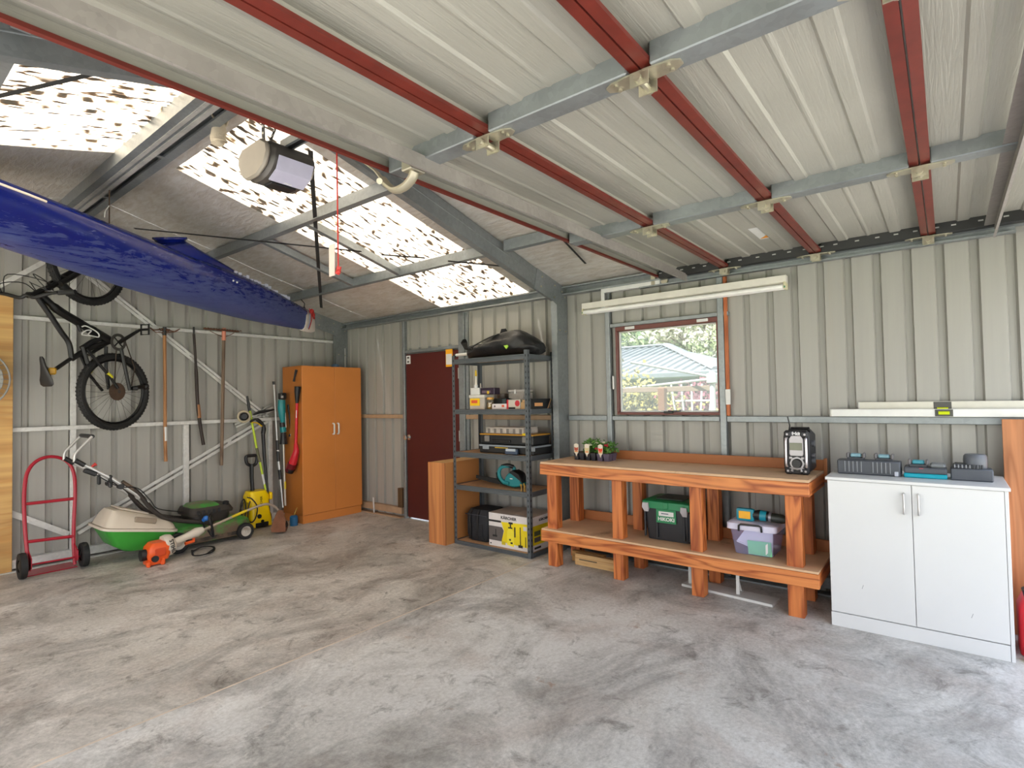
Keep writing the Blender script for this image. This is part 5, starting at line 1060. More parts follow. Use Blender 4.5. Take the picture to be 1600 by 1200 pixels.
obj('case', ybox(4.12, 3.338, 3.500, z, 1.429, 0.09), BLACK, t); obj('teal_face', B().box((4.118, 3.338+0.003, z+0.03), (4.12, 3.386, 1.426-0.004)), mat('case_teal', '#3f5054', 0.5), t)
t = thing('brown_tin', 'round brown tin showing behind the black carton', 'tin', (4.27, 3.500, z))
c = (4.265, 3.496, z); zz = 1.477-z; obj('tin_body', B().lathe([(0.0, 0.0), (0.06, 0.0), (0.06, zz-0.02), (0.0, zz-0.02)], c), mat('tin_brown', '#4f4137', 0.5), t); obj('tin_lid', B().lathe([(0.062, zz-0.022), (0.062, zz-0.004), (0.055, zz), (0.0, zz)], c), mat('tin_lid', '#5f5147', 0.4), t)
CLEARP = clear('clear_plastic', (0.93, 0.92, 0.92), 0.10, 0.22, '#d9d4d0', 0.15)
t = thing('clear_tub', 'large clear plastic tub at the back of the upper shelf', 'tub', (4.27, 3.305, z))
ya, yb = 3.173, 3.361; zz = 1.510
obj('tub_wall', B().box((4.19, ya, z), (4.193, yb, zz)).box((4.32, ya, z), (4.323, yb, zz)).box((4.19, ya, z), (4.323, ya+0.003, zz)).box((4.19, yb-0.003, z), (4.323, yb, zz)), CLEARP, t); obj('tub_rim', B().box((4.184, ya-0.006, zz-0.02), (4.329, yb+0.006, zz), 0.004), mat('rim_pale', '#b5afaa', 0.4), t); obj('rim_clip', B().box((4.178, (ya+yb)/2, zz-0.04), (4.184, (ya+yb)/2+0.02, zz+0.002), 0.002), WHITE, t)
t = thing('red_white_box', 'red and white carton with round red logo near the right post, upper shelf', 'box', (X+0.04, 3.165, z))
ya, yb = 3.090, 3.250; zz = 1.414
obj('carton', ybox(X, ya, yb, z, zz, 0.09), mat('carton_pale', '#c9c2b8', 0.5), t); obj('red_end', B().box((X-0.0015, yb-0.02, z+0.001), (X+0.0, yb, zz-0.001)), mat('carton_red', '#c32a35', 0.5), t); obj('red_roundel', B().cyl((X, ya+0.035, zz-0.035), (X-0.002, ya+0.035, zz-0.035), 0.028, n=18), mat('carton_red', '#c32a35'), t); obj('dark_strip', B().box((X-0.0015, ya+0.06, z+0.001), (X, yb-0.022, z+0.018)), BLACK, t)
t = thing('tan_box', 'small tan carton between the red and white carton and the right post', 'box', (X+0.04, 3.045, z))
obj('carton', ybox(4.0, 3.019, 3.071, z, 1.392, 0.10), mat('carton_tan', '#b9966a', 0.6), t); obj('open_flap', B().box((4.0, 3.023, 1.392), (4.003, 3.052, 1.410)), mat('carton_tan', '#b9966a'), t)
t = thing('parts_bin', 'black open fronted parts bin with orange label at the right end of the upper shelf', 'bin', (4.2, 2.99, z))
xa, xb = 3.996, 4.313; zz = 1.419
obj('bin_body', B().prism([(xa, z), (xb-0.05, z), (xb, zz-0.02), (xb, zz), (xa, zz)], 'y', 2.953, 3.02, 0.003), BLACK, t); obj('bin_label', B().box((4.054, 2.950, z+0.025), (4.180, 2.953, z+0.055)), mat('label_peach', '#dca06a', 0.6), t); obj('tan_lip', B().prism([(xb-0.045, z+0.002), (xb+0.012, zz-0.004), (xb+0.002, zz-0.004), (xb-0.055, z+0.002)], 'y', 2.95, 3.02), mat('carton_tan', '#b9966a'), t)

# --- middle shelf: cases
z = LV[2]+0.001; X = 4.02
CASE = mat('case_black', '#1a1b1d', 0.45)
y0, y1 = 2.953, 3.606; y0 = max(y0, 2.953)
h1 = 0.991
t = thing('silver_trim_case', 'flat black tool case with silver latches, lower one on the middle shelf', 'tool case', (4.15, (y0+y1)/2, z))
obj('case_body', B().box((X, y0, z), (4.31, y1, h1), 0.008), CASE, t); obj('silver_band', B().box((X-0.004, y0-0.002, h1-0.022), (4.312, y1+0.002, h1-0.006), 0.002), mat('silver_plastic', '#8d949b', 0.4), t)
for q in (0.07, 0.62): obj('latch', B().box((X-0.012, y1-q-0.06, h1-0.05), (X-0.003, y1-q+0.02, h1-0.008), 0.004), mat('silver_plastic', '#8d949b'), t)
obj('yellow_line', B().box((X-0.002, y1-0.36, h1-0.034), (X+0.001, y1-0.20, h1-0.028)), mat('cap_yellow', '#d8b420'), t)
t = thing('battery_pack', 'small blue grey battery pack in front of the lower tool case', 'battery pack', (4.0, 3.182, z))
obj('pack_body', B().box((3.975, 3.107, z), (4.005, 3.251, z+0.05), 0.006), mat('pack_navy', '#3a4a63', 0.5), t); obj('silver_clip', B().box((3.970, 3.121, z+0.03), (3.976, 3.235, z+0.055), 0.003), mat('clip_pale', '#b4bec8', 0.4), t)
t = thing('yellow_trim_case', 'black tool case with yellow edged lid stacked on the silver latched case', 'tool case', (4.15, (y0+y1)/2, h1))
h2 = 1.090; y2 = 3.596
obj('case_body', B().box((4.03, y0+0.01, h1+0.001), (4.30, y2, h2-0.012), 0.008), CASE, t); obj('lid', B().box((4.026, y0+0.006, h2-0.03), (4.304, y2+0.004, h2-0.002), 0.006), CASE, t); obj('yellow_edge', B().box((4.02, y0+0.004, h2-0.012), (4.306, y2+0.006, h2), 0.003), mat('case_amber', '#c08a2a', 0.45), t)
for q in (0.06, 0.52): obj('latch', B().box((4.014, y2-q-0.06, h2-0.075), (4.03, y2-q, h2-0.018), 0.005), mat('latch_grey', '#7f7b77', 0.4), t)
obj('handle', B().box((4.010, y2-0.38, h1+0.02), (4.028, y2-0.16, h1+0.045), 0.006), BLACK, t); obj('yellow_catch', B().box((4.014, y0+0.05, h2-0.006), (4.05, y0+0.12, h2+0.012), 0.004), YELLOW, t)
t = thing('organiser_case', 'flat clear organiser of small parts on top of the two tool cases', 'organiser', (4.16, 3.295, h2))
y3, y4 = 3.081, 3.545; h3 = 1.151
obj('organiser_body', B().box((4.05, y3, h2+0.001), (4.28, y4, h3-0.006), 0.005), mat('organiser_clear', '#b2aaa2', 0.3, 0, 0.25, 25), t); obj('organiser_lid', B().box((4.046, y3-0.003, h3-0.006), (4.284, y4+0.003, h3), 0.003), mat('organiser_lid', '#c9c3bc', 0.25), t)
for k in range(6): obj('divider', B().box((4.0485, y3+0.02+k*(y4-y3)/6, h2+0.006), (4.05, y3+0.05+k*(y4-y3)/6, h3-0.012)), mat('parts_dark', '#77706a', 0.6), t)

# --- lower shelf: chainsaw
z = LV[3]+0.001
t = thing('chainsaw', 'teal battery chainsaw with black bar cover lying on the lower shelf', 'chainsaw', (4.12, 3.25, z))
TEALS = mat('saw_teal', '#1f7f86', 0.4); X = 4.09
def xs(a): return a
sec = [(4.090, 3.117, 0.622), (4.090, 3.138, 0.686), (4.090, 3.213, 0.734), (4.090, 3.283, 0.717), (4.090, 3.315, 0.685), (4.090, 3.332, 0.635), (4.090, 3.301, 0.601), (4.090, 3.216, 0.590), (4.090, 3.147, 0.601)]
obj('motor_body', B().prism([(p[1], max(p[2], z)) for p in sec], 'x', 4.05, 4.16, 0.012), TEALS, t)
obj('rear_cover', B().prism([(p[1]-0.0, max(p[2], z)+0.002) for p in [(4.090, 3.109, 0.634), (4.090, 3.144, 0.721), (4.090, 3.220, 0.752), (4.090, 3.267, 0.725), (4.090, 3.168, 0.671)]], 'x', 4.045, 4.15, 0.008), BLACK, t)
obj('front_handle', B().tube(spline([(4.050, 3.261, 0.621), (4.050, 3.330, 0.634), (4.050, 3.377, 0.679), (4.050, 3.384, 0.733), (4.060, 3.359, 0.771), (4.090, 3.312, 0.782), (4.130, 3.274, 0.768), (4.140, 3.260, 0.719)]), 0.018, 10), TEALS, t)
obj('grip_pad', B().tube(spline([(4.065, 3.363, 0.776), (4.090, 3.312, 0.788), (4.130, 3.274, 0.771)]), 0.02, 10), BLACK, t)
obj('hand_guard', B().tube(spline([(4.070, 3.363, 0.610), (4.070, 3.410, 0.656), (4.070, 3.425, 0.716)]), 0.022, 8, flat=0.4), BLACK, t)
obj('bar_cover', B().prism([(p[1], max(p[2], z)) for p in [(4.090, 3.315, 0.648), (4.090, 3.500, 0.653), (4.090, 3.718, 0.668), (4.090, 3.719, 0.636), (4.090, 3.542, 0.612), (4.090, 3.301, 0.589)]], 'x', 4.085, 4.105, 0.003), BLACK, t)
obj('side_badge', B().box((4.046, 3.221, 0.666), (4.05, 3.252, 0.676)), WHITE, t)
t = thing('key_bunch', 'bunch of small brass keys hanging by the right post on the lower shelf', 'keys', (3.95, 3.02, z))
for k, (a, c) in enumerate(((0.0, 0.0), (0.012, 0.01), (-0.012, 0.004))): obj('key', B().box((3.945+a, 3.0+k*0.015, z+0.002), (3.950+a, 3.008+k*0.015, z+0.05+c), 0.002).cyl((3.944+a, 3.004+k*0.015, z+0.055+c), (3.950+a, 3.004+k*0.015, z+0.055+c), 0.011, n=10), mat('brass', '#a5833f', 0.35, 0.7), t)

# --- bottom shelf
z = LV[4]+0.001
t = thing('soft_black_case', 'soft black carry case at the left of the bottom shelf', 'case', (4.15, 3.62, z))
ya, yb = 3.507, 3.795; zt = 0.337
SB = mat('soft_black', '#1a1b20', 0.7, 0, 0.2, 14, 0.3, 40)
obj('case_body', B().loft([[(x_, y_, z) for x_, y_, _ in rrect(4.03, 4.30, ya+0.02, yb-0.03, 0, 0.04)], [(x_, y_, z+0.06) for x_, y_, _ in rrect(4.01, 4.31, ya, yb, 0, 0.04)], [(x_, y_, zt-0.05) for x_, y_, _ in rrect(4.02, 4.31, ya, yb+0.01, 0, 0.04)], [(x_, y_, zt) for x_, y_, _ in rrect(4.05, 4.29, ya+0.02, yb-0.01, 0, 0.04)]]), SB, t)
obj('front_pocket', B().loft([[(4.012, ya+0.05, z+0.02), (4.012, yb-0.09, z+0.02), (4.02, yb-0.09, z+0.02), (4.02, ya+0.05, z+0.02)], [(3.995, ya+0.06, z+0.07), (3.995, yb-0.10, z+0.07), (4.02, yb-0.10, z+0.07), (4.02, ya+0.06, z+0.07)], [(4.008, ya+0.07, z+0.17), (4.008, yb-0.11, z+0.17), (4.02, yb-0.11, z+0.17), (4.02, ya+0.07, z+0.17)]]), SB, t)
for q in (0.06, 0.16): obj('webbing_strap', B().tube(spline([(4.04, yb-q, zt), (4.004, yb-q, zt-0.06), (3.998, yb-q-0.01, z+0.12), (4.0, yb-q, z+0.02)]), 0.012, 6, flat=0.3), BLACK, t)
obj('zip_line', B().tube([(4.006, ya+0.01, zt-0.045), (4.006, yb, zt-0.045)], 0.004, 5), mat('zip_grey', '#3c3e46', 0.4), t)
t = thing('printed_carton', 'big white and yellow pressure washer carton at the right of the bottom shelf', 'box', (4.15, 3.15, z))
X = 3.985; ya, yb = 2.965, 3.469; zt = 0.345; W_ = yb-ya; H_ = zt-z
CT = mat('carton_card', '#dcd6d3', 0.55); CY = mat('carton_yellow', '#ead312', 0.5); CB = mat('print_black', '#1d1c1a', 0.6)
obj('carton_body', B().box((X, ya, z), (4.325, yb, zt)), CT, t, smooth=0)
obj('top_flap', B().faces([(X, ya, zt+0.001), (4.325, ya, zt+0.001), (4.325, ya+0.20, zt+0.012), (X, ya+0.20, zt+0.022)], [(0, 1, 2, 3)]), mat('carton_top', '#b7a898', 0.6), t, smooth=0); obj('top_flap', B().faces([(X, yb, zt+0.001), (4.325, yb, zt+0.001), (4.325, ya+0.21, zt+0.006), (X, ya+0.21, zt+0.006)], [(0, 1, 2, 3)]), mat('carton_top', '#b7a898'), t, smooth=0)
def fr_(name, u0, u1, v0, v1, m, d=0.0012, poly=None):
    """flat print on the carton front: u from its left edge, v from its bottom, both 0..1"""
    P_ = poly or [(u0, v0), (u1, v0), (u1, v1), (u0, v1)]
    return obj(name, B().prism([(yb-u*W_, z+v*H_) for u, v in P_], 'x', X-d, X-d+0.0008), m, t, smooth=0)
fr_('yellow_panel', 0, 0, 0, 0, CY, 0.0010, [(0.30, 0.16), (1.0, 0.10), (1.0, 0.80), (0.30, 0.76), (0.37, 0.5)])
fr_('black_band', 0.0, 0.30, 0.73, 0.79, CB); fr_('photo_panel', 0, 0, 0, 0, mat('photo_grey', '#5c5654', 0.6), 0.0010, [(0.0, 0.17), (0.31, 0.17), (0.36, 0.5), (0.32, 0.60), (0.0, 0.60)])
fr_('print_brush', 0.09, 0.20, 0.28, 0.34, CB, 0.0016); fr_('print_brush', 0.16, 0.18, 0.34, 0.52, CB, 0.0016)
fr_('washer_print', 0, 0, 0, 0, mat('print_gold', '#f4e33a', 0.5), 0.0016, [(0.44, 0.10), (0.60, 0.07), (0.60, 0.52), (0.54, 0.60), (0.48, 0.60), (0.44, 0.50)])
for a in ((0.47, 0.57, 0.60, 0.64), (0.51, 0.54, 0.64, 0.73), (0.48, 0.58, 0.73, 0.79), (0.49, 0.53, 0.24, 0.29), (0.52, 0.57, 0.15, 0.20), (0.61, 0.64, 0.36, 0.66), (0.74, 0.76, 0.16, 0.68), (0.70, 0.80, 0.08, 0.16), (0.86, 0.875, 0.12, 0.42), (0.91, 0.925, 0.12, 0.42), (0.03, 0.06, 0.05, 0.09)): fr_('washer_print', *a, CB, 0.0020)
fr_('white_tag', 0.82, 0.90, 0.60, 0.72, CT, 0.0018); fr_('gold_tag', 0.31, 0.40, 0.08, 0.18, mat('print_gold2', '#c9b52c', 0.5), 0.0018)
text('KÄRCHER', CB, t, (X-0.002, yb-0.48*W_, z+0.89*H_), (0, -1, 0), (0, 0, 1), 0.036, squeeze=1.15, bold=0.001)
def sd_(name, u0, u1, v0, v1, m, d=0.001): return obj(name, B().box((X+u0*0.34, ya-d, z+v0*H_), (X+u1*0.34, ya-d+0.0008, z+v1*H_)), m, t, smooth=0)
sd_('side_panel', 0.0, 1.0, 0.18, 0.74, CY); sd_('side_photo', 0.12, 0.40, 0.44, 0.58, mat('photo_green', '#5d6440', 0.6), 0.0014); sd_('side_photo', 0.46, 0.72, 0.44, 0.58, mat('photo_dark', '#3a3430', 0.6), 0.0014); sd_('side_photo', 0.12, 0.40, 0.26, 0.40, mat('photo_grey', '#5c5654'), 0.0014); sd_('side_photo', 0.46, 0.72, 0.26, 0.40, mat('photo_green', '#5d6440'), 0.0014); sd_('side_print', 0.12, 0.42, 0.06, 0.12, CB, 0.0014)
text('KÄRCHER', CB, t, (X+0.19, ya-0.0018, z+0.88*H_), (1, 0, 0), (0, 0, 1), 0.03, squeeze=1.1, bold=0.001)
# --- the open timber box left of the shelves
BXM = wood('box_veneer', '#c17f4a', '#a9683a', 'Z', 0.5, 0.55); BXP = mat('box_panel', '#bd7f49', 0.5, 0, 0.06, 2)
x0 = 3.792+0.02; ya, yb = 3.885, 4.118; zt = 0.803
t = thing('timber_box', 'tall narrow wood veneer box standing between the maroon door and the shelves', 'box', (4.05, 4.0, 0))
obj('front_board', B().box((x0, ya, 0), (x0+0.018, yb, zt), 0.0015), BXM, t); obj('side_panel', B().box((x0+0.018, ya, 0), (4.36, ya+0.016, zt-0.001), 0.001), BXP, t); obj('side_panel', B().box((x0+0.018, yb-0.016, 0), (4.36, yb, zt-0.001), 0.001), BXP, t); obj('top_board', B().box((x0+0.018, ya+0.016, zt-0.02), (4.36, yb-0.016, zt), 0.001), mat('box_top', '#c9a06a', 0.55), t)

# ================================================================== workbench
PY1, PY2 = '#cc7c42', '#8f4319'
PINEY = wood('bench_pine_long', PY1, PY2, 'Y', 0.45, 0.8, c3='#d98a48'); PINEZ = wood('bench_pine_leg', '#c5733a', '#8c4219', 'Z', 0.5, 0.8, c3='#b5622f'); PINEX = wood('bench_pine_end', '#cc7438', '#9c4c1d', 'X', 0.5, 0.8)
TOPM = mat('bench_board', '#cfab88', 0.6, 0, 0.10, 5, dirt=('#9c7c60', 3.2, 0.58)); MDF = mat('bench_upstand', '#a8683a', 0.55, 0, 0.06, 3)
wbn = thing('workbench', 'long stained pine workbench with lower shelf under the window', 'workbench', (4.07, 1.7, 0))
obj('top_board', B().box((3.828, 0.692, 0.862), (4.36, 2.742, 0.880), 0.002), TOPM, wbn)
obj('front_rail', B().box((3.825, 0.690, 0.774), (3.869, 2.745, 0.861), 0.003), PINEY, wbn)
obj('end_rail', B().box((3.87, 0.690, 0.774), (4.36, 0.733, 0.861), 0.003), PINEX, wbn); obj('end_rail', B().box((3.87, 2.70, 0.774), (4.36, 2.743, 0.861), 0.003), PINEX, wbn)
obj('back_rail', B().box((4.318, 0.735, 0.774), (4.36, 2.698, 0.861), 0.003), PINEY, wbn)
obj('upstand', B().box((4.345, 0.69, 0.881), (4.362, 2.36, 0.955), 0.002), MDF, wbn); obj('upstand_end', B().box((4.345, 0.672, 0.80), (4.385, 0.689, 0.965), 0.002), MDF, wbn)
obj('lower_shelf', B().box((3.828, 0.655, 0.303), (4.36, 2.742, 0.318), 0.002), TOPM, wbn)
obj('lower_front_rail', B().box((3.825, 0.652, 0.212), (3.869, 2.745, 0.302), 0.003), PINEY, wbn); obj('lower_end_rail', B().box((3.87, 0.655, 0.212), (4.36, 0.698, 0.302), 0.003), PINEX, wbn)
obj('lower_upstand', B().box((4.345, 0.66, 0.319), (4.362, 2.70, 0.40), 0.002), MDF, wbn)
for (a, c) in ((2.612, 2.706), (2.002, 2.088), (1.381, 1.468), (0.748, 0.842)):
    obj('leg', B().box((3.870, a, 0), (3.958, c, 0.773), 0.003), PINEZ, wbn)
    obj('leg', B().box((4.228, a, 0), (4.316, c, 0.773), 0.003), PINEZ, wbn)
# --- on the bench
zt = 0.8805
def seedlings(y0, y1, label, lab, seed, kind):
    """a black punnet of four cells with seedlings and a plant label"""
    t = thing('seedling_punnet', label, 'seedlings', (4.18, (y0+y1)/2, zt), 'flower seedlings on the bench')
    cell = mat('punnet_black', '#2e2d35', 0.4) if kind != 2 else mat('punnet_mauve', '#5a5064', 0.4)
    w = (y1-y0)/2
    for i in range(2):
        for j in range(2):
            a, c = 4.10+j*0.075, y0+i*w
            obj('cell', B().loft([[(a+0.010, c+0.010, zt), (a+0.062, c+0.010, zt), (a+0.062, c+w-0.010, zt), (a+0.010, c+w-0.010, zt)], [(a+0.002, c+0.002, zt+0.062), (a+0.073, c+0.002, zt+0.062), (a+0.073, c+w-0.002, zt+0.062), (a+0.002, c+w-0.002, zt+0.062)]]), cell, t)
    obj('soil', B().box((4.105, y0+0.005, zt+0.058), (4.245, y1-0.005, zt+0.066)), mat('potting_soil', '#3a2c22', 0.9), t)
    random.seed(seed); lf = B(); n = 170 if kind else 60
    for i in range(n):
        c = Vector((random.uniform(4.10, 4.25), random.uniform(y0-0.01, y1+0.01), zt+0.07+random.random()**1.2*(0.11 if kind == 1 else 0.085 if kind == 2 else 0.09)))
        if kind == 0: c.y = y0+random.uniform(-0.02, 0.06); c.x = random.uniform(4.16, 4.26)
        d = Vector((random.uniform(-1, 1), random.uniform(-1, 1), random.uniform(-0.2, 0.7))).normalized(); sdv = d.orthogonal().normalized(); L = random.uniform(0.022, 0.042)
        up_ = d.cross(sdv)*L*0.15
        lf.faces([c-d*L*0.5, c+sdv*L*0.32+up_, c+d*L*0.55, c-sdv*L*0.32+up_], [(0, 1, 2), (0, 2, 3)])
    o = obj('foliage', lf, mat('seedling_green', '#4d7a2a', 0.5, 0, 0.35, 40), t, smooth=0); o['kind'] = 'stuff'
    for (fx, fy, fz, m, r) in ([] if kind == 0 else [(4.11, (y0+y1)/2+0.01, zt+0.13, 'w', 0.022), (4.16, y0+0.02, zt+0.145, 'w', 0.018)] if kind == 1 else [(4.12, y0+0.03, zt+0.128, 'r', 0.028), (4.11, y1+0.0, zt+0.10, 'r', 0.020), (4.16, y0+0.08, zt+0.15, 'w', 0.016)]):
        fm_ = mat('petal_red', '#b0182a', 0.5) if m == 'r' else mat('petal_white', '#d8d3b4', 0.5); b = B(); random.seed(seed+int(fz*1000))
        for k in range(14):
            a = k*2.4; rr = r*(0.35+0.65*k/14); b.ball((fx+rr*cos(a)*0.7, fy+rr*sin(a), fz+r*0.5*(1-k/14)), (r*0.34, r*0.36, r*0.22), 7, 5)
        obj('flower', b, fm_, t); obj('stem', B().tube([(fx+0.01, fy, zt+0.06), (fx, fy, fz)], 0.003, 5), mat('stem_green', '#7f9a4a', 0.5), t)
    if lab:
        ly = lab[0]; l = obj('plant_label', B().prism([(ly-0.020, zt+0.065), (ly-0.023, zt+0.10), (ly-0.023, zt+0.135), (ly, zt+0.145), (ly+0.023, zt+0.135), (ly+0.023, zt+0.10), (ly+0.020, zt+0.065), (ly+0.009, zt+0.055), (ly, zt+0.030), (ly-0.009, zt+0.055)], 'x', 4.088, 4.0895), mat('label_cream', '#dbd0bf', 0.5), t, smooth=0)
        obj('flower_picture', B().prism([(ly-0.018, zt+0.085), (ly-0.02, zt+0.112), (ly, zt+0.106), (ly+0.02, zt+0.112), (ly+0.018, zt+0.085), (ly, zt+0.080)], 'x', 4.0868, 4.0878), mat(*lab[1]), l, smooth=0); obj('lower_print', B().box((4.0868, ly-0.016, zt+0.070), (4.0878, ly+0.016, zt+0.080)), mat('label_orange', '#dc8a3c', 0.5), l, smooth=0)
ys = [2.577, 2.467, 2.354, 2.208]
seedlings(ys[1]+0.004, ys[0], 'leftmost black seedling punnet with rust flower label, few leaves', (2.539, ('picture_rust', '#a8462e', 0.5)), 11, 0)
seedlings(ys[2]+0.004, ys[1]-0.004, 'middle black seedling punnet, bushy green with white flowers', (2.433, ('picture_cream', '#cdbf8c', 0.5)), 12, 1)
seedlings(ys[3]+0.02, ys[2]-0.004, 'rightmost seedling punnet with red flowers and red flower label', (2.302, ('picture_red', '#e03a16', 0.5)), 13, 2)
# --- jobsite radio
ra = thing('jobsite_radio', 'black and silver jobsite radio with antenna on the right end of the bench', 'radio', ((4.121, 0.796, 0.880)))
ry0, ry1 = 0.722, 0.880; rx0 = 4.184-0.01; rzt = 1.174; rx0 = min(rx0, 4.05); rx1 = rx0+0.23
RB_ = mat('radio_black', '#242428', 0.5, 0, 0.15, 12); RS_ = mat('radio_silver', '#a9a5a8', 0.35, 0.3)
cy_ = (ry0+ry1)/2; hw = (ry1-ry0)/2; zb = zt+0.001; RH = rzt-zb
obj('case', B().prism([(cy_-hw, zb+0.03), (cy_-hw+0.03, zb), (cy_+hw-0.03, zb), (cy_+hw, zb+0.03), (cy_+hw, rzt-0.035), (cy_+hw-0.03, rzt), (cy_-hw+0.03, rzt), (cy_-hw, rzt-0.035)], 'x', rx0+0.012, rx1, 0.006), RB_, ra)
for sy in (-1, 1):
    for zz in (zb+0.022, rzt-0.026): obj('corner_bumper', B().box((rx0, cy_+sy*(hw-0.03)-0.024, zz-0.024), (rx0+0.05, cy_+sy*(hw-0.03)+0.026, zz+0.026), 0.012), RB_, ra); obj('bumper_screw', B().cyl((rx0, cy_+sy*(hw-0.026), zz), (rx0-0.002, cy_+sy*(hw-0.026), zz), 0.007, n=10), RS_, ra)
    obj('guard_bar', B().tube(spline([(rx0+0.01, cy_+sy*(hw-0.022), zb+0.05), (rx0-0.004, cy_+sy*(hw-0.018), zb+0.07), (rx0-0.004, cy_+sy*(hw-0.018), rzt-0.07), (rx0+0.01, cy_+sy*(hw-0.022), rzt-0.05)]), 0.008, 8), mat('bar_silver', '#c9c4c8', 0.25, 0.7), ra)
fp = obj('face_plate', B().prism([(cy_-hw+0.042, zb+RH*0.42), (cy_-hw+0.036, zb+RH*0.46), (cy_-hw+0.036, zb+RH*0.80), (cy_-hw+0.05, zb+RH*0.88), (cy_+hw-0.05, zb+RH*0.88), (cy_+hw-0.036, zb+RH*0.80), (cy_+hw-0.036, zb+RH*0.46), (cy_+hw-0.042, zb+RH*0.42)], 'x', rx0+0.004, rx0+0.013, 0.002), RS_, ra)
obj('screen', B().box((rx0+0.002, cy_-0.036, zb+RH*0.55), (rx0+0.005, cy_+0.04, zb+RH*0.72), 0.001), mat('lcd_green', '#6d705c', 0.25), fp)
text('Makita', mat('makita_white', '#e8e8ea', 0.5), ra, (rx0+0.0115, cy_, rzt-0.022), (0, -1, 0), (0, 0, 1), 0.030, bold=0.0015)
dl = obj('dial_plate', B().lathe([(0.0, 0.0), (0.045, 0.0), (0.045, 0.006), (0.0, 0.006)], (rx0+0.012, cy_-0.002, zb+RH*0.25), (-1, 0, 0), 8), RS_, ra); obj('dial', B().lathe([(0.0, 0.02), (0.026, 0.02), (0.032, 0.006), (0.032, 0.0)], (rx0+0.007, cy_-0.002, zb+RH*0.25), (-1, 0, 0), 20), BLACK, ra)
for sy in (-1, 1):
    for sz in (-1, 1): obj('button', B().box((rx0+0.004, cy_+sy*0.036-0.01, zb+RH*0.25+sz*0.036-0.008), (rx0+0.012, cy_+sy*0.036+0.01, zb+RH*0.25+sz*0.036+0.008), 0.003), RS_, ra)
obj('lower_bar', B().tube([(rx0+0.004, cy_-hw+0.05, zb+0.02), (rx0+0.004, cy_-hw+0.055, zb+0.04), (rx0+0.004, cy_+hw-0.055, zb+0.04), (rx0+0.004, cy_+hw-0.05, zb+0.02)], 0.009, 8), RS_, ra)
for zz, r in ((0.70, 0.022), (0.42, 0.016), (0.30, 0.02)): obj('side_knob', B().cyl((rx0+0.09, cy_-hw, zb+RH*zz), (rx0+0.09, cy_-hw-0.018, zb+RH*zz), r, n=14), mat('knob_grey', '#55565c', 0.4), ra)
obj('carry_handle', B().tube([(rx0+0.1, cy_-hw+0.02, rzt-0.01), (rx0+0.12, cy_-hw+0.02, rzt+0.008), (rx0+0.12, cy_+hw-0.03, rzt+0.008), (rx0+0.1, cy_+hw-0.03, rzt-0.01)], 0.011, 8), BLACK, ra)
obj('antenna', B().tube([(rx0+0.08, cy_+hw-0.025, rzt-0.01), (4.120, 0.849, 1.203), (4.120, 0.861, 1.264)], [0.006, 0.005, 0.004], 6), BLACK, ra)
# --- under the bench
z = 0.319
hk_ = thing('storage_crate', 'black tool crate with green lid and grey clips on the lower bench shelf', 'tool crate', (4.16, 1.65, z))
xa = 4.0; ya, yb = 1.509, 1.884; zt2 = 0.620; zlid = 0.561
HB = mat('crate_black', '#232429', 0.45); HG = mat('crate_green', '#157a4a', 0.4)
obj('tub', B().loft([[(x_, y_, z) for x_, y_, _ in rrect(xa+0.02, 4.30, ya+0.02, yb-0.02, 0, 0.03)], [(x_, y_, zlid) for x_, y_, _ in rrect(xa, 4.32, ya, yb, 0, 0.03)]]), HB, hk_)
for q in (0.03, 0.29, 0.86, 0.97): obj('rib', B().box((xa-0.002, yb-q*(yb-ya)-0.006, z+0.02), (xa+0.02, yb-q*(yb-ya)+0.006, zlid-0.01), 0.003), HB, hk_)
obj('lid', B().loft([[(x_, y_, zlid) for x_, y_, _ in rrect(xa-0.012, 4.33, ya-0.012, yb+0.012, 0, 0.03)], [(x_, y_, zt2-0.008) for x_, y_, _ in rrect(xa-0.012, 4.33, ya-0.012, yb+0.012, 0, 0.03)], [(x_, y_, zt2) for x_, y_, _ in rrect(xa+0.0, 4.32, ya, yb, 0, 0.03)]]), HG, hk_)
obj('lid_inset', B().box((xa+0.06, ya+0.08, zt2), (4.28, yb-0.08, zt2+0.012), 0.005), mat('lid_dark', '#2d3a33', 0.45), hk_)
for q in (0.06, 0.5, 0.94): obj('lid_rib', B().box((xa-0.018, yb-q*(yb-ya)-0.02, zlid+0.005), (xa-0.01, yb-q*(yb-ya)+0.02, zt2-0.006), 0.003), HG, hk_)
for px_, py_ in ((1009, 791), (1069, 800)):
    p = Vector((3.985, 1.857, 0.566) if px_ == 1009 else (3.985, 1.553, 0.556)); obj('clip', B().loft([[(3.972+0.02*(i == 2), p.y+dy*w, p.z+dz) for dy in (-1, 1)]+[(4.0, p.y+dy*w, p.z+dz) for dy in (1, -1)] for i, (dz, w) in enumerate(((0.035, 0.022), (0.0, 0.026), (-0.035, 0.016)))]), mat('clip_grey', '#b4b1b5', 0.4), hk_)
pl_ = obj('name_plate', B().box((3.9935, 1.620, 0.456), (3.998, 1.777, 0.558), 0.001), HG, hk_)
py0, py1 = 1.639, 1.756
obj('white_print', B().box((3.9925, py0, 0.509), (3.9935, py1, 0.543)), WHITE, pl_, smooth=0); obj('print_line', B().box((3.9918, py0+0.04, 0.524), (3.9925, py1-0.02, 0.531)), mat('print_slate', '#54506a', 0.6), pl_, smooth=0)
text('HiKOKI', WHITE, hk_, (3.9925, (py0+py1)/2, 0.485), (0, -1, 0), (0, 0, 1), 0.036, squeeze=1.1, bold=0.0012)
tb = thing('clear_storage_tub', 'clear lilac plastic tub with black handle on the lower bench shelf', 'tub', (4.05, 1.05, z))
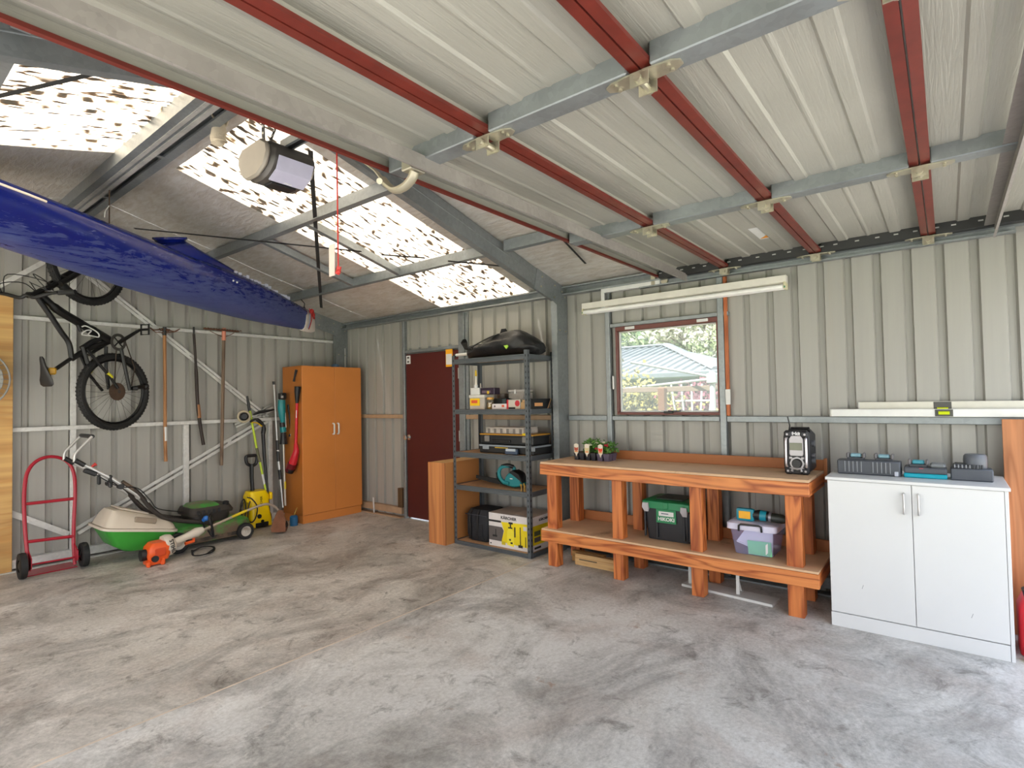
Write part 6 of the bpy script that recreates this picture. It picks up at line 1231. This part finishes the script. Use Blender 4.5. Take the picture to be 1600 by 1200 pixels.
TUB = clear('lilac_plastic', (0.93, 0.93, 1.0), 0.06, 0.22, '#c3caff', 0.12); RIM = mat('lilac_rim', '#d3d1e6', 0.35)
xa = 3.95; ya, yb = 0.929, 1.222; zl = 0.506; zr = 0.540
def tubwall():
    lo = [(x_, y_) for x_, y_, _ in rrect(xa+0.03, 4.25, ya+0.025, yb-0.025, 0, 0.03)]; hi = [(x_, y_) for x_, y_, _ in rrect(xa, 4.28, ya, yb, 0, 0.03)]; b = B(); n = len(lo)
    V = [(a, c, z+0.002) for a, c in lo]+[(a, c, zl) for a, c in hi]
    return b.faces(V, [(i, (i+1) % n, n+(i+1) % n, n+i) for i in range(n)]+[tuple(range(n))])
obj('tub_wall', tubwall(), TUB, tb)
obj('lid', B().loft([[(x_, y_, zl-0.012) for x_, y_, _ in rrect(xa-0.016, 4.295, ya-0.016, yb+0.016, 0, 0.03)], [(x_, y_, zr-0.006) for x_, y_, _ in rrect(xa-0.016, 4.295, ya-0.016, yb+0.016, 0, 0.03)], [(x_, y_, zr) for x_, y_, _ in rrect(xa-0.006, 4.285, ya-0.006, yb+0.006, 0, 0.03)]]), RIM, tb)
obj('handle', B().tube([(3.925, 1.150, 0.489), (3.918, 1.147, 0.526), (3.918, 1.134, 0.536), (3.918, 1.019, 0.538), (3.918, 1.003, 0.532), (3.925, 1.002, 0.496)], 0.007, 8), BLACK, tb)
obj('handle_boss', B().box((3.93, 1.009, 0.500), (3.947, 1.150, 0.526), 0.003), RIM, tb)
obj('side_label', B().box((3.708+0.0, ya-0.0045, z+0.09), (3.708+0.05, ya-0.003, z+0.15)), WHITE, tb, smooth=0)
cn = thing('white_tray', 'white tray seen through the clear lilac tub', 'tray', (4.06, 1.05, z+0.02))
obj('tray_panel', B().prism([(p[1], max(p[2], z+0.004)) for p in [(3.990, 1.184, 0.405), (3.990, 1.131, 0.483), (3.990, 0.950, 0.482), (3.990, 0.954, 0.323)]], 'x', 4.0, 4.006), mat('tray_white', '#e6e2ee', 0.5), cn); obj('tray_edge', B().prism([(p[1], max(p[2], z+0.003+0.002*q)) for q, p in enumerate([(3.990, 1.184, 0.405), (3.990, 1.185, 0.396), (3.990, 0.955, 0.314), (3.990, 0.954, 0.327)])], 'x', 3.99, 4.03), mat('tray_white', '#e6e2ee'), cn)
cn = thing('green_folder', 'mint green folder standing inside the clear lilac tub', 'folder', (3.99, 1.0, z+0.005))
obj('cover', B().prism([(p[1], max(p[2], z+0.006)) for p in [(3.990, 1.112, 0.416), (3.990, 0.960, 0.421), (3.990, 0.955, 0.310), (3.990, 1.106, 0.311)]], 'x', 3.984, 3.988), mat('mint_green', '#7fdc9c', 0.5), cn); obj('spine', B().prism([(p[1], max(p[2], z+0.006)) for p in [(3.990, 1.112, 0.416), (3.990, 1.103, 0.417), (3.990, 1.098, 0.313), (3.990, 1.106, 0.311)]], 'x', 3.988, 3.996), mat('mint_green', '#7fdc9c'), cn)
dr = thing('cordless_drill', 'teal and black cordless drill lying on the lilac tub lid', 'drill', (4.03, 1.1, zr+0.001)); zd = zr+0.0015; X = 4.03
bc0 = Vector((4.030, 1.126, 0.574)); bc0.z = zd+0.042
obj('battery', B().box((4.0, bc0.y-0.058, zd), (4.05, bc0.y+0.062, zd+0.088), 0.018, 2), mat('drill_teal', '#17869b', 0.4), dr)
obj('battery_face', B().box((3.996, bc0.y-0.036, zd+0.018), (4.001, bc0.y+0.042, zd+0.070), 0.003), mat('drill_yellow', '#f2b024', 0.5), dr)
obj('motor_body', B().tube([(4.03, bc0.y-0.05, zd+0.045), (4.03, bc0.y-0.09, zd+0.048), (4.03, bc0.y-0.15, zd+0.045)], [0.03, 0.036, 0.033], 14), BLACK, dr); obj('teal_shell', B().tube([(4.028, bc0.y-0.095, zd+0.047), (4.028, bc0.y-0.135, zd+0.045)], [0.038, 0.036], 14), mat('drill_teal', '#17869b'), dr)
obj('collar', B().tube([(4.03, bc0.y-0.15, zd+0.042), (4.03, bc0.y-0.165, zd+0.041)], 0.035, 14), mat('collar_grey', '#8b8a94', 0.35, 0.5), dr)
obj('gearbox', B().tube([(4.03, bc0.y-0.165, zd+0.04), (4.03, bc0.y-0.235, zd+0.037), (4.03, bc0.y-0.255, zd+0.035)], [0.032, 0.031, 0.022], 14), mat('drill_dark', '#2c302c', 0.4), dr); obj('bit_socket', B().tube([(4.03, bc0.y-0.25, zd+0.035), (4.03, bc0.y-0.285, zd+0.033)], [0.014, 0.011], 12), CHROME, dr)
# --- on the floor under the bench
PINE = wood('pale_pine', '#c6a06c', '#b1854f', 'Y', 0.6)
a, c = (3.961, 2.488, 0.000), (4.238, 2.121, 0.000)
t = thing('pine_offcut', 'pale pine offcut with printed grade marks, front one under the bench', 'timber', (4.15, 2.4, 0))
obj('plank', B().box((4.02, 2.128, 0.001), (4.065, 2.534, 0.095), 0.002), PINE, t); obj('grade_stamp', B().box((4.0185, 2.321, 0.045), (4.0202, 2.491, 0.055)), mat('stamp_grey', '#6a5840', 0.7), t, smooth=0)
tag(obj('pine_block', B().box((4.10, 2.30, 0.001), (4.145, 2.615, 0.09), 0.002), wood('pale_pine2', '#bd935c', '#a67b48', 'Y', 0.6)), 'second pale pine block lying just behind the stamped offcut', 'timber')
ws_ = thing('wall_shelf', 'loose white shelf board with two white brackets on the floor under the bench', 'shelf board', (4.1, 1.2, 0))
p0, p1, p2, p3 = Vector((4.014, 1.599, 0.018)), Vector((3.956, 0.956, 0.018)), Vector((4.138, 0.965, 0.018)), Vector((4.153, 1.578, 0.018))
e = (p1-p0).normalized(); nn = Vector((-e.y, e.x, 0)); nn = nn if nn.x > 0 else -nn; Wd = 0.15; L = (p1-p0).length
obj('board', B().loft([[p0+Vector((0, 0, -0.017)), p0, p0+nn*Wd, p0+nn*Wd+Vector((0, 0, -0.017))], [p1+Vector((0, 0, -0.017)), p1, p1+nn*Wd, p1+nn*Wd+Vector((0, 0, -0.017))]]), WHITE, ws_, smooth=0)
for f in (0.07, 0.62):
    q = p0+e*L*f+nn*0.05; obj('bracket', B().box(q+Vector((-0.006, -0.012, 0.001)), q+Vector((0.0, 0.012, 0.16)), 0.002).box(q+Vector((-0.006, -0.012, 0.001)), q+Vector((0.09, 0.012, 0.005)), 0.001).tube([q+Vector((0, -0.0, 0.12)), q+Vector((0.07, 0, 0.006))], 0.006, 6), WHITE, ws_)

# ================================================================== white cupboard and right end
CW_ = mat('cupboard_white', '#d6d7d8', 0.35, 0, 0.02, 2); cbx0, cbx1 = 3.872, 4.37; cy1, cy0 = 0.599, -0.236
ztc = 0.906; zdr0 = 0.088
cb = thing('white_cupboard', 'low white two door cupboard at the right beside the workbench', 'cupboard', (4.12, (cy0+cy1)/2, 0))
obj('carcass', B().box((cbx0+0.018, cy0, 0.0), (cbx1, cy1, ztc-0.018), 0.001), CW_, cb)
obj('worktop', B().box((3.858, cy0-0.008, ztc-0.018), (cbx1+0.01, cy1+0.008, ztc), 0.002), CW_, cb)
ym = 0.177
for i, (a, c) in enumerate(((ym+0.0015, cy1-0.002), (cy0+0.018, ym-0.0015))):
    d = obj('door', B().box((cbx0, a, zdr0), (cbx0+0.017, c, ztc-0.021), 0.0015), CW_, cb)
    hy = a+0.035 if i == 0 else c-0.03
    z0h, z1h = 0.721, 0.835
    obj('handle', B().tube([(cbx0, hy, z0h), (cbx0-0.022, hy, z0h+0.004), (cbx0-0.026, hy, z0h+0.015), (cbx0-0.026, hy, z1h-0.015), (cbx0-0.022, hy, z1h-0.004), (cbx0, hy, z1h)], 0.006, 8, flat=1.2), mat('handle_steel', '#c5c4c4', 0.3, 0.6), d)
    sp_q = (3.872, 0.434, 0.262) if i == 0 else (3.872, -0.065, 0.205)
    obj('scratch', B().tube([(cbx0, sp_q[1], sp_q[2]-0.012), (cbx0, sp_q[1]-0.008, sp_q[2]+0.012)], 0.0012, 4), mat('scratch_grey', '#8f8f92', 0.6), d, smooth=0)
obj('kickboard', B().box((cbx0+0.001, cy0+0.018, 0), (cbx0+0.017, cy1, zdr0-0.006), 0.001), CW_, cb); obj('end_panel', B().box((cbx0, cy0, 0), (cbx0+0.02, cy0+0.016, ztc-0.02), 0.001), CW_, cb)
zc = ztc+0.001
CH = mat('charger_grey', '#4b4f57', 0.5, 0, 0.1, 12); CHD = mat('charger_dark', '#3d4047', 0.5); SLT = mat('slot_grey', '#8d9096', 0.5)
def charger(label, px0, px1, py_, hh, dep, slots):
    pass
def slotset(par, x_, y_, z_, col):
    b = obj('battery_mount', B().box((x_-0.03, y_-0.045, z_), (x_+0.04, y_+0.045, z_+0.018), 0.004), CHD, par)
    obj('terminal_block', B().box((x_-0.02, y_-0.03, z_+0.018), (x_+0.03, y_+0.03, z_+0.040), 0.006), mat(*col), b)
    for s in (-1, 1): obj('guide_rail', B().box((x_-0.03, y_+s*0.043-0.008, z_+0.012), (x_+0.04, y_+s*0.043+0.008, z_+0.046), 0.006), mat('rail_grey', '#6d6a6c', 0.5), b)
a0, a1 = 0.203, 0.505
xq = 4.05
c1 = thing('twin_charger', 'grey twin battery charger with two pale blue ports, leftmost on the white cupboard', 'charger', (4.12, 0.36, zc), 'battery chargers on the white cupboard')
ya, yb = 0.235, 0.566; h = 0.998-zc
obj('charger_body', B().prism([(4.05, zc), (4.21, zc), (4.21, zc+h*0.9), (4.10, zc+h), (4.055, zc+h*0.95)], 'y', ya, yb, 0.006), CH, c1)
for px_ in (0.29, 0.74):
    yy = yb-(yb-ya)*px_; slotset(c1, 4.13, yy, zc+h*0.92, ('port_blue', '#7fa6b4', 0.5))
    for k in range(5): obj('vent_rib', B().box((4.046, yy+0.05-k*0.022, zc+0.015), (4.052, yy+0.055-k*0.022, zc+h*0.9), 0.001), SLT, c1)
obj('side_plug', B().box((4.046, ya+0.01, zc+0.002), (4.052, ya+0.03, zc+0.03), 0.002), mat('plug_pale', '#c2c6d2', 0.5), c1)
c2 = thing('teal_charger', 'battery charger with bright teal base, middle one on the white cupboard', 'charger', (4.12, 0.05, zc), 'battery chargers on the white cupboard')
ya, yb = 0.014, 0.219
obj('teal_base', B().box((4.05, ya, zc), (4.19, yb, zc+0.026), 0.005), mat('charger_teal', '#00a6bd', 0.45), c2); obj('charger_body', B().box((4.048, ya+0.001, zc+0.026), (4.192, yb-0.001, zc+0.062), 0.006), CH, c2)
slotset(c2, 4.11, yb-0.07, zc+0.06, ('port_teal', '#3f93a4', 0.5)); obj('grey_housing', B().box((4.06, ya+0.005, zc+0.062), (4.18, yb-0.125, zc+0.085), 0.01), mat('housing_grey', '#7d8184', 0.5), c2); obj('red_led', B().box((4.046, ya+0.11, zc+0.055), (4.049, ya+0.13, zc+0.059)), mat('led_red', '#b44a55', 0.4), c2)
c3 = thing('dark_charger', 'dark grey battery charger with a round battery on top, rightmost on the white cupboard', 'charger', (4.12, -0.1, zc), 'battery chargers on the white cupboard')
ya, yb = -0.189, -0.001; h = 0.994-zc
obj('charger_body', B().prism([(4.05, zc), (4.20, zc), (4.20, zc+h*0.75), (4.06, zc+h*0.78)], 'y', ya, yb, 0.006), CH, c3)
obj('charger_deck', B().box((4.07, yb-0.14, zc+h*0.7), (4.19, yb-0.01, zc+h*1.05), 0.012), CHD, c3)
for k in range(7): obj('vent_rib', B().box((4.066, yb-0.125+k*0.017, zc+h*0.8), (4.0705, yb-0.119+k*0.017, zc+h*1.02), 0.001), SLT, c3)
cc = Vector((4.12, ya+0.075, zc+h*0.72)); obj('battery', B().lathe([(0.0, 0.0), (0.048, 0.0), (0.053, 0.01), (0.055, 0.05), (0.053, 0.075), (0.045, 0.085), (0.0, 0.085)], cc, (0, 0, 1), 22), mat('battery_grey', '#5a5e66', 0.4), c3)
for k in range(7):
    a_ = pi*0.75+k*0.22; obj('battery_fin', B().box(cc+Vector((0.055*cos(a_)-0.003, 0.055*sin(a_)-0.004, 0.005)), cc+Vector((0.055*cos(a_)+0.003, 0.055*sin(a_)+0.004, 0.028)), 0.001), mat('fin_dark', '#2e3137', 0.5), c3)
# --- spirit levels on the girt
def level(y0, y1, x0, z0, z1, vy, label, m):
    t = thing('spirit_level', label, 'spirit level', (x0+0.012, (y0+y1)/2, z0), 'spirit levels on the girt')
    obj('bar', B().box((x0, y0, z0), (x0+0.022, y1, z1), 0.003), m, t); obj('vial_housing', B().box((x0-0.003, vy-0.045, z0+0.003), (x0+0.0, vy+0.045, z1-0.003), 0.001), mat('housing_dark', '#4b4a46', 0.5), t); obj('vial', B().cyl((x0-0.004, vy-0.028, (z0+z1)/2), (x0-0.004, vy+0.028, (z0+z1)/2), 0.011, n=12), mat('vial_lime', '#cfe012', 0.3), t)
    for s in (-1, 1): obj('end_cap', B().box((x0-0.001, (y0 if s < 0 else y1-0.012), z0-0.0005), (x0+0.023, (y0+0.012 if s < 0 else y1), z1+0.0005), 0.002), mat('cap_pale', '#c8c6c0', 0.5), t)
LVW = mat('level_white', '#e2e2df', 0.4); LVC = mat('level_cream', '#cfccc0', 0.45)
level(-0.62, 0.647, 4.40, 1.2565, 1.2565+0.05, 0.019, 'long white spirit level lying on the girt, front one', LVW)
level(-0.60, 0.483, 4.437, 1.2565, 1.2565+0.098, 0.025, 'taller cream spirit level behind the white one on the girt', LVC)
BRB = wood('brown_board', '#b0744a', '#9a5f38', 'Z', 0.55, 0.5)
yk = -0.249; ztb = 1.246
tag(obj('brown_board', B().box((4.352, -0.75, 0.002), (4.37, yk, ztb), 0.001, rot=Matrix.Rotation(0.03, 3, 'Y'), about=(4.37, 0, ztb)), BRB), 'tall brown timber board leaning on the wall behind the right end of the cupboard', 'board')
jc = thing('fuel_can', 'red plastic fuel can on the floor at the right picture edge', 'fuel can', (4.05, -0.42, 0))
FR = mat('fuel_red', '#d5202f', 0.35); jy = cy0-0.03
obj('can_body', B().loft([[(x_, y_, q) for x_, y_, _ in rrect(3.97, 4.22, jy-0.30, jy, 0, 0.05)] for q in (0.004, 0.24)]+[[(x_, y_, 0.30) for x_, y_, _ in rrect(3.99, 4.20, jy-0.28, jy-0.02, 0, 0.05)], [(x_, y_, 0.33) for x_, y_, _ in rrect(4.03, 4.16, jy-0.22, jy-0.05, 0, 0.04)]]), FR, jc)
obj('handle', B().tube([(4.09, jy-0.07, 0.32), (4.09, jy-0.08, 0.38), (4.09, jy-0.19, 0.38), (4.09, jy-0.20, 0.32)], 0.014, 8), FR, jc); obj('cap', B().cyl((4.04, jy-0.05, 0.31), (4.03, jy-0.04, 0.355), 0.028), BLACK, jc)
obj('warning_label', B().box((3.966, jy-0.20, 0.08), (3.9695, jy-0.04, 0.19)), WHITE, jc, smooth=0); obj('label_print', B().box((3.9645, jy-0.12, 0.10), (3.966, jy-0.06, 0.17)), mat('label_orange', '#dc8a3c'), jc, smooth=0)
t = thing('lime_bottle', 'lime green bottle lying at the foot of the red fuel can', 'bottle', (3.93, -0.30, 0)); obj('bottle_body', B().tube([(3.93, cy0-0.04, 0.03), (3.93, cy0-0.12, 0.03), (3.93, cy0-0.14, 0.03)], [0.028, 0.028, 0.015], 12), mat('bottle_lime', '#a8c62c', 0.4), t); obj('bottle_cap', B().cyl((3.93, cy0-0.14, 0.03), (3.93, cy0-0.165, 0.03), 0.014), WHITE, t)

# ================================================================== fluorescent batten over the window
lt = thing('fluorescent_batten', 'long twin tube fluorescent batten above the window, switched off', 'light', (4.36, 1.75, 2.30))
ya, yb = 0.893, 2.615; za, zb_ = 2.296, 2.279
ztop = (za+zb_)/2; TUBM = mat('tube_white', '#f0efec', 0.3)
obj('housing', B().prism([(4.36, ztop), (4.36, ztop-0.05), (4.375, ztop-0.058), (4.405, ztop-0.058), (4.42, ztop-0.05), (4.42, ztop)], 'y', ya, yb), mat('batten_cream', '#dedad0', 0.4), lt)
for x_ in (4.365, 4.41):
    obj('tube', B().cyl((x_, ya+0.02, ztop-0.082), (x_, yb-0.02, ztop-0.082), 0.018, n=16), TUBM, lt)
    for y_ in (ya, yb-0.018): obj('lamp_holder', B().box((x_-0.014, y_, ztop-0.102), (x_+0.014, y_+0.018, ztop-0.05), 0.003), mat('holder_pale', '#cfc8a8', 0.5), lt); obj('pin_mark', B().box((x_-0.016, y_+0.004, ztop-0.095), (x_-0.0135, y_+0.012, ztop-0.08)), mat('holder_green', '#2f7a5a', 0.5), lt)


# ================================================================== outside
DRV = mat('driveway_concrete', '#bdb8ae', 0.8, var=0.1, scale=2)
gr = obj('ground', B().box((-40, -40, -0.30), (60, YF-0.06, -0.125)).box((-40, YF-0.06, -0.30), (XL-0.2, 50, -0.125)).box((4.66, YF-0.06, -0.30), (60, 50, -0.125)).box((XL-0.2, 6.66, -0.30), (4.66, 50, -0.125)), mat('lawn_green', '#6f8a3c', 0.9, var=0.3, scale=3), smooth=0); gr['kind'] = 'structure'
dv = obj('driveway', B().box((-9, -22, -0.124), (12, YF-0.06, -0.02)), DRV, smooth=0); dv['kind'] = 'structure'
ap = obj('bounce_apron', B().box((-14, YF-0.06, -0.124), (XL-0.12, 9, -0.02)), DRV, smooth=0); ap['kind'] = 'structure'
# ---- the neighbour's house, garden and trees seen through the window
ROOF = mat('pale_roof', '#9a9da0', 0.6, 0.0, 0.05, 2); WALLH = mat('house_wall', '#6f7a78', 0.7); GUT = mat('gutter_grey', '#8a9196', 0.5)
C0, AP = Vector((9, 2.88, 1.83)), Vector((12, 4.975, 2.56))
hs = thing('neighbour_house', 'house with pale corrugated hip roof beyond the window', 'house', (12, 8, -0.12))
b = B().faces([C0, (9, 16, 1.83), (12, 16, 2.56), AP], [(0, 1, 2, 3)]).faces([C0, AP, (15, 2.88, 1.83)], [(0, 1, 2)]).faces([AP, (12, 16, 2.56), (15, 16, 1.83), (15, 2.88, 1.83)], [(0, 1, 2, 3)])
rf = obj('roof', b, ROOF, hs, smooth=0)
y_ = 2.95
while y_ < 13:
    t_ = min(1.0, (y_-2.88)/2.095); top_ = C0.lerp(AP, t_); p, q = Vector((9, y_, 1.83)), Vector((9+3*t_, y_, 1.83+0.73*t_))
    obj('roof_rib', B().loft([[a+Vector((0, -0.03, 0.0)), a+Vector((0, -0.015, 0.035)), a+Vector((0, 0.015, 0.035)), a+Vector((0, 0.03, 0.0))] for a in (p, q)]), ROOF, rf, smooth=0)
    y_ += 0.19
obj('hip_cap', B().tube([C0+Vector((0, 0, 0.02)), AP+Vector((0, 0, 0.03))], 0.11, 8, flat=0.4), ROOF, rf); obj('ridge_cap', B().tube([AP+Vector((0, 0, 0.03)), (12, 16, 2.59)], 0.10, 8, flat=0.4), ROOF, rf)
obj('gutter', B().box((8.88, 2.80, 1.72), (9.02, 16, 1.83), 0.02).box((9.0, 2.78, 1.72), (15, 2.9, 1.83), 0.02), GUT, hs)
obj('wall', B().box((9.5, 3.4, -0.12), (14.5, 16, 1.74)), WALLH, hs, smooth=0)
for k in range(3): obj('window', B().box((9.46, 4.2+2.6*k, 0.6), (9.5, 5.4+2.6*k, 1.5), 0.01), mat('house_window', '#39434a', 0.15), hs)
obj('downpipe', B().cyl((9.4, 3.45, -0.1), (9.4, 3.45, 1.72), 0.05), GUT, hs)
def leafcloud(name, label, cat, c, r, n, size, cols, trunk=0.08, seed=1, open_=0.0):
    c = Vector(c); random.seed(seed); t = thing(name, label, cat, (c.x, c.y, -0.12), 'trees beyond the house' if cat == 'tree' else 'garden shrubs under the window'); base = Vector((c.x, c.y, -0.12))
    obj('trunk', B().tube([base, base.lerp(c, 0.5)+Vector((0.1*r[0], 0, 0)), c+Vector((0, 0, r[2]*0.3))], [trunk, trunk*0.75, trunk*0.3], 8), mat('bark', '#6b5a4a', 0.8), t)
    br = B()
    for k in range(16):
        d = Vector((random.uniform(-1, 1), random.uniform(-1, 1), random.uniform(-0.4, 1))); e_ = c+Vector((d.x*r[0]*0.9, d.y*r[1]*0.9, d.z*r[2]*0.9)); m_ = base.lerp(c, 0.75).lerp(e_, 0.5)+Vector((0, 0, 0.1*r[2])); br.tube([base.lerp(c, 0.75), m_, e_], [trunk*0.3, trunk*0.2, trunk*0.06], 5)
    obj('branches', br, mat('bark', '#6b5a4a'), t)['kind'] = 'stuff'
    for i, col in enumerate(cols):
        V = []; F = []
        cl = [Vector((random.gauss(0, 0.5), random.gauss(0, 0.5), random.gauss(0, 0.5))) for _ in range(26)]
        for k in range(n//len(cols)):
            q = random.choice(cl)+Vector((random.gauss(0, 0.17), random.gauss(0, 0.17), random.gauss(0, 0.17)))
            p = c+Vector((q.x*r[0], q.y*r[1], q.z*r[2]))
            d = Vector((random.uniform(-1, 1), random.uniform(-1, 1), random.uniform(-1, 1))).normalized(); s_ = d.orthogonal().normalized()*size*random.uniform(0.3, 0.55); d *= size*random.uniform(0.6, 1.1)
            j = len(V); V += [p-d*0.5, p+s_, p+d*0.5, p-s_]; F.append((j, j+1, j+2, j+3))
        me = bpy.data.meshes.new('foliage'); me.from_pydata([Vector(v)-own(t) for v in V], [], F); me.materials.append(mat(*col)); o = bpy.data.objects.new('foliage', me); COL.objects.link(o); o.parent = t; o['kind'] = 'stuff'
def sp_(px): return px
leafcloud('gum_tree', 'dark green tree rising behind the left half of the house roof', 'tree', (22, 9.4, 3.5), (2.2, 2.3, 1.35), 3600, 0.26, [('gum_leaf', '#7d9468', 0.6, 0, 0.3, 3), ('gum_leaf_dark', '#64805a', 0.6, 0, 0.3, 3)], 0.18, 21)
leafcloud('blossom_tree', 'pale blossoming tree behind the right half of the house roof', 'tree', (19, 6.5, 3.5), (2.2, 2.2, 1.5), 4500, 0.2, [('blossom', '#e3dec9', 0.7, 0, 0.15, 3), ('blossom_leaf', '#a3ae7e', 0.6, 0, 0.3, 3)], 0.14, 22)
leafcloud('far_tree', 'small grey green tree at the left edge of the window view', 'tree', (24, 12.8, 3.1), (2.0, 1.6, 0.9), 1800, 0.26, [('far_leaf', '#7d8f74', 0.7, 0, 0.2, 3)], 0.15, 23)
leafcloud('yellow_shrub', 'yellow leaved climbing shrub in the lower left of the window view', 'shrub', (6.7, 3.2, 1.28), (0.4, 0.5, 0.42), 1300, 0.065, [('shrub_yellow', '#c2b25e', 0.6, 0, 0.25, 5), ('shrub_olive', '#8b875a', 0.6, 0, 0.3, 5)], 0.03, 24)
leafcloud('red_maple', 'red leaved maple behind the white trellis', 'shrub', (7.5, 2.66, 1.26), (0.4, 0.42, 0.33), 1500, 0.075, [('maple_red', '#a55a68', 0.6, 0, 0.25, 5), ('maple_dark', '#84505a', 0.6, 0, 0.25, 5)], 0.03, 25)
tr = thing('garden_trellis', 'white fan shaped trellis in front of the red maple', 'trellis', (6.5, 2.4, -0.12)); TW = mat('trellis_white', '#efeeea', 0.5)
for k in range(5):
    a_ = -0.24+0.12*k; obj('slat', B().tube([(6.5, 2.40+a_*0.62, -0.1), (6.5, 2.40+a_*0.62+a_*0.2, 1.15), (6.5, 2.40+a_*1.06, 1.56)], 0.012, 6), TW, tr)
for zz, w in ((1.22, 0.19), (1.36, 0.22), (1.50, 0.25)): obj('cross_slat', B().box((6.485, 2.40-w, zz-0.010), (6.495, 2.40+w, zz+0.010), 0.002), TW, tr)
cl = thing('clothes_line', 'white clothes line arms reaching across the window view', 'clothes line', (6.0, 1.95, -0.12))
cp = Vector((6.000, 1.985, 1.598)); obj('post', B().cyl((6.0, cp.y, -0.12), (6.0, cp.y, cp.z+0.08), 0.03), TW, cl); obj('hub', B().box(cp-Vector((0.05, 0.05, 0.05)), cp+Vector((0.05, 0.05, 0.06)), 0.01), TW, cl)
obj('arm', B().tube([cp, (6.600, 3.407, 1.525)], 0.014, 8), TW, cl); obj('arm', B().tube([cp+Vector((0, 0, 0.02)), (5.600, 2.749, 1.805)], 0.014, 8), TW, cl); obj('arm', B().tube([cp+Vector((0, 0, 0.02)), cp+Vector((1.2, -0.6, 0.02))], 0.014, 8), TW, cl)
gf = thing('garden_fence', 'brown post and rail fence below the house', 'fence', (7.2, 2.9, -0.12)); BRF = mat('fence_brown', '#9a6a4c', 0.7)
fp_ = Vector((6.100, 2.600, 1.413)); obj('fence_post', B().box((6.06, fp_.y-0.04, -0.12), (6.14, fp_.y+0.04, 1.518), 0.006), BRF, gf)
for zz in (1.50, 0.9): obj('fence_rail', B().box((6.14, 1.4, zz-0.03), (6.18, 6.5, zz+0.03), 0.004), mat('fence_pale', '#a58d78', 0.7), gf)
for yy in (1.5, 4.3, 5.6): obj('fence_post', B().box((6.06, yy-0.04, -0.12), (6.14, yy+0.04, 1.53), 0.006), BRF, gf)
